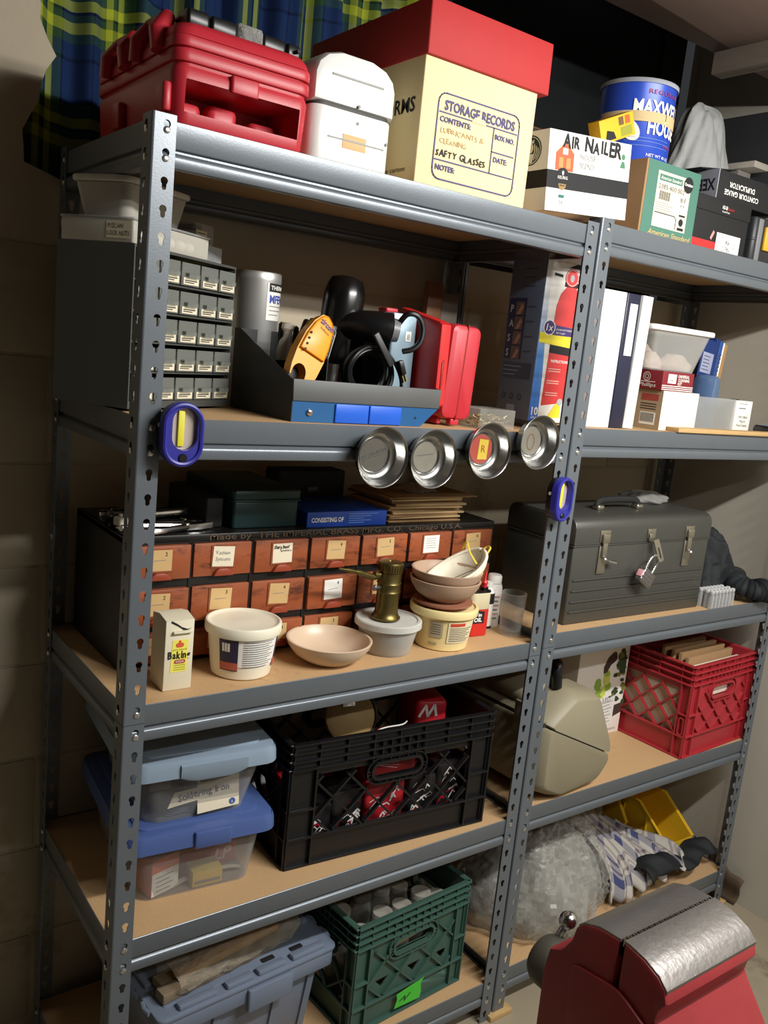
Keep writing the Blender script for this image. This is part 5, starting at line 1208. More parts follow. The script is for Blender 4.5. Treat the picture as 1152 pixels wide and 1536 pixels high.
# white tub
t = thing('lidded_tub', 'cream plastic tub with a lid and printed label beside the baking soda box', 'tub', (0.2475, 0.090, B3), 0)
CRM = mat('cream_plastic', (240, 234, 212), 0.4, 0, 0.04, 10)
g = G(); g.lathe([(0, 0), (0.050, 0), (0.053, 0.002), (0.054, 0.006), (0.0625, 0.078), (0.0625, 0.086), (0, 0.086)], 44); g.build('tub', [CRM], t)
g = G(); g.lathe([(0.0630, 0.080), (0.0675, 0.078), (0.0685, 0.081), (0.0685, 0.094), (0.067, 0.0965), (0.064, 0.097), (0.060, 0.0935), (0.054, 0.0925), (0.02, 0.0925), (0.008, 0.0935), (0, 0.0935)], 44); g.build('lid', [CRM], t)
g = G(); R0 = 0.0585; Fm = RZ(-26) @ front(0, -R0, 0.0) 
def tubprint(g, x0, x1, y0, y1, m, lift=0.0006, n=12):
    vs = []
    for i in range(n + 1):
        a = (x0 + (x1 - x0) * i / n) / R0
        for y in (y0, y1):
            R = 0.0535 + (y - 0.004) * 0.115 + lift + 0.0008; vs.append((R * sin(a), -R * cos(a), y))
    g.raw(vs, [(2 * i, 2 * i + 2, 2 * i + 3, 2 * i + 1) for i in range(n)], m, RZ(-6))
tubprint(g, -0.060, 0.060, 0.026, 0.080, 0); tubprint(g, -0.062, -0.028, 0.018, 0.076, 1, 0.0010); tubprint(g, -0.062, -0.028, 0.020, 0.034, 2, 0.0014)
tubprint(g, 0.050, 0.080, 0.018, 0.076, 1, 0.0010); tubprint(g, 0.046, 0.080, 0.020, 0.034, 2, 0.0014)
for k in range(12): tubprint(g, -0.020, 0.040 - 0.006 * (k % 3), 0.072 - 0.0042 * k, 0.0734 - 0.0042 * k, 3, 0.0012, 8)
for k in range(3): tubprint(g, -0.056 + 0.005 * k, -0.052 + 0.005 * k, 0.054, 0.07, 0, 0.0016, 2)
g.build('label', [WHITE, mat('midnight_print', (44, 40, 72), 0.5), mat('terracotta_print', (190, 96, 76), 0.5), mat('grey_text_print', (120, 120, 120), 0.6)], t)
# bowls
BEI = mat('beige_stoneware', (216, 192, 166), 0.35, 0, 0.06, 16)
def bowl_prof(r, h, th=0.005):
    return [(0, 0.0), (r * 0.50, 0.0), (r * 0.55, 0.002), (r * 0.80, h * 0.35), (r * 0.95, h * 0.72), (r, h * 0.98), (r - th * 0.4, h), (r - th, h * 0.98), (r * 0.94 - th, h * 0.72), (r * 0.78 - th, h * 0.40), (r * 0.5, th + h * 0.06), (0, th)]
g = G(); g.lathe(bowl_prof(0.083, 0.044), 48); o = g.build('bowl', [BEI]); tag(o, 'shallow beige stoneware bowl standing on the shelf between the two tubs', 'bowl', loc=(0.428, 0.0795, B3))
# deli tub with torch
t = thing('deli_tub', 'translucent deli tub of grey hardware under the brass blowtorch', 'tub', (0.572, 0.088, B3), 0)
g = G(); g.lathe([(0, 0), (0.048, 0), (0.050, 0.002), (0.064, 0.062), (0.0625, 0.062), (0.0485, 0.0035), (0, 0.003)], 40); g.build('tub', [FROST], t)
g = G(); g.lathe([(0, 0.0655), (0.058, 0.0655), (0.060, 0.068), (0.066, 0.068), (0.068, 0.066), (0.0685, 0.055), (0.0665, 0.055), (0.0660, 0.0625), (0, 0.0625)], 40); g.build('lid', [clear('milky_lid_clear', (222, 222, 214), 0.55, 0.35)], t)
g = G(); rnd = random.Random(6)
g.surf(20, 8, lambda u, v: ((0.008 + 0.044 * v) * cos(2 * pi * u), (0.008 + 0.044 * v) * sin(2 * pi * u), 0.016 + 0.018 * rnd.random() + 0.01 * (1 - v))); g.lathe([(0, 0.004), (0.047, 0.004), (0.052, 0.02)], 20); o = g.build('hardware', [mat('grey_hardware', (96, 96, 94), 0.5, 0.4, 0.4, 90)], t); o['kind'] = 'stuff'
t = thing('blowtorch', 'antique brass blowtorch with a thin curved nozzle standing on the deli tub', 'blowtorch', (0.562, 0.086, B3 + 0.0688), 0)
t.scale = (0.86, 0.86, 1.06)
BRS = mat('aged_brass', (112, 98, 56), 0.36, 0.85, 0.25, 24, dirt=((66, 58, 38), 20, 0.6))
g = G(); g.lathe([(0, 0), (0.034, 0), (0.0345, 0.003), (0.030, 0.007), (0.027, 0.014), (0.0265, 0.034), (0.0265, 0.050), (0.029, 0.053), (0.0265, 0.057), (0.0265, 0.066), (0.029, 0.069), (0.0265, 0.073), (0.0265, 0.090), (0, 0.091)], 36); g.build('tank', [BRS], t)
g = G(); pr = [(0, 0.091), (0.0285, 0.091), (0.029, 0.094), (0.029, 0.106), (0.0275, 0.109), (0.015, 0.1105), (0.006, 0.1105), (0.004, 0.108), (0, 0.108)]; g.lathe(pr, 36); 
for k in range(28): g.box(-0.0008, 0.0008, -0.0302, -0.0285, 0.094, 0.106, 0, RZ(k * 360 / 28))
g.build('cap', [BRS], t)
g = G(); g.tube(spline([(-0.024, 0, 0.086), (-0.045, -0.002, 0.082), (-0.070, -0.004, 0.088), (-0.100, -0.008, 0.096), (-0.150, -0.012, 0.106)]), [0.0055] * 7 + [0.0062] * 6 + [0.0055] * 5 + [0.004] * 4 + [0.0025] * 3, 10); g.cyl(0.0075, 0, 0.012, 0, T(-0.033, 0, 0.084) @ RY(-80), 12); g.build('nozzle', [BRS], t)
g = G(); g.tube([(-0.026, -0.004, 0.062), (-0.046, -0.008, 0.063)], 0.0035, 8); g.cyl(0.006, 0, 0.004, 0, T(-0.048, -0.008, 0.063) @ RY(90), 12); g.build('valve', [mat('dull_metal', (120, 120, 122))], t)
g = G(); g.tube([(-0.030, -0.006, 0.066), (-0.031, -0.006, 0.04), (-0.033, -0.006, 0.02)], 0.0022, 6); g.build('pump_rod', [BRS], t)
# yellow tub with stacked bowls and mask
t = thing('yogurt_tub', 'pale yellow plastic tub with a printed ingredients label under two stacked bowls', 'tub', (0.708, 0.0785, B3), 0)
PYE = mat('pale_yellow_plastic', (238, 218, 158), 0.45, 0, 0.05)
g = G(); g.lathe([(0, 0), (0.052, 0), (0.055, 0.002), (0.066, 0.074), (0.0645, 0.074), (0.053, 0.004), (0, 0.003)], 44); g.build('tub', [PYE], t)
g = G(); g.lathe([(0.0655, 0.074), (0.0715, 0.072), (0.072, 0.075), (0.0725, 0.085), (0.071, 0.088), (0.066, 0.0885), (0.063, 0.085), (0, 0.0845)], 44); g.build('lid', [PYE], t)
g = G()
def ywrap(x0, x1, y0, y1, m, lift=0.0006, n=10):
    vs = []
    for i in range(n + 1):
        a = (x0 + (x1 - x0) * i / n) / 0.0605
        for y in (y0, y1):
            R = 0.055 + y * 0.152 + lift + 0.0006; vs.append((R * sin(a), -R * cos(a), y))
    g.raw(vs, [(2 * i, 2 * i + 2, 2 * i + 3, 2 * i + 1) for i in range(n)], m, RZ(-20))
ywrap(-0.010, 0.052, 0.020, 0.066, 0); ywrap(-0.006, 0.026, 0.057, 0.064, 1, 0.001)
for k in range(8): ywrap(-0.006, 0.046 - 0.006 * (k % 3), 0.052 - 0.004 * k, 0.0534 - 0.004 * k, 2, 0.001, 6)
ywrap(-0.046, -0.020, 0.030, 0.064, 3); 
for k in range(5): ywrap(-0.044, -0.024, 0.058 - 0.005 * k, 0.0592 - 0.005 * k, 2, 0.001, 4)
ywrap(-0.050, -0.030, 0.014, 0.018, 3)
g.build('label', [mat('buff_label', (232, 218, 180), 0.7), mat('tomato_print', (206, 72, 50), 0.6), mat('dark_text_print', (84, 76, 66), 0.7), mat('greyed_print', (176, 166, 140), 0.7)], t)
DUST = mat('dusty_taupe_stoneware', (186, 156, 132), 0.45, 0, 0.1, 12)
zb = B3 + 0.0888
g = G(); g.lathe([(0, 0.0), (0.05, 0.0), (0.054, 0.002), (0.062, 0.006), (0.062, 0.010), (0, 0.010)], 36); o = g.build('saucer', [mat('rust_clay', (150, 96, 72), 0.8)]); tag(o, 'rust coloured clay saucer on the pale yellow tub under the bowls', 'saucer', loc=(0.70, 0.0765, zb))
for k, lab in enumerate(('lower taupe stoneware bowl of the pair stacked on the yellow tub', 'upper taupe stoneware bowl holding the dust mask')):
    g = G(); g.lathe(bowl_prof(0.0745, 0.046), 48); tag(g.build('bowl', [DUST]), lab, 'bowl', 'bowls stacked on the yellow tub', loc=(0.700 + 0.002 * k, 0.0755, zb + 0.0104 + 0.019 * k), rz=20 * k)
t = thing('dust_mask', 'white cup dust mask with yellow straps lying in the upper bowl', 'dust mask', (0.716, 0.074, zb + 0.0735), 0)
t.scale = (1.15, 1.15, 1.1)
g = G(); Mm = T(0, 0, 0) @ RZ(-8) @ RY(-28)
def cup(u, v):
    a = 2 * pi * u; r = sin(min(1, v * 1.02) * pi / 2); rr = r * (1 + 0.16 * cos(a)) 
    return (0.060 * rr * cos(a), 0.046 * rr * sin(a), -0.030 * (1 - v ** 2.2) + 0.004 * cos(2 * a) * v)
g.surf(36, 14, cup, 0, Mm)
g.tube([(lambda q: tuple(Mm @ Vector(q)))(cup(i / 36, 1.0)) for i in range(36)], 0.0022, 6, closed=True); ms = g.build('cup', [mat('white_felt', (234, 228, 208), 0.9, 0, 0.06, 60, bump=0.2, bs=200)], t, sharp=80)
md = ms.modifiers.new('felt', 'SOLIDIFY'); md.thickness = 0.0012
g = G(); g.raw([tuple(Mm @ Vector(q)) for q in ((-0.052, -0.012, -0.004), (0.028, -0.022, -0.010), (0.030, -0.010, -0.018), (-0.05, 0.000, -0.012))], [(0, 1, 2, 3)]); g.build('nose_foam', [mat('grey_foam', (120, 116, 104), 0.9)], t)
g = G(); YS = mat('yellow_strap', (226, 196, 70), 0.7)
g.tube([tuple(Mm @ Vector(q)) for q in spline([(0.030, -0.038, 0.006), (0.034, -0.02, 0.024), (0.05, 0.01, 0.03), (0.045, 0.03, 0.010)])], 0.0022, 6, flat=0.6)
g.build('strap', [YS], t)
g = G(); g.tube([tuple(Mm @ Vector(q)) for q in spline([(-0.060, -0.020, 0.004), (-0.050, -0.040, 0.004), (-0.02, -0.045, 0.0), (0.0, -0.044, -0.004)])], 0.0022, 6, flat=0.6); g.build('strap', [YS], t)
g = G(); g.tube([tuple(Mm @ Vector(q)) for q in spline([(0.062, -0.02, 0.002), (0.078, -0.014, 0.006), (0.082, 0.0, 0.004), (0.066, 0.006, 0.0)])], 0.002, 6); g.build('strap', [YS], t)
# oil can, bottles, glass
t = thing('oil_can', 'red and cream oil can with a red spout standing right of the stacked bowls', 'oil can', (0.822, 0.098, B3), -4)
g = G(); g.prism(rrect(-0.027, 0.027, -0.014, 0.014, 0.012), 0, 0.060, 0, None, e=0.002); g.build('lower_can', [mat('oil_can_red', (206, 44, 36), 0.35)], t)
g = G(); g.prism(rrect(-0.027, 0.027, -0.014, 0.014, 0.012), 0.0602, 0.098, 0, None, e=0.002); g.build('upper_can', [mat('oil_can_cream', (214, 204, 170), 0.4, 0, 0.1, 30, dirt=((90, 80, 60), 40, 0.62))], t)
g = G(); g.flat([(-0.020, 0.030), (0.010, 0.030), (0.010, 0.056), (-0.024, 0.062)], front(0, -0.0142, 0), 0); g.text('3 in', 0.011, T(-0.018, -0.0144, 0.046) @ FRONT, 1, width=0.02, bold=0.03, lift=0.001); g.text('OIL', 0.013, T(-0.018, -0.0144, 0.034) @ FRONT, 1, width=0.022, bold=0.03, lift=0.001); g.build('label', [INK, WHITE], t)
g = G(); g.prism(rrect(-0.0275, 0.0275, -0.0145, 0.0145, 0.012), 0.098, 0.102, 0, None, e=0.0015); g.lathe([(0.009, 0.102), (0.009, 0.108), (0, 0.108)], 14, 0, T(0.012, 0, 0)); g.build('top_rim', [BLACK], t)
g = G(); g.lathe([(0.006, 0.108), (0.0055, 0.114), (0.0075, 0.118), (0.003, 0.124), (0.0022, 0.140), (0.0012, 0.143), (0, 0.143)], 12, 0, T(0.012, 0, 0)); g.build('spout', [mat('spout_red', (206, 40, 46), 0.35)], t)
t = thing('bottle', 'slim white bottle with a black label band between oil can and white bottle', 'bottle', (0.876, 0.128, B3), 0)
g = G(); g.lathe([(0, 0), (0.0155, 0), (0.016, 0.002), (0.016, 0.088), (0.012, 0.094), (0.010, 0.096), (0.010, 0.108), (0, 0.109)], 24); g.build('bottle', [WHITE], t)
g = G(); g.lathe([(0.0163, 0.060), (0.0166, 0.060), (0.0166, 0.084), (0.0163, 0.084)], 24); g.lathe([(0.0163, 0.002), (0.0166, 0.002), (0.0166, 0.008), (0.0163, 0.008)], 24); g.build('label_band', [INK], t)
t = thing('bottle', 'white plastic powder bottle with a domed cap behind the drinking glass', 'bottle', (0.9045, 0.140, B3), 0)
g = G(); g.lathe([(0, 0), (0.019, 0), (0.020, 0.002), (0.020, 0.092), (0.017, 0.100), (0, 0.101)], 28); g.build('bottle', [WHITE], t)
g = G(); g.lathe([(0.0165, 0.1012), (0.0165, 0.116), (0.014, 0.120), (0.005, 0.1215), (0, 0.1215)], 24); g.build('cap', [WCARD], t)
g = G(); F = RZ(-25) @ front(0, -0.020, 0)
for k in range(6): g.wrapflat(-0.010, 0.012 - 0.004 * (k % 2), 0.070 - 0.010 * k, 0.074 - 0.010 * k, 0.020, F, k % 2, 0.0006, 6)
g.build('label', [mat('rose_print', (206, 160, 156), 0.6), DGR], t)
t = thing('drinking_glass', 'empty clear drinking glass at the right front corner by the middle post', 'glass', (0.9055, 0.0735, B3), 0)
GLS = clear('drinking_glass', (225, 225, 220), 0.03, 0.04)
g = G(); g.lathe([(0, 0), (0.022, 0), (0.024, 0.002), (0.0285, 0.096), (0.0275, 0.0965), (0.0225, 0.010), (0, 0.008)], 36); g.build('glass', [GLS], t)

# ================================================================== THIRD SHELF, RIGHT
t = thing('tool_box', 'large dark grey steel toolbox with three latches and a hanging padlock', 'toolbox', (1.043, 0.042, R3), -0.8)
TGR = mat('hammertone_grey', (80, 80, 75), 0.42, 0.35, 0.06, 120, bump=0.08, bs=220)
tw, td, th = 0.512, 0.225, 0.252; zs = 0.188
prof = [(0, zs + 0.001), (0, th - 0.026), (-0.004, th - 0.012), (-0.012, th - 0.004), (-0.026, th), (-td + 0.026, th), (-td + 0.012, th - 0.004), (-td + 0.004, th - 0.012), (-td, th - 0.026), (-td, zs + 0.001)]
g = G(); g.prism(prof, -tw, 0.0, 0, LEFT, e=0.004); g.build('lid', [TGR], t)
g = G(); g.rbox(0.002, tw - 0.002, 0.002, td - 0.002, 0, zs, 0.004, 0.003)
for k, z in enumerate((0.104, 0.078, 0.052, 0.028)): g.rbox(0.012, tw - 0.012, -0.0014, 0.003, z, z + 0.004, 0.001, 0.0012)
g.rbox(0.0, tw, 0.0, td, zs - 0.004, zs, 0.004, 0.001)
g.build('box_body', [TGR], t)
NIK = mat('worn_nickel', (168, 162, 146), 0.35, 0.85, 0.2, 40)
for x, open_ in ((0.100, 1), (0.420, 0)):
    g = G(); g.rbox(x - 0.017, x + 0.017, -0.002, 0.0, zs + 0.006, zs + 0.034, 0.004, 0.001); g.rbox(x - 0.012, x + 0.012, -0.008, -0.002, zs + 0.004, zs + 0.026, 0.002, 0.002); lt = g.build('latch', [NIK], t)
    g = G(); g.rbox(x - 0.014, x + 0.014, -0.002, 0.0015, zs - 0.07, zs - 0.004, 0.002, 0.001); g.rbox(x - 0.008, x + 0.008, -0.007, -0.002, zs - 0.03, zs + 0.008, 0.002, 0.002); g.build('strike_plate', [NIK], lt)
    g = G(); g.tube(spline([(x, -0.006, zs - 0.026), (x + 0.004, -0.014, zs - 0.034), (x + (0.030 if open_ else 0.004), -0.018 if open_ else -0.010, zs - (0.040 if open_ else 0.056))]), 0.005, 8, flat=0.5); g.build('lever', [CHROME], lt)
x = 0.268
g = G(); g.rbox(x - 0.015, x + 0.015, -0.003, 0.0, zs + 0.008, zs + 0.032, 0.004, 0.001); g.rbox(x - 0.013, x + 0.003, -0.008, -0.003, zs + 0.002, zs + 0.022, 0.003, 0.003); hs = g.build('hasp', [NIK], t)
g = G(); g.holed(rrect(-0.010, 0.010, -0.052, 0.004, 0.005), [stadium(0, -0.030, 0.006, 0.028)], 0, 0.0025, 0, T(x + 0.004, -0.014, zs + 0.004) @ RX(-16) @ RY(-14) @ FRONT); g.build('hasp_flap', [NIK], hs)
g = G(); g.tube(spline([(0.16, 0.085, th + 0.002), (0.165, 0.088, th + 0.02), (0.21, 0.09, th + 0.024), (0.26, 0.09, th + 0.024), (0.305, 0.088, th + 0.02), (0.31, 0.085, th + 0.002)]), 0.006, 8, flat=1.4); g.build('carry_handle', [BLACKM], t)
for x in (0.152, 0.298):
    g = G(); g.rbox(x, x + 0.024, 0.075, 0.098, th, th + 0.012, 0.005, 0.004); g.build('handle_bracket', [NIK], t)
t = thing('padlock', 'silver laminated padlock hanging open from the toolbox hasp', 'padlock', (1.314, 0.0135, R3 + 0.160), 0)
t.scale = (1.25, 1.0, 1.25)
g = G(); Mp = RY(32); g.rbox(-0.020, 0.020, -0.009, 0.009, -0.066, -0.036, 0.004, 0.003, 0, Mp)
for k in range(4): g.rbox(-0.0205, 0.0205, -0.0095, 0.0095, -0.062 + 0.007 * k, -0.058 + 0.007 * k, 0.004, 0.001, 0, Mp)
g.build('lock_body', [mat('laminated_steel', (150, 150, 152), 0.3, 0.9)], t)
g = G(); g.tube([tuple(Mp @ Vector(q)) for q in spline([(-0.012, 0, -0.037), (-0.012, 0, -0.016), (-0.008, 0, -0.006), (0.0, 0, -0.002), (0.008, 0, -0.006), (0.012, 0, -0.016), (0.012, 0, -0.037)])], 0.003, 10); g.build('shackle', [CHROME], t)
g = G(); g.rbox(-0.0225, -0.020, -0.008, 0.008, -0.058, -0.044, 0.001, 0.0008, 0, Mp); g.build('pink_tag', [mat('pink_sticker', (222, 160, 168), 0.5)], t)
# rag
def cloth_heap(name, lab, cat, loc, rx, ry, h, m, seed, amp=0.2, n=44, rz=0, bumpm=True, squash=0.5):
    g = crumple(0, 0, 0, rx, ry, h, seed, amp, n, int(n * 0.6), squash=squash); o = g.build(name, [m], None, sharp=75); return tag(o, lab, cat, loc=loc, rz=rz)
cloth_heap('rag', 'grey crumpled rag on the back right of the toolbox lid', 'rag', (1.487, 0.208, R3 + 0.2528), 0.062, 0.045, 0.026, mat('grey_rag', (128, 128, 124), 0.9, 0, 0.1, 20, bump=0.4, bs=60), 31, 0.25, rz=-12)
# black jacket: draped folds
BJK = mat('black_jacket_cloth', (20, 24, 28), 0.75, 0, 0.2, 10, bump=0.9, bs=22)
g = G(); rnd = random.Random(17)
def jk(u, v):
    a = 2 * pi * u; t_ = v * pi / 2
    rr = cos(t_) ** 0.55 if v < 1 else 0
    fold = 1 + 0.10 * sin(5 * a + 3 * v) + 0.07 * sin(9 * a - 7 * v) + 0.05 * abs(sin(13 * a + 9 * v)) + 0.035 * sin(23 * a - 14 * v)
    x = 0.118 * rr * fold * cos(a); y = 0.150 * rr * fold * sin(a)
    z = 0.175 * sin(t_) ** 1.2 + (0.012 * sin(9 * x * 20 + 6 * y * 15) + 0.009 * abs(sin(60 * x - 85 * y)) + 0.006 * abs(sin(130 * x + 70 * y))) * sin(t_) - 0.22 * max(0, x) * sin(t_)
    return (x, y, max(0.001, z))
g.surf(72, 30, jk); bmesh.ops.remove_doubles(g.bm, verts=g.bm.verts, dist=1e-5); g.build('jacket_body', [BJK], None, sharp=80)
o = bpy.data.objects['jacket_body']
o.name = 'jacket'; tag(o, 'black jacket bundled on the shelf right of the toolbox', 'jacket', loc=(1.706, 0.215, R3))
g = G(); sp_ = spline([(0.08, -0.12, 0.055), (0.04, -0.17, 0.042), (0.055, -0.205, 0.036), (0.09, -0.216, 0.034), (0.112, -0.206, 0.036)], 14); g.tube(sp_, [0.034 + 0.0055 * sin(i * 1.35) * sin(i * 0.31 + 1) + 0.002 * sin(i * 3.1) for i in range(len(sp_))], 20, flat=0.75); sl = g.build('sleeve', [BJK], o, sharp=80)
# clear tubes
rnd = random.Random(3)
n_ = 0
for r_ in range(3):
    for c_ in range(7):
        x = 1.572 + 0.0155 * c_ + 0.004 * (r_ % 2); y = 0.012 + 0.017 * r_
        if n_ == 0:
            t0 = thing('plastic_tube', 'clear plastic tube standing in the cluster right of the toolbox', 'plastic tube', (x, y, R3), 0, 'clear plastic tubes by the toolbox')
            g = G(); g.lathe([(0, 0), (0.0068, 0), (0.007, 0.001), (0.0068, 0.034), (0.005, 0.040), (0.0052, 0.046), (0.004, 0.047), (0.004, 0.039), (0.0058, 0.033), (0.006, 0.003), (0, 0.002)], 12); g.build('tube', [clear('tube_plastic', (230, 232, 232), 0.16, 0.1)], t0)
            g = G(); g.lathe([(0.0055, 0.040), (0.0062, 0.041), (0.0062, 0.047), (0.0045, 0.049), (0, 0.049)], 10); g.build('cap', [clear('tube_cap', (235, 235, 235), 0.45, 0.2)], t0)
        else:
            q = copy_tree(t0); q.location = (x, y, R3)
        n_ += 1
# ================================================================== FOURTH SHELF, LEFT
def storage_bin(lab, loc, rz, w, d, h, lidm, bodym, tx=0.02, ty=0.02, handle='wave'):
    t = thing('storage_bin', lab, 'storage bin', loc, rz, 'clear storage bins with blue lids')
    shell(0.008, w - 0.008, 0.008, d - 0.008, 0, h, 0.028, tx, ty, 0.0022).build('bin', [bodym], t)
    g = G(); e = 0.0
    g.rbox(-0.006, w + 0.006, -0.006, d + 0.006, h + 0.0005, h + 0.014, 0.030, 0.006, n=6)
    g.rbox(0.018, w - 0.018, 0.018, d - 0.018, h + 0.008, h + 0.0175, 0.02, 0.002, n=6)
    skirt = []
    for z, k in ((h + 0.012, 0.0), (h + 0.002, 0.003), (h - 0.016, 0.004), (h - 0.016, 0.001), (h + 0.002, 0.0)):
        skirt.append([(x, y, z) for x, y in rrect(-0.006 - k, w + 0.006 + k, -0.006 - k, d + 0.006 + k, 0.03, 6)])
    g.loft(skirt, 0, None, (False, False)); g.build('lid', [lidm], t)
    g = G()
    if handle == 'wave': g.loft([[(x, -0.010, h - 0.017 - a), (x, -0.0135, h - 0.012 - a), (x, -0.0135, h + 0.006), (x, -0.008, h + 0.008)] for x, a in ((w * 0.30, 0), (w * 0.36, 0.006), (w * 0.42, 0.009), (w * 0.66, 0.009), (w * 0.72, 0.006), (w * 0.78, 0))], 0)
    else: g.rbox(w * 0.42, w * 0.68, -0.0155, -0.007, h - 0.020, h + 0.012, 0.004, 0.003)
    bmesh.ops.recalc_face_normals(g.bm, faces=g.bm.faces); g.build('lid_latch', [lidm], t)
    return t
BODC = clear('bin_plastic', (196, 196, 196), 0.08, 0.25)
storage_bin('lower clear storage bin with a royal blue lid holding orange and yellow boxes', (0.050, 0.072, B4), -5, 0.268, 0.345, 0.128, mat('royal_blue_lid', (76, 98, 154), 0.35, 0, 0.05), BODC, 0.016, 0.016, 'flat')
storage_bin('upper clear storage bin with a pale steel blue lid and soldering iron note', (0.052, 0.070, B4 + 0.1462), -5, 0.258, 0.345, 0.120, mat('steel_blue_lid', (138, 156, 174), 0.35, 0, 0.05), BODC, 0.026, 0.026)
MB_ = T(0.050, 0.072, B4) @ RZ(-5)
def inb(x, y, z): return tuple(MB_ @ Vector((x, y, z)))
t = thing('parts_box', 'orange and white small parts box inside the lower storage bin, on the left', 'carton', inb(0.050, 0.024, 0.003), 14, ry=0)
g = G(); g.rbox(0, 0.060, 0, 0.05, 0, 0.072, 0.001, 0.001); g.build('carton', [mat('orange_cardboard', (222, 108, 58), 0.6)], t)
g = G(); F = front(0, 0, 0); g.flat([(0.001, 0.001), (0.059, 0.001), (0.059, 0.046), (0.001, 0.046)], F, 0)
for k in range(4): g.stroke([(0.010, 0.036 - 0.009 * k), (0.046 - 0.006 * (k % 2), 0.036 - 0.009 * k)], 0.0018, F, 1, 0.001)
g.build('label', [WHITE, DGR], t)
t = thing('parts_box', 'small yellow box inside the lower storage bin', 'carton', inb(0.128, 0.026, 0.003), -4)
g = G(); g.rbox(0, 0.058, 0, 0.04, 0, 0.030, 0.001, 0.001); g.build('carton', [mat('soft_yellow_cardboard', (226, 196, 84), 0.6)], t); g = G(); g.rbox(0.004, 0.054, -0.0006, 0, 0.006, 0.012, 0.001, 0.0002); g.build('print', [DGR], t)
t = thing('parts_box', 'red printed box lying behind the yellow box in the lower storage bin', 'carton', inb(0.120, 0.070, 0.003), 2)
g = G(); g.rbox(0, 0.115, 0, 0.09, 0, 0.052, 0.001, 0.001); g.build('carton', [mat('brick_red_cardboard', (176, 66, 52), 0.6)], t); g = G(); g.text('LP', 0.034, T(0.068, 0, 0.012) @ FRONT, 0, width=0.034, bold=0.03, lift=0.001, shear=0.2); g.build('print', [mat('pale_pink_print', (230, 190, 180), 0.6)], t)
t = thing('paper_bundle', 'loose pale paper lying along the bottom of the lower storage bin', 'papers', inb(0.035, 0.03, 0.003), 0)
g = G(); g.surf(12, 4, lambda u, v: (0.06 + 0.14 * u, 0.006 * v * 2, 0.003 + 0.012 * sin(pi * u) + 0.002 * sin(9 * u))); g.rbox(0.03, 0.20, 0.24, 0.28, 0, 0.08, 0.004, 0.003); g.build('papers', [mat('pale_paper', (206, 196, 176), 0.8)], t)
MU = T(0.052, 0.070, B4 + 0.1462) @ RZ(-5)
def inu(x, y, z): return tuple(MU @ Vector((x, y, z)))
t = thing('paper_note', 'handwritten soldering iron note inside the front of the upper storage bin', 'paper note', inu(0.070, 0.0268, 0.018), -5, rx=0)
g = G(); Fn = T(0, 0, 0) @ RX(-9) @ FRONT @ RZ(2)
g.flat([(0.055, -0.012), (0.135, -0.010), (0.137, 0.052), (0.057, 0.052)], Fn, 0, 0.0002); g.flat([(0.0, 0.010), (0.128, 0.020), (0.130, 0.040), (0.014, 0.036)], Fn, 0, 0.0010)
g.flat([(0.0, 0.010), (0.128, 0.020), (0.130, 0.040), (0.014, 0.036)][::-1], Fn, 0, 0.0002)
g.text('Soldering Iron', 0.017, Fn @ T(0.020, 0.019, 0) @ RZ(3), 1, width=0.098, jit=0.10, lift=0.0018, bold=0.02)
g.flat(circle(0.122, -0.001, 0.006, 12), Fn, 2, 0.0012); g.text('a', 0.009, Fn @ T(0.1195, -0.004, 0), 0, lift=0.0018); g.stroke([(0.064, 0.048), (0.118, 0.049)], 0.006, Fn, 3, 0.0008)
g.build('paper', [PAPER, INK, mat('blue_logo_print', (60, 90, 160), 0.6), mat('brown_print', (110, 80, 50), 0.6)], t)
for k, (x, y, w, d, h, m, lab) in enumerate(((0.04, 0.09, 0.07, 0.1, 0.07, mat('charcoal_plastic', (40, 42, 44)), 'charcoal tool holder inside the upper storage bin'), (0.12, 0.085, 0.05, 0.08, 0.06, mat('grey_cardboard', (130, 126, 120)), 'grey carton inside the upper storage bin behind the note'), (0.178, 0.06, 0.04, 0.06, 0.085, mat('white_pouch', (224, 222, 214), 0.6), 'white pouch inside the right end of the upper storage bin'))):
    t = thing(('tool_holder', 'parts_box', 'pouch')[k], lab, ('tool holder', 'carton', 'pouch')[k], inu(x, y, 0.0032), -5 + 6 * k)
    g = G(); g.rbox(0, w, 0, d, 0, h, 0.006, 0.004); g.build('body', [m], t); g = G(); g.rbox(w * 0.2, w * 0.8, -0.001, 0, h * 0.4, h * 0.7, 0.001, 0.0004); g.build('label', [DGR], t)
t = thing('solder_coil', 'loose coil of wire at the bottom of the upper storage bin', 'wire coil', inu(0.10, 0.052, 0.0035), 0)
g = G()
for k in range(3): g.tube([((0.028 - 0.003 * k) * cos(a), 0.010 * sin(a), 0.003 + 0.004 * k + 0.002 * sin(3 * a)) for a in [2 * pi * i / 30 for i in range(30)]], 0.0014, 5, closed=True)
g.build('wire', [mat('blue_grey_wire', (110, 124, 140), 0.4)], t)

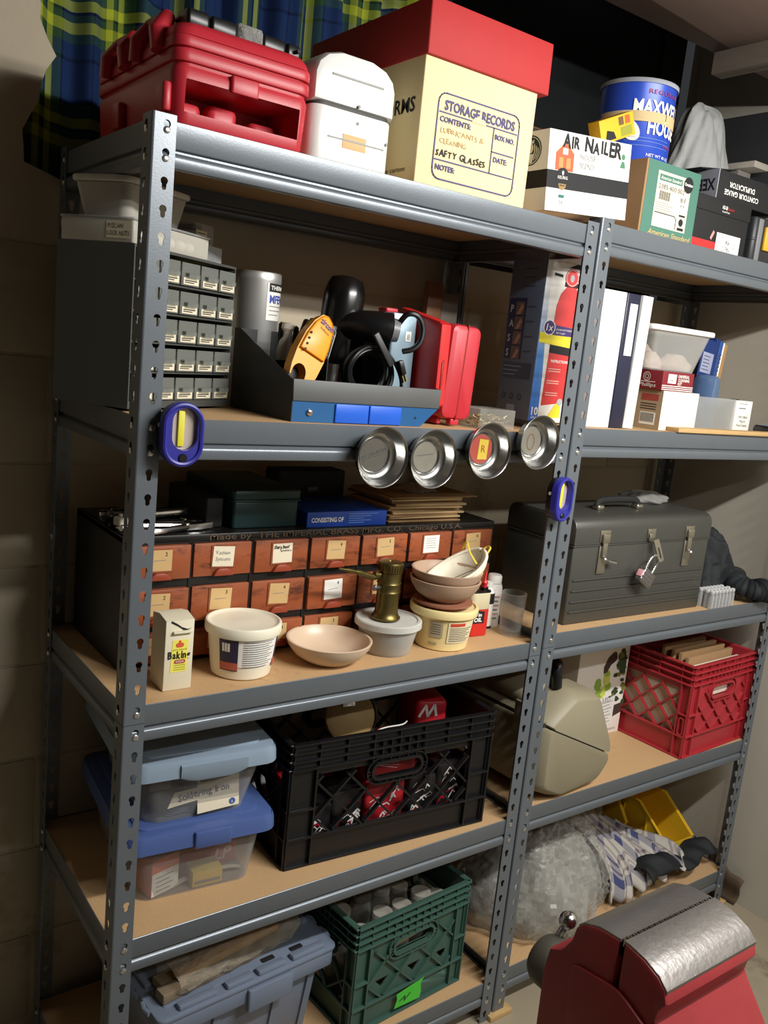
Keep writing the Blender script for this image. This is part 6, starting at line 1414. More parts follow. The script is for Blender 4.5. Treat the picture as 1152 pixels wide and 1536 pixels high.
# ------------------------------------------------------------------ milk crates
def crate(name, lab, loc, rz, w, d, h, m, openw=('front', 'left', 'right', 'back'), cell=0.062, gap=0.0045, handles=('front', 'left', 'right', 'back'), group='plastic milk crates', pocket=False):
    t = thing(name, lab, 'milk crate', loc, rz, group)
    def wall(M, L, side):
        g = G(); y0, y1 = h * 0.235, h * 0.72; x0, x1 = L * 0.12, L * 0.88
        hx, hy, hw, hh = L / 2, h * 0.665, min(0.115, L * 0.34), h * 0.115
        grip = side in handles
        if not grip: hx, hy = -9.0, 9.0
        hole = stadium(hx, hy, hw, hh, 6); holes = [hole] if grip else []
        a = cell / 2
        nx, ny = int((x1 - x0) / a) + 3, int((y1 - y0) / a) + 3
        for j in range(-1, ny):
            for i in range(-1, nx):
                if (i + j) % 2: continue
                cx, cy = x0 + i * a, y0 + j * a
                k = a - gap
                poly = clip([(cx - k, cy), (cx, cy - k), (cx + k, cy), (cx, cy + k)], x0, x1, y0, y1)
                if len(poly) < 3: continue
                bx0, bx1 = min(p[0] for p in poly), max(p[0] for p in poly); by0, by1 = min(p[1] for p in poly), max(p[1] for p in poly)
                if bx1 > hx - hw / 2 - 0.010 and bx0 < hx + hw / 2 + 0.010 and by1 > hy - hh / 2 - 0.012:
                    poly = clip(poly, x0, x1, y0, hy - hh / 2 - 0.013)
                    if len(poly) < 3: continue
                    bx0, bx1 = min(p[0] for p in poly), max(p[0] for p in poly); by0, by1 = min(p[1] for p in poly), max(p[1] for p in poly)
                if (bx1 - bx0) < 0.008 or (by1 - by0) < 0.008: continue
                if side in openw:
                    holes.append(poly)
                elif pocket:
                    q = clip(poly, x0, x1, y0, cy + k * 0.1); 
                    if len(q) > 2 and j < ny - 3:
                        mx, my = sum(p[0] for p in q) / len(q), sum(p[1] for p in q) / len(q)
                        holes.append([(mx + (p[0] - mx) * 0.45, my + (p[1] - my) * 0.45) for p in q])
        if side in openw:                                           # open lattice: sheet only round the edges
            g.box(0.002, L - 0.002, 0.003, y0, -0.009, -0.006, 0, M); g.box(0.002, L - 0.002, y1, h - 0.001, -0.009, -0.006, 0, M)
            g.box(0.002, x0, y0, y1, -0.009, -0.006, 0, M); g.box(x1, L - 0.002, y0, y1, -0.009, -0.006, 0, M)
            if grip: g.holed(stadium(hx, hy, hw + 0.034, hh + 0.030, 8), [hole], -0.009, -0.006, 0, M)
        else: g.holed([(0.002, 0.003), (L - 0.002, 0.003), (L - 0.002, h - 0.001), (0.002, h - 0.001)], holes, -0.009, -0.006, 0, M)
        # lattice ribs
        def rib(p, q, wd, zz=(-0.009 if side in openw else -0.006, 0.001)):
            p, q = Vector(p), Vector(q); dv = (q - p)
            if dv.length < 0.006: return
            dv.normalize(); n = Vector((-dv.y, dv.x)) * wd / 2
            g.prism([tuple(p - n), tuple(q - n), tuple(q + n), tuple(p + n)], zz[0], zz[1], 0, M)
        for s in (1, -1):
            c0 = -2 * (x1 - x0 + y1 - y0); c = -int(3 * (x1 - x0 + y1 - y0) / cell) * cell
            while c < 2 * (x1 - x0 + y1):
                pts = []
                for k in range(61):
                    x = x0 + (x1 - x0) * k / 60
                    # lines through lattice corners: offset by half a cell
                    y = y0 + s * (x - x0) + c + a
                    if y0 <= y <= y1 and not (abs(x - hx) < hw / 2 + 0.012 and y > hy - hh / 2 - 0.012): pts.append((x, y))
                    elif pts:
                        rib(pts[0], pts[-1], 0.0046); pts = []
                if len(pts) > 1: rib(pts[0], pts[-1], 0.0042)
                c += cell
        # flanges and uprights
        for fz in (0.795, 0.862, 0.929, 0.993): g.rbox(0.0, L, h * fz - 0.002, h * fz + 0.0016, -0.006, 0.005, 0.0008, 0.0008, 0, M, n=1)
        for k in range(1, 8):
            if side in ('front', 'back') or k % 2: g.box(L * k / 8 - 0.0013, L * k / 8 + 0.0013, h * 0.795, h * 0.993, -0.006, 0.001, 0, M)
        for k in range(7 if grip else 0):
            xx = hx - hw * 0.55 + hw * 1.1 * k / 6; g.box(xx - 0.001, xx + 0.001, h * 0.735, h * 0.93, -0.006, 0.003, 0, M)
        for fz in (0.0, 0.228, 0.46): g.rbox(0.0, L * (1 if fz < 0.3 else 0.11), h * fz + (0.001 if fz == 0 else 0), h * fz + 0.0046, -0.006, 0.004, 0.0008, 0.0008, 0, M, n=1)
        g.rbox(L * 0.89, L, h * 0.46, h * 0.46 + 0.0042, -0.006, 0.004, 0.0008, 0.0008, 0, M, n=1)
        for xx in (0.0, L * 0.11, L * 0.885, L - 0.004): g.box(xx, xx + 0.004, 0.002, h * 0.795, -0.006, 0.003, 0, M)
        if grip:
            g.holed(stadium(hx, hy, hw + 0.012, hh + 0.012, 8), [hole], -0.012, 0.003, 0, M)
            g.holed(stadium(hx, hy, hw + 0.034, hh + 0.030, 8), [stadium(hx, hy, hw + 0.028, hh + 0.024, 8)], -0.006, 0.002, 0, M)
        else:
            for ox in (L * 0.055, L * 0.945): g.holed(stadium(ox, h * 0.34, 0.018, 0.052, 6), [stadium(ox, h * 0.34, 0.011, 0.043, 6)], -0.006, 0.003, 0, M)
        for k in range(14 if grip else 0):
            an = pi + pi * k / 13; g.box(-0.001, 0.001, 0, 0.010, -0.006, 0.001, 0, M @ T(hx + (hw / 2 + 0.005) * cos(an), hy + (hh / 2 + 0.005) * sin(an), 0) @ RZ(math.degrees(an) - 90))
        g.build(side + '_wall', [m], t)
    wall(FRONT, w, 'front')
    wall(T(0, d, 0) @ LEFT, d, 'left')
    wall(T(w, 0, 0) @ RIGHT, d, 'right')
    wall(T(w, d, 0) @ BACK, w, 'back')
    g = G(); g.holed([(0.004, 0.004), (w - 0.004, 0.004), (w - 0.004, d - 0.004), (0.004, d - 0.004)], [[(x, y) for x, y in rrect(w * (0.1 + 0.27 * i), w * (0.1 + 0.27 * i) + w * 0.22, d * (0.1 + 0.4 * j), d * (0.1 + 0.4 * j) + d * 0.33, 0.006)] for i in range(3) for j in range(2)], 0.0005, 0.005, 0); g.build('base', [m], t)
    return t
CRB = mat('black_crate_plastic', (20, 20, 22), 0.38, 0, 0.15, 20)
crate('milk_crate', 'black plastic milk crate full of red and white packages', (0.358, 0.062, B4), -4, 0.490, 0.290, 0.262, CRB, openw=('front', 'left', 'right', 'back'), cell=0.076, gap=0.0035)
MCR = T(0.358, 0.062, B4) @ RZ(-4)
def inc(x, y, z): return tuple(MCR @ Vector((x, y, z)))
rnd = random.Random(21)
PKR = mat('red_package', (166, 28, 40), 0.4); PKB = mat('black_package', (30, 28, 30), 0.35); PKW = mat('white_package', (222, 218, 214), 0.45)
packs = [(0.03, 0.030, 0.085, 0.10, PKB), (0.115, 0.028, 0.075, 0.12, PKB), (0.195, 0.030, 0.10, 0.13, PKR), (0.30, 0.028, 0.07, 0.12, PKB), (0.375, 0.030, 0.09, 0.135, PKB), (0.05, 0.12, 0.12, 0.11, PKR), (0.20, 0.13, 0.13, 0.12, PKB), (0.35, 0.12, 0.11, 0.15, PKR)]
for k, (x, y, w_, h_, m) in enumerate(packs):
    col = 'red' if m is PKR else 'black'
    lab = ('leftmost black package behind the black crate lattice', 'second black package from the left behind the crate lattice', 'red package behind the handle of the black crate', 'black package right of the red one behind the crate lattice', 'rightmost black package behind the black crate lattice', 'red package at the back left inside the black crate', 'black package at the back middle of the black crate', 'red package at the back right of the black crate')[k]
    t = thing('package', lab, 'package', inc(x, y, 0.0065), -4 + rnd.uniform(-4, 4), 'packages in the black crate')
    g = G(); g.rbox(0, w_, 0, 0.07, 0, h_, 0.008, 0.006); g.build('wrapper', [m], t)
    g = G(); F = front(0, 0, 0)
    for q in range(16):
        x0 = w_ * rnd.uniform(0.06, 0.7); z0 = h_ * rnd.uniform(0.06, 0.8); an = rnd.uniform(0.2, 1.4); ln = rnd.uniform(0.010, 0.026)
        g.stroke([(x0, z0), (x0 + ln * cos(an), z0 + ln * sin(an)), (x0 + ln * cos(an) + 0.006, z0 + ln * sin(an) - 0.006)], rnd.uniform(0.0014, 0.004), F, 1 if q % 5 == 0 else 0, 0.001 + q * 0.00003)
    g.build('print', [PKW, PKR if m is PKB else PKW], t)
t = thing('package', 'large red and black package with white swoosh rays behind the crate handle', 'package', inc(0.19, 0.032, 0.138), -4, 'packages in the black crate')
g = G(); g.rbox(0, 0.125, 0, 0.09, 0, 0.07, 0.008, 0.006); g.build('wrapper', [PKR], t)
g = G(); F = front(0, 0, 0)
for q in range(6): g.stroke([(0.020, 0.032), (0.020 + 0.06 * cos(rad(-20 + 14 * q)), 0.032 + 0.03 * sin(rad(-30 + 14 * q)))], 0.0012, F, 0, 0.001)
g.text('seven', 0.010, T(0.006, 0, 0.028) @ FRONT, 0, width=0.02, lift=0.0012); g.build('print', [PKW], t)
t = thing('package', 'red and white package poking out of the right of the black crate', 'package', inc(0.350, 0.10, 0.168), -18, 'packages in the black crate')
g = G(); g.rbox(0, 0.075, 0, 0.12, 0, 0.095, 0.012, 0.010); g.build('wrapper', [PKR], t)
g = G(); g.stroke([(0.008, 0.060), (0.022, 0.085), (0.028, 0.060), (0.042, 0.086), (0.048, 0.062)], 0.006, front(0, 0, 0), 0, 0.001); g.build('print', [PKW], t)
t = thing('pad_roll', 'round tan pad with a steel clip lying on the load of the black crate', 'pad', inc(0.175, 0.10, 0.255), -10, rx=68)
g = G(); g.lathe([(0, 0), (0.052, 0), (0.056, 0.006), (0.055, 0.014), (0.045, 0.020), (0, 0.022)], 32); g.build('pad', [mat('tan_leather', (150, 124, 78), 0.6, 0, 0.15, 20)], t)
g = G(); g.rbox(-0.022, 0.006, 0.02, 0.045, 0.0175, 0.028, 0.002, 0.001); g.build('clip', [CHROME], t)
g = G(); g.tube([(0.062 * cos(a), 0.062 * sin(a), 0.006) for a in [rad(-60 + 10 * i) for i in range(20)]], 0.004, 8); g.build('band', [BLACK], t)
t = thing('wire', 'thin white wire lying over the front rim of the black crate', 'wire', inc(0.06, 0.035, 0.215), 0)
g = G(); g.tube(spline([(0, 0, 0), (0.06, -0.004, 0.012), (0.12, 0.0, 0.010), (0.17, 0.004, 0.024), (0.22, 0.0, 0.026), (0.25, 0.02, 0.02)]), 0.0016, 6); g.build('strand', [mat('white_wire', (226, 226, 220), 0.4)], t)
t = thing('cable', 'black cable looping up behind the pad in the black crate', 'cable', inc(0.235, 0.13, 0.15), 0)
g = G(); g.tube(spline([(0, 0, 0), (0.012, 0, 0.10), (0.022, 0.0, 0.15), (0.010, 0.01, 0.165), (-0.05, 0.03, 0.15), (-0.06, 0.05, 0.03)]), 0.004, 8); g.build('loop', [mat('black_cord', (20, 20, 21))], t)

# ================================================================== FOURTH SHELF, RIGHT
TAN = mat('khaki_plastic', (148, 140, 116), 0.5, 0, 0.05, 10, bump=0.06, bs=300)
t = thing('power_tool_case', 'khaki six-sided power tool case with a black handle overhanging the shelf front', 'tool case', (0.980, -0.012, R4), 4)
pf = [(0.0, 0.205), (0.098, 0.266), (0.196, 0.250), (0.278, 0.092), (0.276, 0.046), (0.236, 0.006), (0.076, 0.0), (0.004, 0.034)]
# split along the seam running from the left corner to the right corner
sa, sb = (0.0, 0.200), (0.279, 0.070)
up = [(0.001, 0.2035), (0.098, 0.266), (0.196, 0.250), (0.278, 0.100), (0.279, 0.0735)]
lo = [(0.0, 0.200), (0.277, 0.070), (0.276, 0.046), (0.236, 0.006), (0.076, 0.0), (0.004, 0.034)]
def soft(poly, k=0.18):
    out = []
    n = len(poly)
    for i in range(n):
        p, q, r = Vector(poly[i - 1]), Vector(poly[i]), Vector(poly[(i + 1) % n])
        d1, d2 = min(0.012, (p - q).length * 0.25), min(0.016, (r - q).length * 0.4)
        a, b = q + (p - q).normalized() * d1, q + (r - q).normalized() * d2
        out += [tuple(a), tuple((a + b) / 2 * 0.55 + q * 0.45), tuple(b)]
    return out
for nm, pl_ in (('upper_shell', up), ('lower_shell', lo)):
    g = G(); q = soft(pl_); 
    rs = []
    for y, s in ((0.0, 0.86), (0.004, 0.90), (0.03, 0.985), (0.05, 1.0), (0.33, 1.0), (0.345, 0.97)):
        cx, cz = 0.14, 0.13
        rs.append([(cx + (x - cx) * s, y, cz + (z - cz) * s) for x, z in q])
    g.loft(rs, 0); bmesh.ops.recalc_face_normals(g.bm, faces=g.bm.faces); g.build(nm, [TAN], t)
g = G(); q = soft(lo); g.loft([[(0.14 + (x - 0.14) * s, y, 0.13 + (z - 0.13) * s) for x, z in pf] for y, s in ((0.02, 0.93), (0.33, 0.95))], 0); bmesh.ops.recalc_face_normals(g.bm, faces=g.bm.faces); g.build('seam', [mat('dark_seam', (60, 58, 55))], t)
g = G(); g.tube(spline([(0.09, 0.06, 0.262), (0.085, 0.062, 0.30), (0.095, 0.075, 0.318), (0.100, 0.16, 0.322), (0.100, 0.25, 0.318), (0.090, 0.262, 0.30), (0.09, 0.265, 0.262)]), 0.013, 10); g.build('handle', [BLACK], t)
g = G(); g.prism(soft([(0.02, 0.215), (0.10, 0.262), (0.10, 0.285), (0.06, 0.280), (0.015, 0.24)]), -0.20, -0.075, 0, FRONT, e=0.008); g.build('lid_rib', [TAN], t)
g = G(); g.rbox(-0.006, 0.004, 0.06, 0.10, 0.16, 0.235, 0.004, 0.003); g.build('latch', [TAN], t)
# decorated white box
t = thing('garden_carton', 'white printed carton with leaves and a brown rooster shape behind the khaki case', 'carton', (1.334, 0.215, R4), -3)
g = G(); g.rbox(0, 0.195, 0, 0.14, 0, 0.275, 0.001, 0.001); g.build('carton', [WCARD], t)
g = G(); F = front(0, 0, 0); rnd = random.Random(33)
for k in range(46):
    y = rnd.uniform(0.09, 0.262); x = 0.168 + rnd.uniform(-1, 1) * (0.006 + 0.14 * max(0, 0.265 - y)); x = min(x, 0.193)
    g.flat([(x + 0.009 * cos(a) * r0, y + 0.007 * sin(a) * r0) for a, r0 in [(2 * pi * i / 7, rnd.uniform(0.6, 1.3)) for i in range(7)]], F, 0 if k % 4 else 1, 0.0006 + 0.00002 * k)
for k in range(16):
    x, y = rnd.uniform(0.075, 0.125), rnd.uniform(0.12, 0.185); g.flat(circle(x, y, rnd.uniform(0.008, 0.015), 8), F, 2 if k % 2 else 3, 0.0006 + 0.00003 * k)
g.flat([(0.100, 0.185), (0.098, 0.205), (0.112, 0.232), (0.132, 0.246), (0.142, 0.243), (0.146, 0.226), (0.138, 0.216), (0.124, 0.208), (0.112, 0.188)], F, 4, 0.0016); g.flat([(0.150, 0.214), (0.168, 0.225), (0.186, 0.214), (0.183, 0.19), (0.165, 0.184)], F, 0, 0.0016)
g.flat([(0.105, 0.022), (0.160, 0.030), (0.160, 0.116), (0.110, 0.104)], F, 6, 0.0018); 
for k in range(7): g.stroke([(0.112, 0.096 - 0.010 * k), (0.150 - 0.008 * (k % 2), 0.100 - 0.010 * k)], 0.002, F, 7, 0.0022)
g.text('LED', 0.018, T(0.112, 0, 0.10) @ FRONT, 7, width=0.03, lift=0.0022); g.text('STRING LIGHTS', 0.010, T(0.105, 0, 0.010) @ FRONT, 7, width=0.075, lift=0.001)
g.flat([(0.160, 0.050), (0.193, 0.06), (0.193, 0.09), (0.162, 0.085)], F, 4, 0.0012)
g.build('front_print', [mat('deep_green_print', (52, 74, 44), 0.6), mat('olive_leaf_print', (118, 124, 52), 0.6), mat('lime_leaf_print', (206, 216, 100), 0.6), mat('fresh_green_print', (140, 180, 70), 0.6), mat('brown_bird_print', (70, 54, 48), 0.6), INK, mat('sheet_white_print', (228, 228, 226), 0.6), DGR], t)
# red crate with envelopes
CRR = mat('red_crate_plastic', (170, 46, 54), 0.4, 0, 0.06, 12, bump=0.03, bs=400)
crate('milk_crate', 'red plastic milk crate holding kraft envelopes at the right end', (1.547, 0.006, R4), 2.5, 0.312, 0.28, 0.262, CRR, openw=('left', 'right', 'back'), cell=0.062, gap=0.004, handles=('front', 'back'))
MRC = T(1.547, 0.006, R4) @ RZ(2.5)
def inr(x, y, z): return tuple(MRC @ Vector((x, y, z)))
for k, (y, h_, m, lab) in enumerate(((0.016, 0.247, mat('white_card', (232, 226, 210), 0.7), 'white folder just inside the front wall of the red crate'), (0.040, 0.262, KRAFT, 'kraft envelope behind the white folder in the red crate'), (0.062, 0.268, mat('dark_manila_paper', (150, 118, 80)), 'brown envelope in the middle of the red crate'), (0.085, 0.272, KRAFT, 'tall kraft envelope second from the back of the red crate'), (0.115, 0.274, mat('dark_manila_paper', (150, 118, 80)), 'brown envelope furthest back in the red crate'))):
    t = thing('envelope', lab, 'envelope', inr(0.030, y, 0.006), 2.5, 'envelopes in the red crate')
    g = G(); g.rbox(0, 0.225 - 0.006 * k, 0, 0.012, 0, h_, 0.002, 0.001); g.build('envelope', [m], t)
    g = G(); g.rbox(0.03, 0.09, -0.0006, 0, h_ * 0.4, h_ * 0.5, 0.001, 0.0002); g.build('address_label', [PAPER if k else DGR], t)
g = G(); g.rbox(0, 0.012, 0, 0.26, 0, 0.225, 0.002, 0.001); tag(g.build('folder', [mat('pale_board', (206, 196, 172), 0.8)]), 'pale folder standing along the left wall inside the red crate', 'folder', loc=inr(0.0092, 0.0, 0.006), rz=2.5)
bpy.data.objects['folder'] if 'folder' in bpy.data.objects else None
o = [ob for ob in bpy.data.objects if ob.get('label') == 'pale folder standing along the left wall inside the red crate'][0]; o.location = inr(0.0140, 0.014, 0.006); o.data.transform(Matrix.Diagonal((1, 0.98, 1, 1)))
# ================================================================== BOTTOM SHELF, LEFT
GTB = mat('slate_blue_plastic', (116, 128, 148), 0.45, 0, 0.05, 14)
t = thing('lidded_tote', 'slate blue plastic tote with latched lid on the bottom shelf', 'tote', (0.110, 0.035, B5), 4)
TW, TD, TH = 0.396, 0.30, 0.196
g = G(); g.rbox(0.012, TW - 0.012, 0.014, TD - 0.014, 0, TH, 0.02, 0.004, tx=0.03, ty=0.03, n=5)
for x in (0.05, 0.13, 0.27, 0.35): g.loft([[(x - 0.008, 0.040, 0.004), (x + 0.008, 0.040, 0.004), (x + 0.008, 0.05, 0.004), (x - 0.008, 0.05, 0.004)], [(x - 0.008, 0.008, TH - 0.004), (x + 0.008, 0.008, TH - 0.004), (x + 0.008, 0.02, TH - 0.004), (x - 0.008, 0.02, TH - 0.004)]], 0)
g.build('tub', [GTB], t)
g = G(); g.rbox(0.0, TW, 0.0, TD, TH - 0.035, TH, 0.016, 0.004, n=4); g.build('rim', [GTB], t)
g = G(); g.rbox(-0.003, TW + 0.003, -0.003, TD + 0.003, TH + 0.0006, TH + 0.010, 0.016, 0.003, n=4)
g.rbox(0.02, TW - 0.02, 0.026, TD - 0.03, TH + 0.008, TH + 0.012, 0.006, 0.002)
for x0, x1 in ((0.04, 0.12), (0.14, 0.20), (0.21, 0.275), (0.29, 0.37)): g.rbox(x0, x1, 0.004, 0.022, TH + 0.008, TH + 0.020, 0.004, 0.004)
for x in (0.012, TW - 0.028): g.rbox(x, x + 0.016, 0.09, 0.25, TH + 0.008, TH + 0.018, 0.003, 0.003)
for k in range(5): g.tube([(-0.004, 0.05 + 0.05 * k - 0.016, TH + 0.005), (-0.008, 0.05 + 0.05 * k, TH + 0.006), (-0.004, 0.05 + 0.05 * k + 0.016, TH + 0.005)], 0.005, 8); g.tube([(TW + 0.004, 0.05 + 0.05 * k - 0.016, TH + 0.005), (TW + 0.008, 0.05 + 0.05 * k, TH + 0.006), (TW + 0.004, 0.05 + 0.05 * k + 0.016, TH + 0.005)], 0.005, 8)
g.build('lid', [GTB], t)
g = G(); g.rbox(TW * 0.46, TW * 0.72, -0.010, 0.004, TH - 0.05, TH - 0.002, 0.004, 0.003); g.build('latch', [GTB], t)
for x, y in ((0.235, 0.031), (0.302, 0.029)):
    g = G(); g.rbox(x, x + 0.03, y, y + 0.012, TH + 0.0105, TH + 0.0135, 0.003, 0.0005); g.build('slot', [BLACKM], t)
MT = T(0.110, 0.035, B5) @ RZ(4)
def ont(x, y, z): return tuple(MT @ Vector((x, y, z)))
for k, (x, y, z, L_, w_, h_, rz, lab) in enumerate(((0.020, 0.030, 0.0, 0.27, 0.028, 0.020, 5, 'weathered wood stick lying in front inside the plastic sleeve on the tote'), (0.03, 0.062, 0.0, 0.28, 0.03, 0.018, 6, 'weathered wood stick behind the front one inside the plastic sleeve'), (0.06, 0.046, 0.0205, 0.24, 0.022, 0.016, 7, 'pale wood stick lying on top of the other two in the sleeve'))):
    g = G(); g.rbox(0, L_, 0, w_, 0, h_, 0.002, 0.002); tag(g.build('wood_stick', [mat('weathered_wood', (134, 118, 96), 0.8, 0, 0.25, 18, stretch=(1, 10, 10)) if k < 2 else PALEWOOD]), lab, 'wood stick', 'wood sticks on the tote', loc=ont(x, y, TH + 0.0140 + z), rz=rz + 4)
g = G(); rnd = random.Random(41)
def slv(u, v):
    a = 2 * pi * v; k = 1 + 0.04 * sin(u * 40 + 3 * a) + 0.05 * sin(5 * a + u * 19)
    e = 1.0 if u < 0.86 else 1.0 - 0.35 * (u - 0.86) / 0.14
    return (0.03 + 0.30 * u, 0.044 * cos(a) * k * e, 0.0262 + 0.026 * sin(a) * k * e)
g.surf(60, 26, slv); o = g.build('plastic_sleeve', [clear('crinkled_film', (200, 194, 180), 0.24, 0.12, (250, 246, 238), bump=0.8, bs=70)], None, sharp=70)
tag(o, 'crinkled clear plastic sleeve wrapped round the wood sticks on the tote', 'plastic sleeve', loc=ont(0.015, 0.062, TH + 0.0125), rz=9)
# green crate
CRG = mat('green_crate_plastic', (60, 90, 80), 0.42, 0, 0.08, 12, bump=0.03, bs=400)
ct = crate('milk_crate', 'green plastic milk crate of glassware with a torn lime tape label', (0.530, 0.022, B5), 4, 0.328, 0.26, 0.258, CRG, openw=('left', 'right', 'back'), cell=0.092, gap=0.005, pocket=True)
g = G(); F = front(0, -0.001, 0)
g.flat([(0.120, 0.020), (0.196, 0.016), (0.199, 0.030), (0.196, 0.052), (0.204, 0.066), (0.190, 0.063), (0.160, 0.060), (0.124, 0.055), (0.127, 0.04)], F, 0, 0.0052); g.stroke([(0.135, 0.034), (0.150, 0.041), (0.148, 0.030), (0.165, 0.042)], 0.003, F, 1, 0.0058)
g.build('tape', [mat('lime_tape', (72, 196, 60), 0.5, 0, 0.1, 40), mat('dark_green_ink', (24, 70, 30), 0.6)], ct, 'torn lime green tape')
MG = T(0.530, 0.022, B5) @ RZ(4)
def ing(x, y, z): return tuple(MG @ Vector((x, y, z)))
GL2 = clear('glassware', (224, 220, 210), 0.10, 0.04, spec=0.9)
rnd = random.Random(14)
for k in range(9):
    x, y = 0.052 + 0.056 * (k % 5), 0.05 + 0.075 * (k // 5)
    labs = ('leftmost front glass jar in the green crate', 'second front glass jar from the left in the green crate', 'middle front glass jar in the green crate', 'fourth front glass jar from the left in the green crate', 'rightmost front glass jar in the green crate', 'leftmost back glass jar in the green crate', 'second back glass jar from the left in the green crate', 'third back glass jar from the left in the green crate', 'rightmost back glass jar in the green crate')
    t = thing('glass_jar', labs[k], 'glass jar', ing(x, y, 0.0056), 0, 'glass jars in the green crate')
    hj = 0.215 + rnd.uniform(-0.02, 0.02)
    g = G(); g.lathe([(0, 0), (0.023, 0), (0.025, 0.004), (0.025, hj - 0.03), (0.021, hj - 0.015), (0.021, hj), (0.019, hj), (0.019, hj - 0.016), (0.023, hj - 0.032), (0.023, 0.006), (0, 0.005)], 18); g.build('jar', [GL2], t)
    g = G(); g.lathe([(0.0215, hj - 0.012), (0.0225, hj - 0.011), (0.0225, hj + 0.002), (0.0, hj + 0.003)], 18); g.build('cap', [mat('dull_tin', (142, 138, 128)) if k == 6 else clear('jar_cap', (210, 206, 194), 0.22, 0.06)], t)
t = thing('paper_scrap', 'torn pale card behind the handle hole of the green crate', 'paper scrap', ing(0.125, 0.0185, 0.155), 4)
g = G(); g.raw([(0, 0, 0), (0.085, 0, 0.012), (0.08, 0.002, 0.05), (0.02, 0.002, 0.04), (0, 0.0015, 0), (0.085, 0.0015, 0.012), (0.08, 0.0035, 0.05), (0.02, 0.0035, 0.04)], [(0, 1, 2, 3), (7, 6, 5, 4), (0, 4, 5, 1), (1, 5, 6, 2), (2, 6, 7, 3), (3, 7, 4, 0)]); g.build('card', [mat('olive_card', (170, 156, 110), 0.8)], t)
g = G(); g.rbox(0.03, 0.068, -0.002, -0.0005, 0.030, 0.038, 0.001, 0.0004, M=RY(10)); g.build('tear', [PAPER], t)
cloth_heap('plastic_bag', 'wrinkled grey plastic bag between the green crate and the middle post', 'plastic bag', (0.893, 0.30, B5), 0.034, 0.10, 0.20, clear('grey_film', (130, 126, 116), 0.55, 0.15, bump=0.9, bs=50), 52, 0.12, squash=0.3)
g = G(); g.tube(spline([(0, 0, 0), (0.02, -0.003, -0.002), (0.045, 0.0, 0.004), (0.06, 0.01, 0.0)]), 0.003, 8); tag(g.build('cable', [BLACK]), 'short black cable lying between the green crate and the middle post', 'cable', loc=(0.868, 0.12, B5 + 0.0035))
# ================================================================== BOTTOM SHELF, RIGHT
BUB = clear('bubble_film', (214, 214, 206), 0.40, 0.10, (240, 240, 235), bump=1.0, bs=75)
def bubble(cx, cy, base, rx, ry, h, seed, amp):
    g = crumple(cx, cy, base, rx, ry, h, seed, amp, 80, 46, squash=0.42)
    rnd = random.Random(seed + 1)
    for v in g.bm.verts:
        s = 0.0065 * (sin(v.co.x * 190 + 3 * sin(v.co.z * 60)) * sin(v.co.z * 170 + 2 * sin(v.co.y * 80)) + 1.0 * rnd.uniform(-1, 1)); d = Vector((v.co.x - cx, v.co.y - cy, (v.co.z - base) * 0.5))
        if d.length > 1e-5 and v.co.z > base + 0.01: v.co += d.normalized() * s
    return g
t = thing('film_bag', 'large clear bag of bubble film bulging over the front of the bottom shelf', 'plastic bag', (1.208, 0.165, R5), 0)
g = crumple(0, 0, 0, 0.180, 0.145, 0.225, 61, 0.14, 64, 36, squash=0.42); g.build('bubble_film', [clear('bubble_core', (190, 190, 182), 0.46, 0.25, (225, 225, 220), bump=0.8, bs=26)], t, sharp=70)
g = crumple(0.01, 0.01, 0, 0.15, 0.11, 0.19, 63, 0.22, 48, 28, squash=0.42); g.build('bubble_film', [clear('bubble_core_inner', (205, 205, 198), 0.5, 0.25, (225, 225, 220), bump=0.6, bs=24)], t, sharp=70)
g = bubble(0, 0, 0, 0.202, 0.160, 0.255, 61, 0.14); g.build('outer_film', [clear('outer_film', (224, 224, 218), 0.05, 0.17, spec=1.0)], t, sharp=1)
g = G()
for k in range(6):
    x = -0.03 + 0.022 * k
    g.raw([(x, -0.02, 0.235), (x + 0.018, -0.03, 0.238), (0.052 + 0.004 * k, -0.05, 0.335 - 0.006 * k), (0.045 + 0.004 * k, -0.045, 0.335)], [(0, 1, 2, 3)])
g.surf(10, 10, lambda u, v: (-0.10 + 0.20 * u + (0.05 - (-0.10 + 0.20 * u)) * v * 0.9, -0.05 + 0.012 * sin(u * 14), 0.20 + 0.03 * sin(pi * u) + (0.125) * v))
g.build('twisted_neck', [clear('outer_film', (224, 224, 218), 0.10, 0.07)], t, sharp=70)
o = bpy.data.objects.get('outer_film')
cloth_heap('plastic_bag', 'dim clear plastic bag at the back of the bottom shelf above the plaid shirt', 'plastic bag', (1.53, 0.35, R5), 0.12, 0.075, 0.31, clear('dim_film', (170, 168, 158), 0.35, 0.12, bump=1.0, bs=40), 71, 0.16)
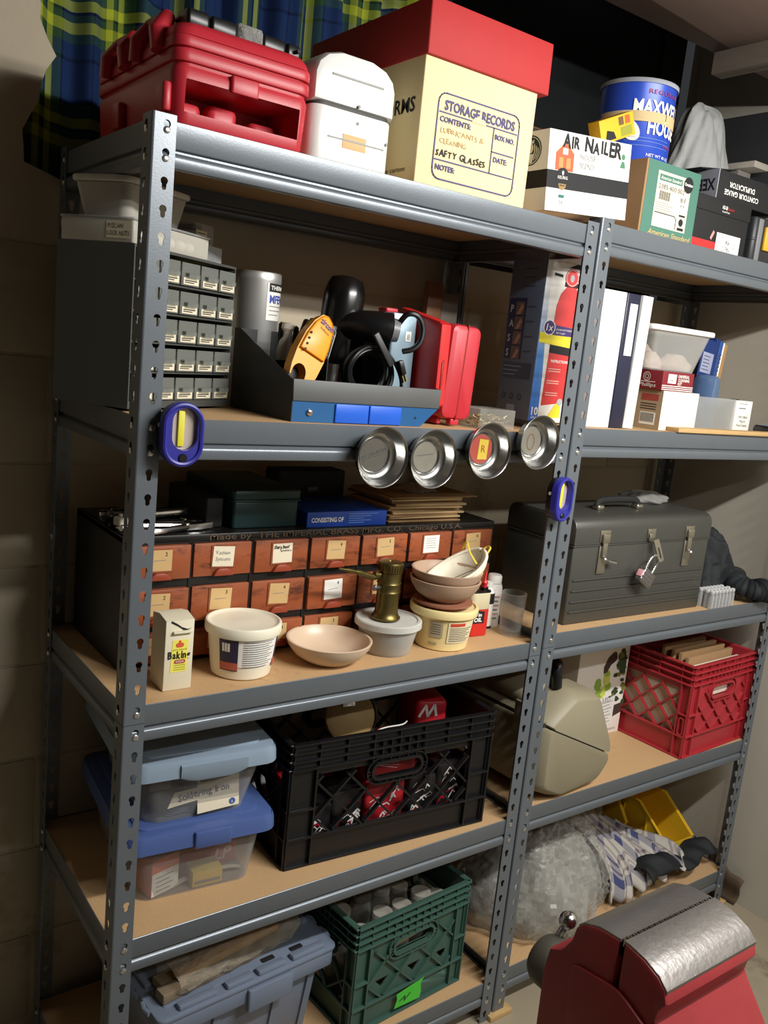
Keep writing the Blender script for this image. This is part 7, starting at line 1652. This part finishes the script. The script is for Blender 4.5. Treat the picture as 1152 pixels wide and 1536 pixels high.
# plaid shirt
def plaid2():
    m = bpy.data.materials.new('shirt_plaid'); m.use_nodes = True; nt = m.node_tree; N = nt.nodes; L = nt.links; b = N['Principled BSDF']; b.inputs['Roughness'].default_value = 0.9
    tc = N.new('ShaderNodeTexCoord'); sp = N.new('ShaderNodeSeparateXYZ'); L.new(tc.outputs['UV'], sp.inputs[0])
    def ramp(sock, rep, stops):
        mu = N.new('ShaderNodeMath'); mu.operation = 'MULTIPLY'; mu.inputs[1].default_value = rep; L.new(sock, mu.inputs[0])
        fr = N.new('ShaderNodeMath'); fr.operation = 'FRACT'; L.new(mu.outputs[0], fr.inputs[0])
        r = N.new('ShaderNodeValToRGB'); r.color_ramp.interpolation = 'CONSTANT'; e = r.color_ramp.elements
        e[0].position = 0; e[0].color = lin(stops[0][1]); e[1].position = stops[1][0]; e[1].color = lin(stops[1][1])
        for p, c in stops[2:]: k = e.new(p); k.color = lin(c)
        L.new(fr.outputs[0], r.inputs[0]); return r.outputs[0]
    wh, bl, br = (186, 180, 172), (62, 70, 112), (110, 96, 92)
    st = [(0, wh), (0.22, bl), (0.42, wh), (0.50, br), (0.56, wh), (0.70, br), (0.78, bl), (0.82, wh)]
    mx = N.new('ShaderNodeMix'); mx.data_type = 'RGBA'; mx.blend_type = 'MIX'; mx.inputs[0].default_value = 0.5
    L.new(ramp(sp.outputs[0], 3.2, st), mx.inputs[6]); L.new(ramp(sp.outputs[1], 2.2, st), mx.inputs[7]); L.new(mx.outputs[2], b.inputs['Base Color']); return m
g = G()
def shirt(u, v):
    # falls from the top of the pile (v=1) to the shelf front (v=0)
    x = -0.03 + 0.325 * u + 0.02 * sin(v * 5); sg = 0.012 * sin(u * 26 + 2 * v) + 0.008 * sin(u * 47 - 3 * v)
    zt = 0.205 - 0.16 * u; y = 0.008 + 0.22 * v ** 1.3 + sg * (1 - 0.4 * v)
    z = 0.020 + (zt) * (v ** 0.75) + 0.045 * u * (1 - v) + 0.6 * sg
    return (x, y, max(0.004, z))
g.surf(60, 36, shirt); o = g.build('plaid_shirt', [plaid2()], None, sharp=80); md = o.modifiers.new('cloth', 'SOLIDIFY'); md.thickness = 0.003; md.offset = 1
tag(o, 'white and blue plaid shirt draped right of the bubble film bag', 'shirt', loc=(1.405, 0.02, R5))
g = G()
def blk(u, v):
    x = 0.34 * u; z = 0.012 + 0.100 * sin(pi * min(1, 0.25 + 0.7 * v)) * (0.75 + 0.25 * sin(u * 7)) * (1 - 0.35 * u) + 0.006 * sin(u * 31 + v * 6)
    return (x, -0.012 + 0.105 * v + 0.008 * sin(u * 17), max(0.003, z))
g.surf(46, 20, blk); o = g.build('black_trousers', [BJK], None, sharp=80); md = o.modifiers.new('cloth', 'SOLIDIFY'); md.thickness = 0.004; md.offset = 1
tag(o, 'black garment lying in front of the plaid shirt at the shelf edge', 'garment', loc=(1.50, 0.004, R5 + 0.002), rz=6)
# yellow bins
def open_bin(lab, loc, rz, w, d, h, tilt=0):
    t = thing('parts_bin', lab, 'parts bin', loc, rz, 'yellow open parts bins', ry=tilt)
    g = G(); th = 0.004; side = [(0, 0), (d, 0), (d, h), (d * 0.42, h), (0.0, h * 0.42)]
    for x in (0, w - th): g.prism([(-y, z) for y, z in side], -(x + th), -x, 0, LEFT)
    g.box(th, w - th, d - th, d, 0, h); g.box(th, w - th, 0, d - th, 0, th); g.box(th, w - th, 0, th, th, h * 0.40)
    for x in (-0.004, w):
        for k in (0.3, 0.62): g.box(x, x + 0.004, d * k - 0.002, d * k + 0.002, 0.004, h * 0.8)
        g.tube([(x + 0.002, d, h), (x + 0.002, d * 0.42, h), (x + 0.002, 0, h * 0.42)], 0.0035, 6)
    g.build('bin', [mat('yellow_bin_plastic', (222, 178, 36), 0.45, 0, 0.06)], t)
    g = G(); g.rbox(w * 0.3, w * 0.7, -0.003, 0, h * 0.12, h * 0.3, 0.001, 0.001); g.build('label_slot', [mat('yellow_bin_plastic', (222, 178, 36))], t)
    return t
open_bin('yellow open parts bin standing by the right rear post on the bottom shelf', (1.715, 0.105, R5), 0, 0.125, 0.27, 0.150)
open_bin('yellow open parts bin half hidden under the plaid shirt', (1.575, 0.245, R5), -2, 0.12, 0.18, 0.17)
g = G(); g.tube(spline([(0, 0, 0), (0.04, -0.01, 0.035), (0.09, -0.006, 0.05), (0.12, 0.0, 0.06)]), 0.0022, 6); tag(g.build('strap', [BLACK]), 'thin black strap across the front of the yellow parts bin', 'strap', loc=(1.722, 0.096, R5 + 0.004))
# brown paper behind the right post
g = G()
g.surf(10, 8, lambda u, v: (0.015 + 0.010 * sin(6 * v) * u + 0.012 * u, -0.10 * u - 0.02 * v * u, 0.15 * (1 - 0.45 * u) * v + 0.002 + 0.010 * sin(8 * u) * v)); o = g.build('brown_paper', [mat('brown_paper', (92, 76, 60), 0.85, 0, 0.15)], None, sharp=70)
md = o.modifiers.new('sheet', 'SOLIDIFY'); md.thickness = 0.002
tag(o, 'dark brown paper standing on the floor behind the right front post', 'paper', loc=(XR - 0.048, 0.075, 0.0))

# ================================================================== BENCH VISE
VR = mat('vise_red_paint', (158, 54, 58), 0.42, 0.05, 0.12, 14, bump=0.12, bs=60, dirt=((70, 40, 38), 22, 0.62))
VS = mat('worn_cast_steel', (150, 146, 144), 0.34, 0.85, 0.15, 24, bump=0.15, bs=120, dirt=((178, 62, 64), 16, 0.72))
t = thing('bench_vise', 'worn red bench vise with bare steel jaws in the right foreground', 'vise', (0.418, -0.662, 0.0))
X0, X1 = 0.0, 0.200
ZT = 0.829
fwd = [(0.003, ZT - 0.002), (0.038, ZT - 0.006), (0.062, ZT - 0.016), (0.074, ZT - 0.030), (0.078, ZT - 0.05), (0.090, ZT - 0.072), (0.112, ZT - 0.085), (0.118, ZT - 0.12), (0.116, ZT - 0.26), (0.003, ZT - 0.26)]
bwd = [(-0.003, ZT), (-0.035, ZT - 0.004), (-0.058, ZT - 0.013), (-0.070, ZT - 0.024), (-0.075, ZT - 0.040), (-0.066, ZT - 0.056), (-0.064, ZT - 0.070), (-0.074, ZT - 0.085), (-0.10, ZT - 0.118), (-0.13, ZT - 0.16), (-0.14, ZT - 0.26), (-0.003, ZT - 0.26)]
def body(poly, nm, m):
    g = G(); g.prism([(-y, z) for y, z in poly], -X1, -X0, 0, LEFT, e=0.006); return g.build(nm, [m], t)
body(fwd, 'rear_jaw', VR); body(bwd, 'front_jaw', VR)
def cap(poly, nm):
    g = G(); n = len(poly)
    ring = [[(x, y, z) for y, z in poly] for x in (X0 + 0.003, X1 - 0.003)]
    inner = [(y, z - 0.004) for y, z in poly[::-1]]
    g.loft([[(x, y, z) for y, z in poly + inner] for x in (X0 + 0.003, X1 - 0.003)], 0); bmesh.ops.recalc_face_normals(g.bm, faces=g.bm.faces); return g.build(nm, [VS], t)
cap([(0.0028, ZT - 0.02), (0.0028, ZT - 0.0005), (0.02, ZT - 0.002), (0.038, ZT - 0.0045), (0.062, ZT - 0.0146), (0.070, ZT - 0.022)], 'rear_jaw_plate')
cap([(-0.0024, ZT - 0.02), (-0.0024, ZT + 0.001), (-0.012, ZT + 0.001), (-0.035, ZT - 0.0025), (-0.058, ZT - 0.0112), (-0.0715, ZT - 0.023)], 'front_jaw_plate')
g = G()
for k in range(34): g.box(X0 + 0.006 + k * 0.0056, X0 + 0.0088 + k * 0.0056, -0.0018, 0.0022, ZT - 0.01, ZT + 0.0006 + 0.0006 * (k % 2))
g.build('jaw_serration', [CHROME], t)
g = G(); g.prism(soft([(-0.07, ZT - 0.075), (0.01, ZT - 0.062), (0.095, ZT - 0.10), (0.09, ZT - 0.2), (-0.06, ZT - 0.2)]), 0.0, 0.006, 0, LEFT @ Matrix.Identity(4), e=0.003); g.build('end_boss', [VR], t)
GYI = mat('grey_cast_iron', (92, 90, 80), 0.5, 0.5, 0.1)
g = G(); My = T(0.092, 0.100, ZT - 0.185) @ RX(-90)
g.lathe([(0, 0), (0.022, 0), (0.024, 0.004), (0.024, 0.05), (0.036, 0.055), (0.040, 0.062), (0.040, 0.085), (0.034, 0.095), (0, 0.098)], 30, 0, My); g.build('screw_hub', [GYI], t)
g = G(); g.tube([(0.092, 0.205, ZT - 0.200), (0.104, 0.185, ZT - 0.165), (0.116, 0.178, ZT - 0.130)], 0.0065, 12); g.build('handle_bar', [CHROME], t)
g = G(); g.ball((0.1185, 0.177, ZT - 0.124), 0.0145, seg=20); g.build('handle_knob', [CHROME], t)
g = G(); g.lathe([(0, 0.0), (0.16, 0.0), (0.165, 0.006), (0.16, 0.02), (0.06, 0.03), (0.055, 0.05), (0.055, ZT - 0.32), (0.09, ZT - 0.30), (0.11, ZT - 0.28), (0.11, ZT - 0.258), (0, ZT - 0.258)], 32, 0, T(0.1, -0.01, 0)); g.build('pedestal', [GYI], t)
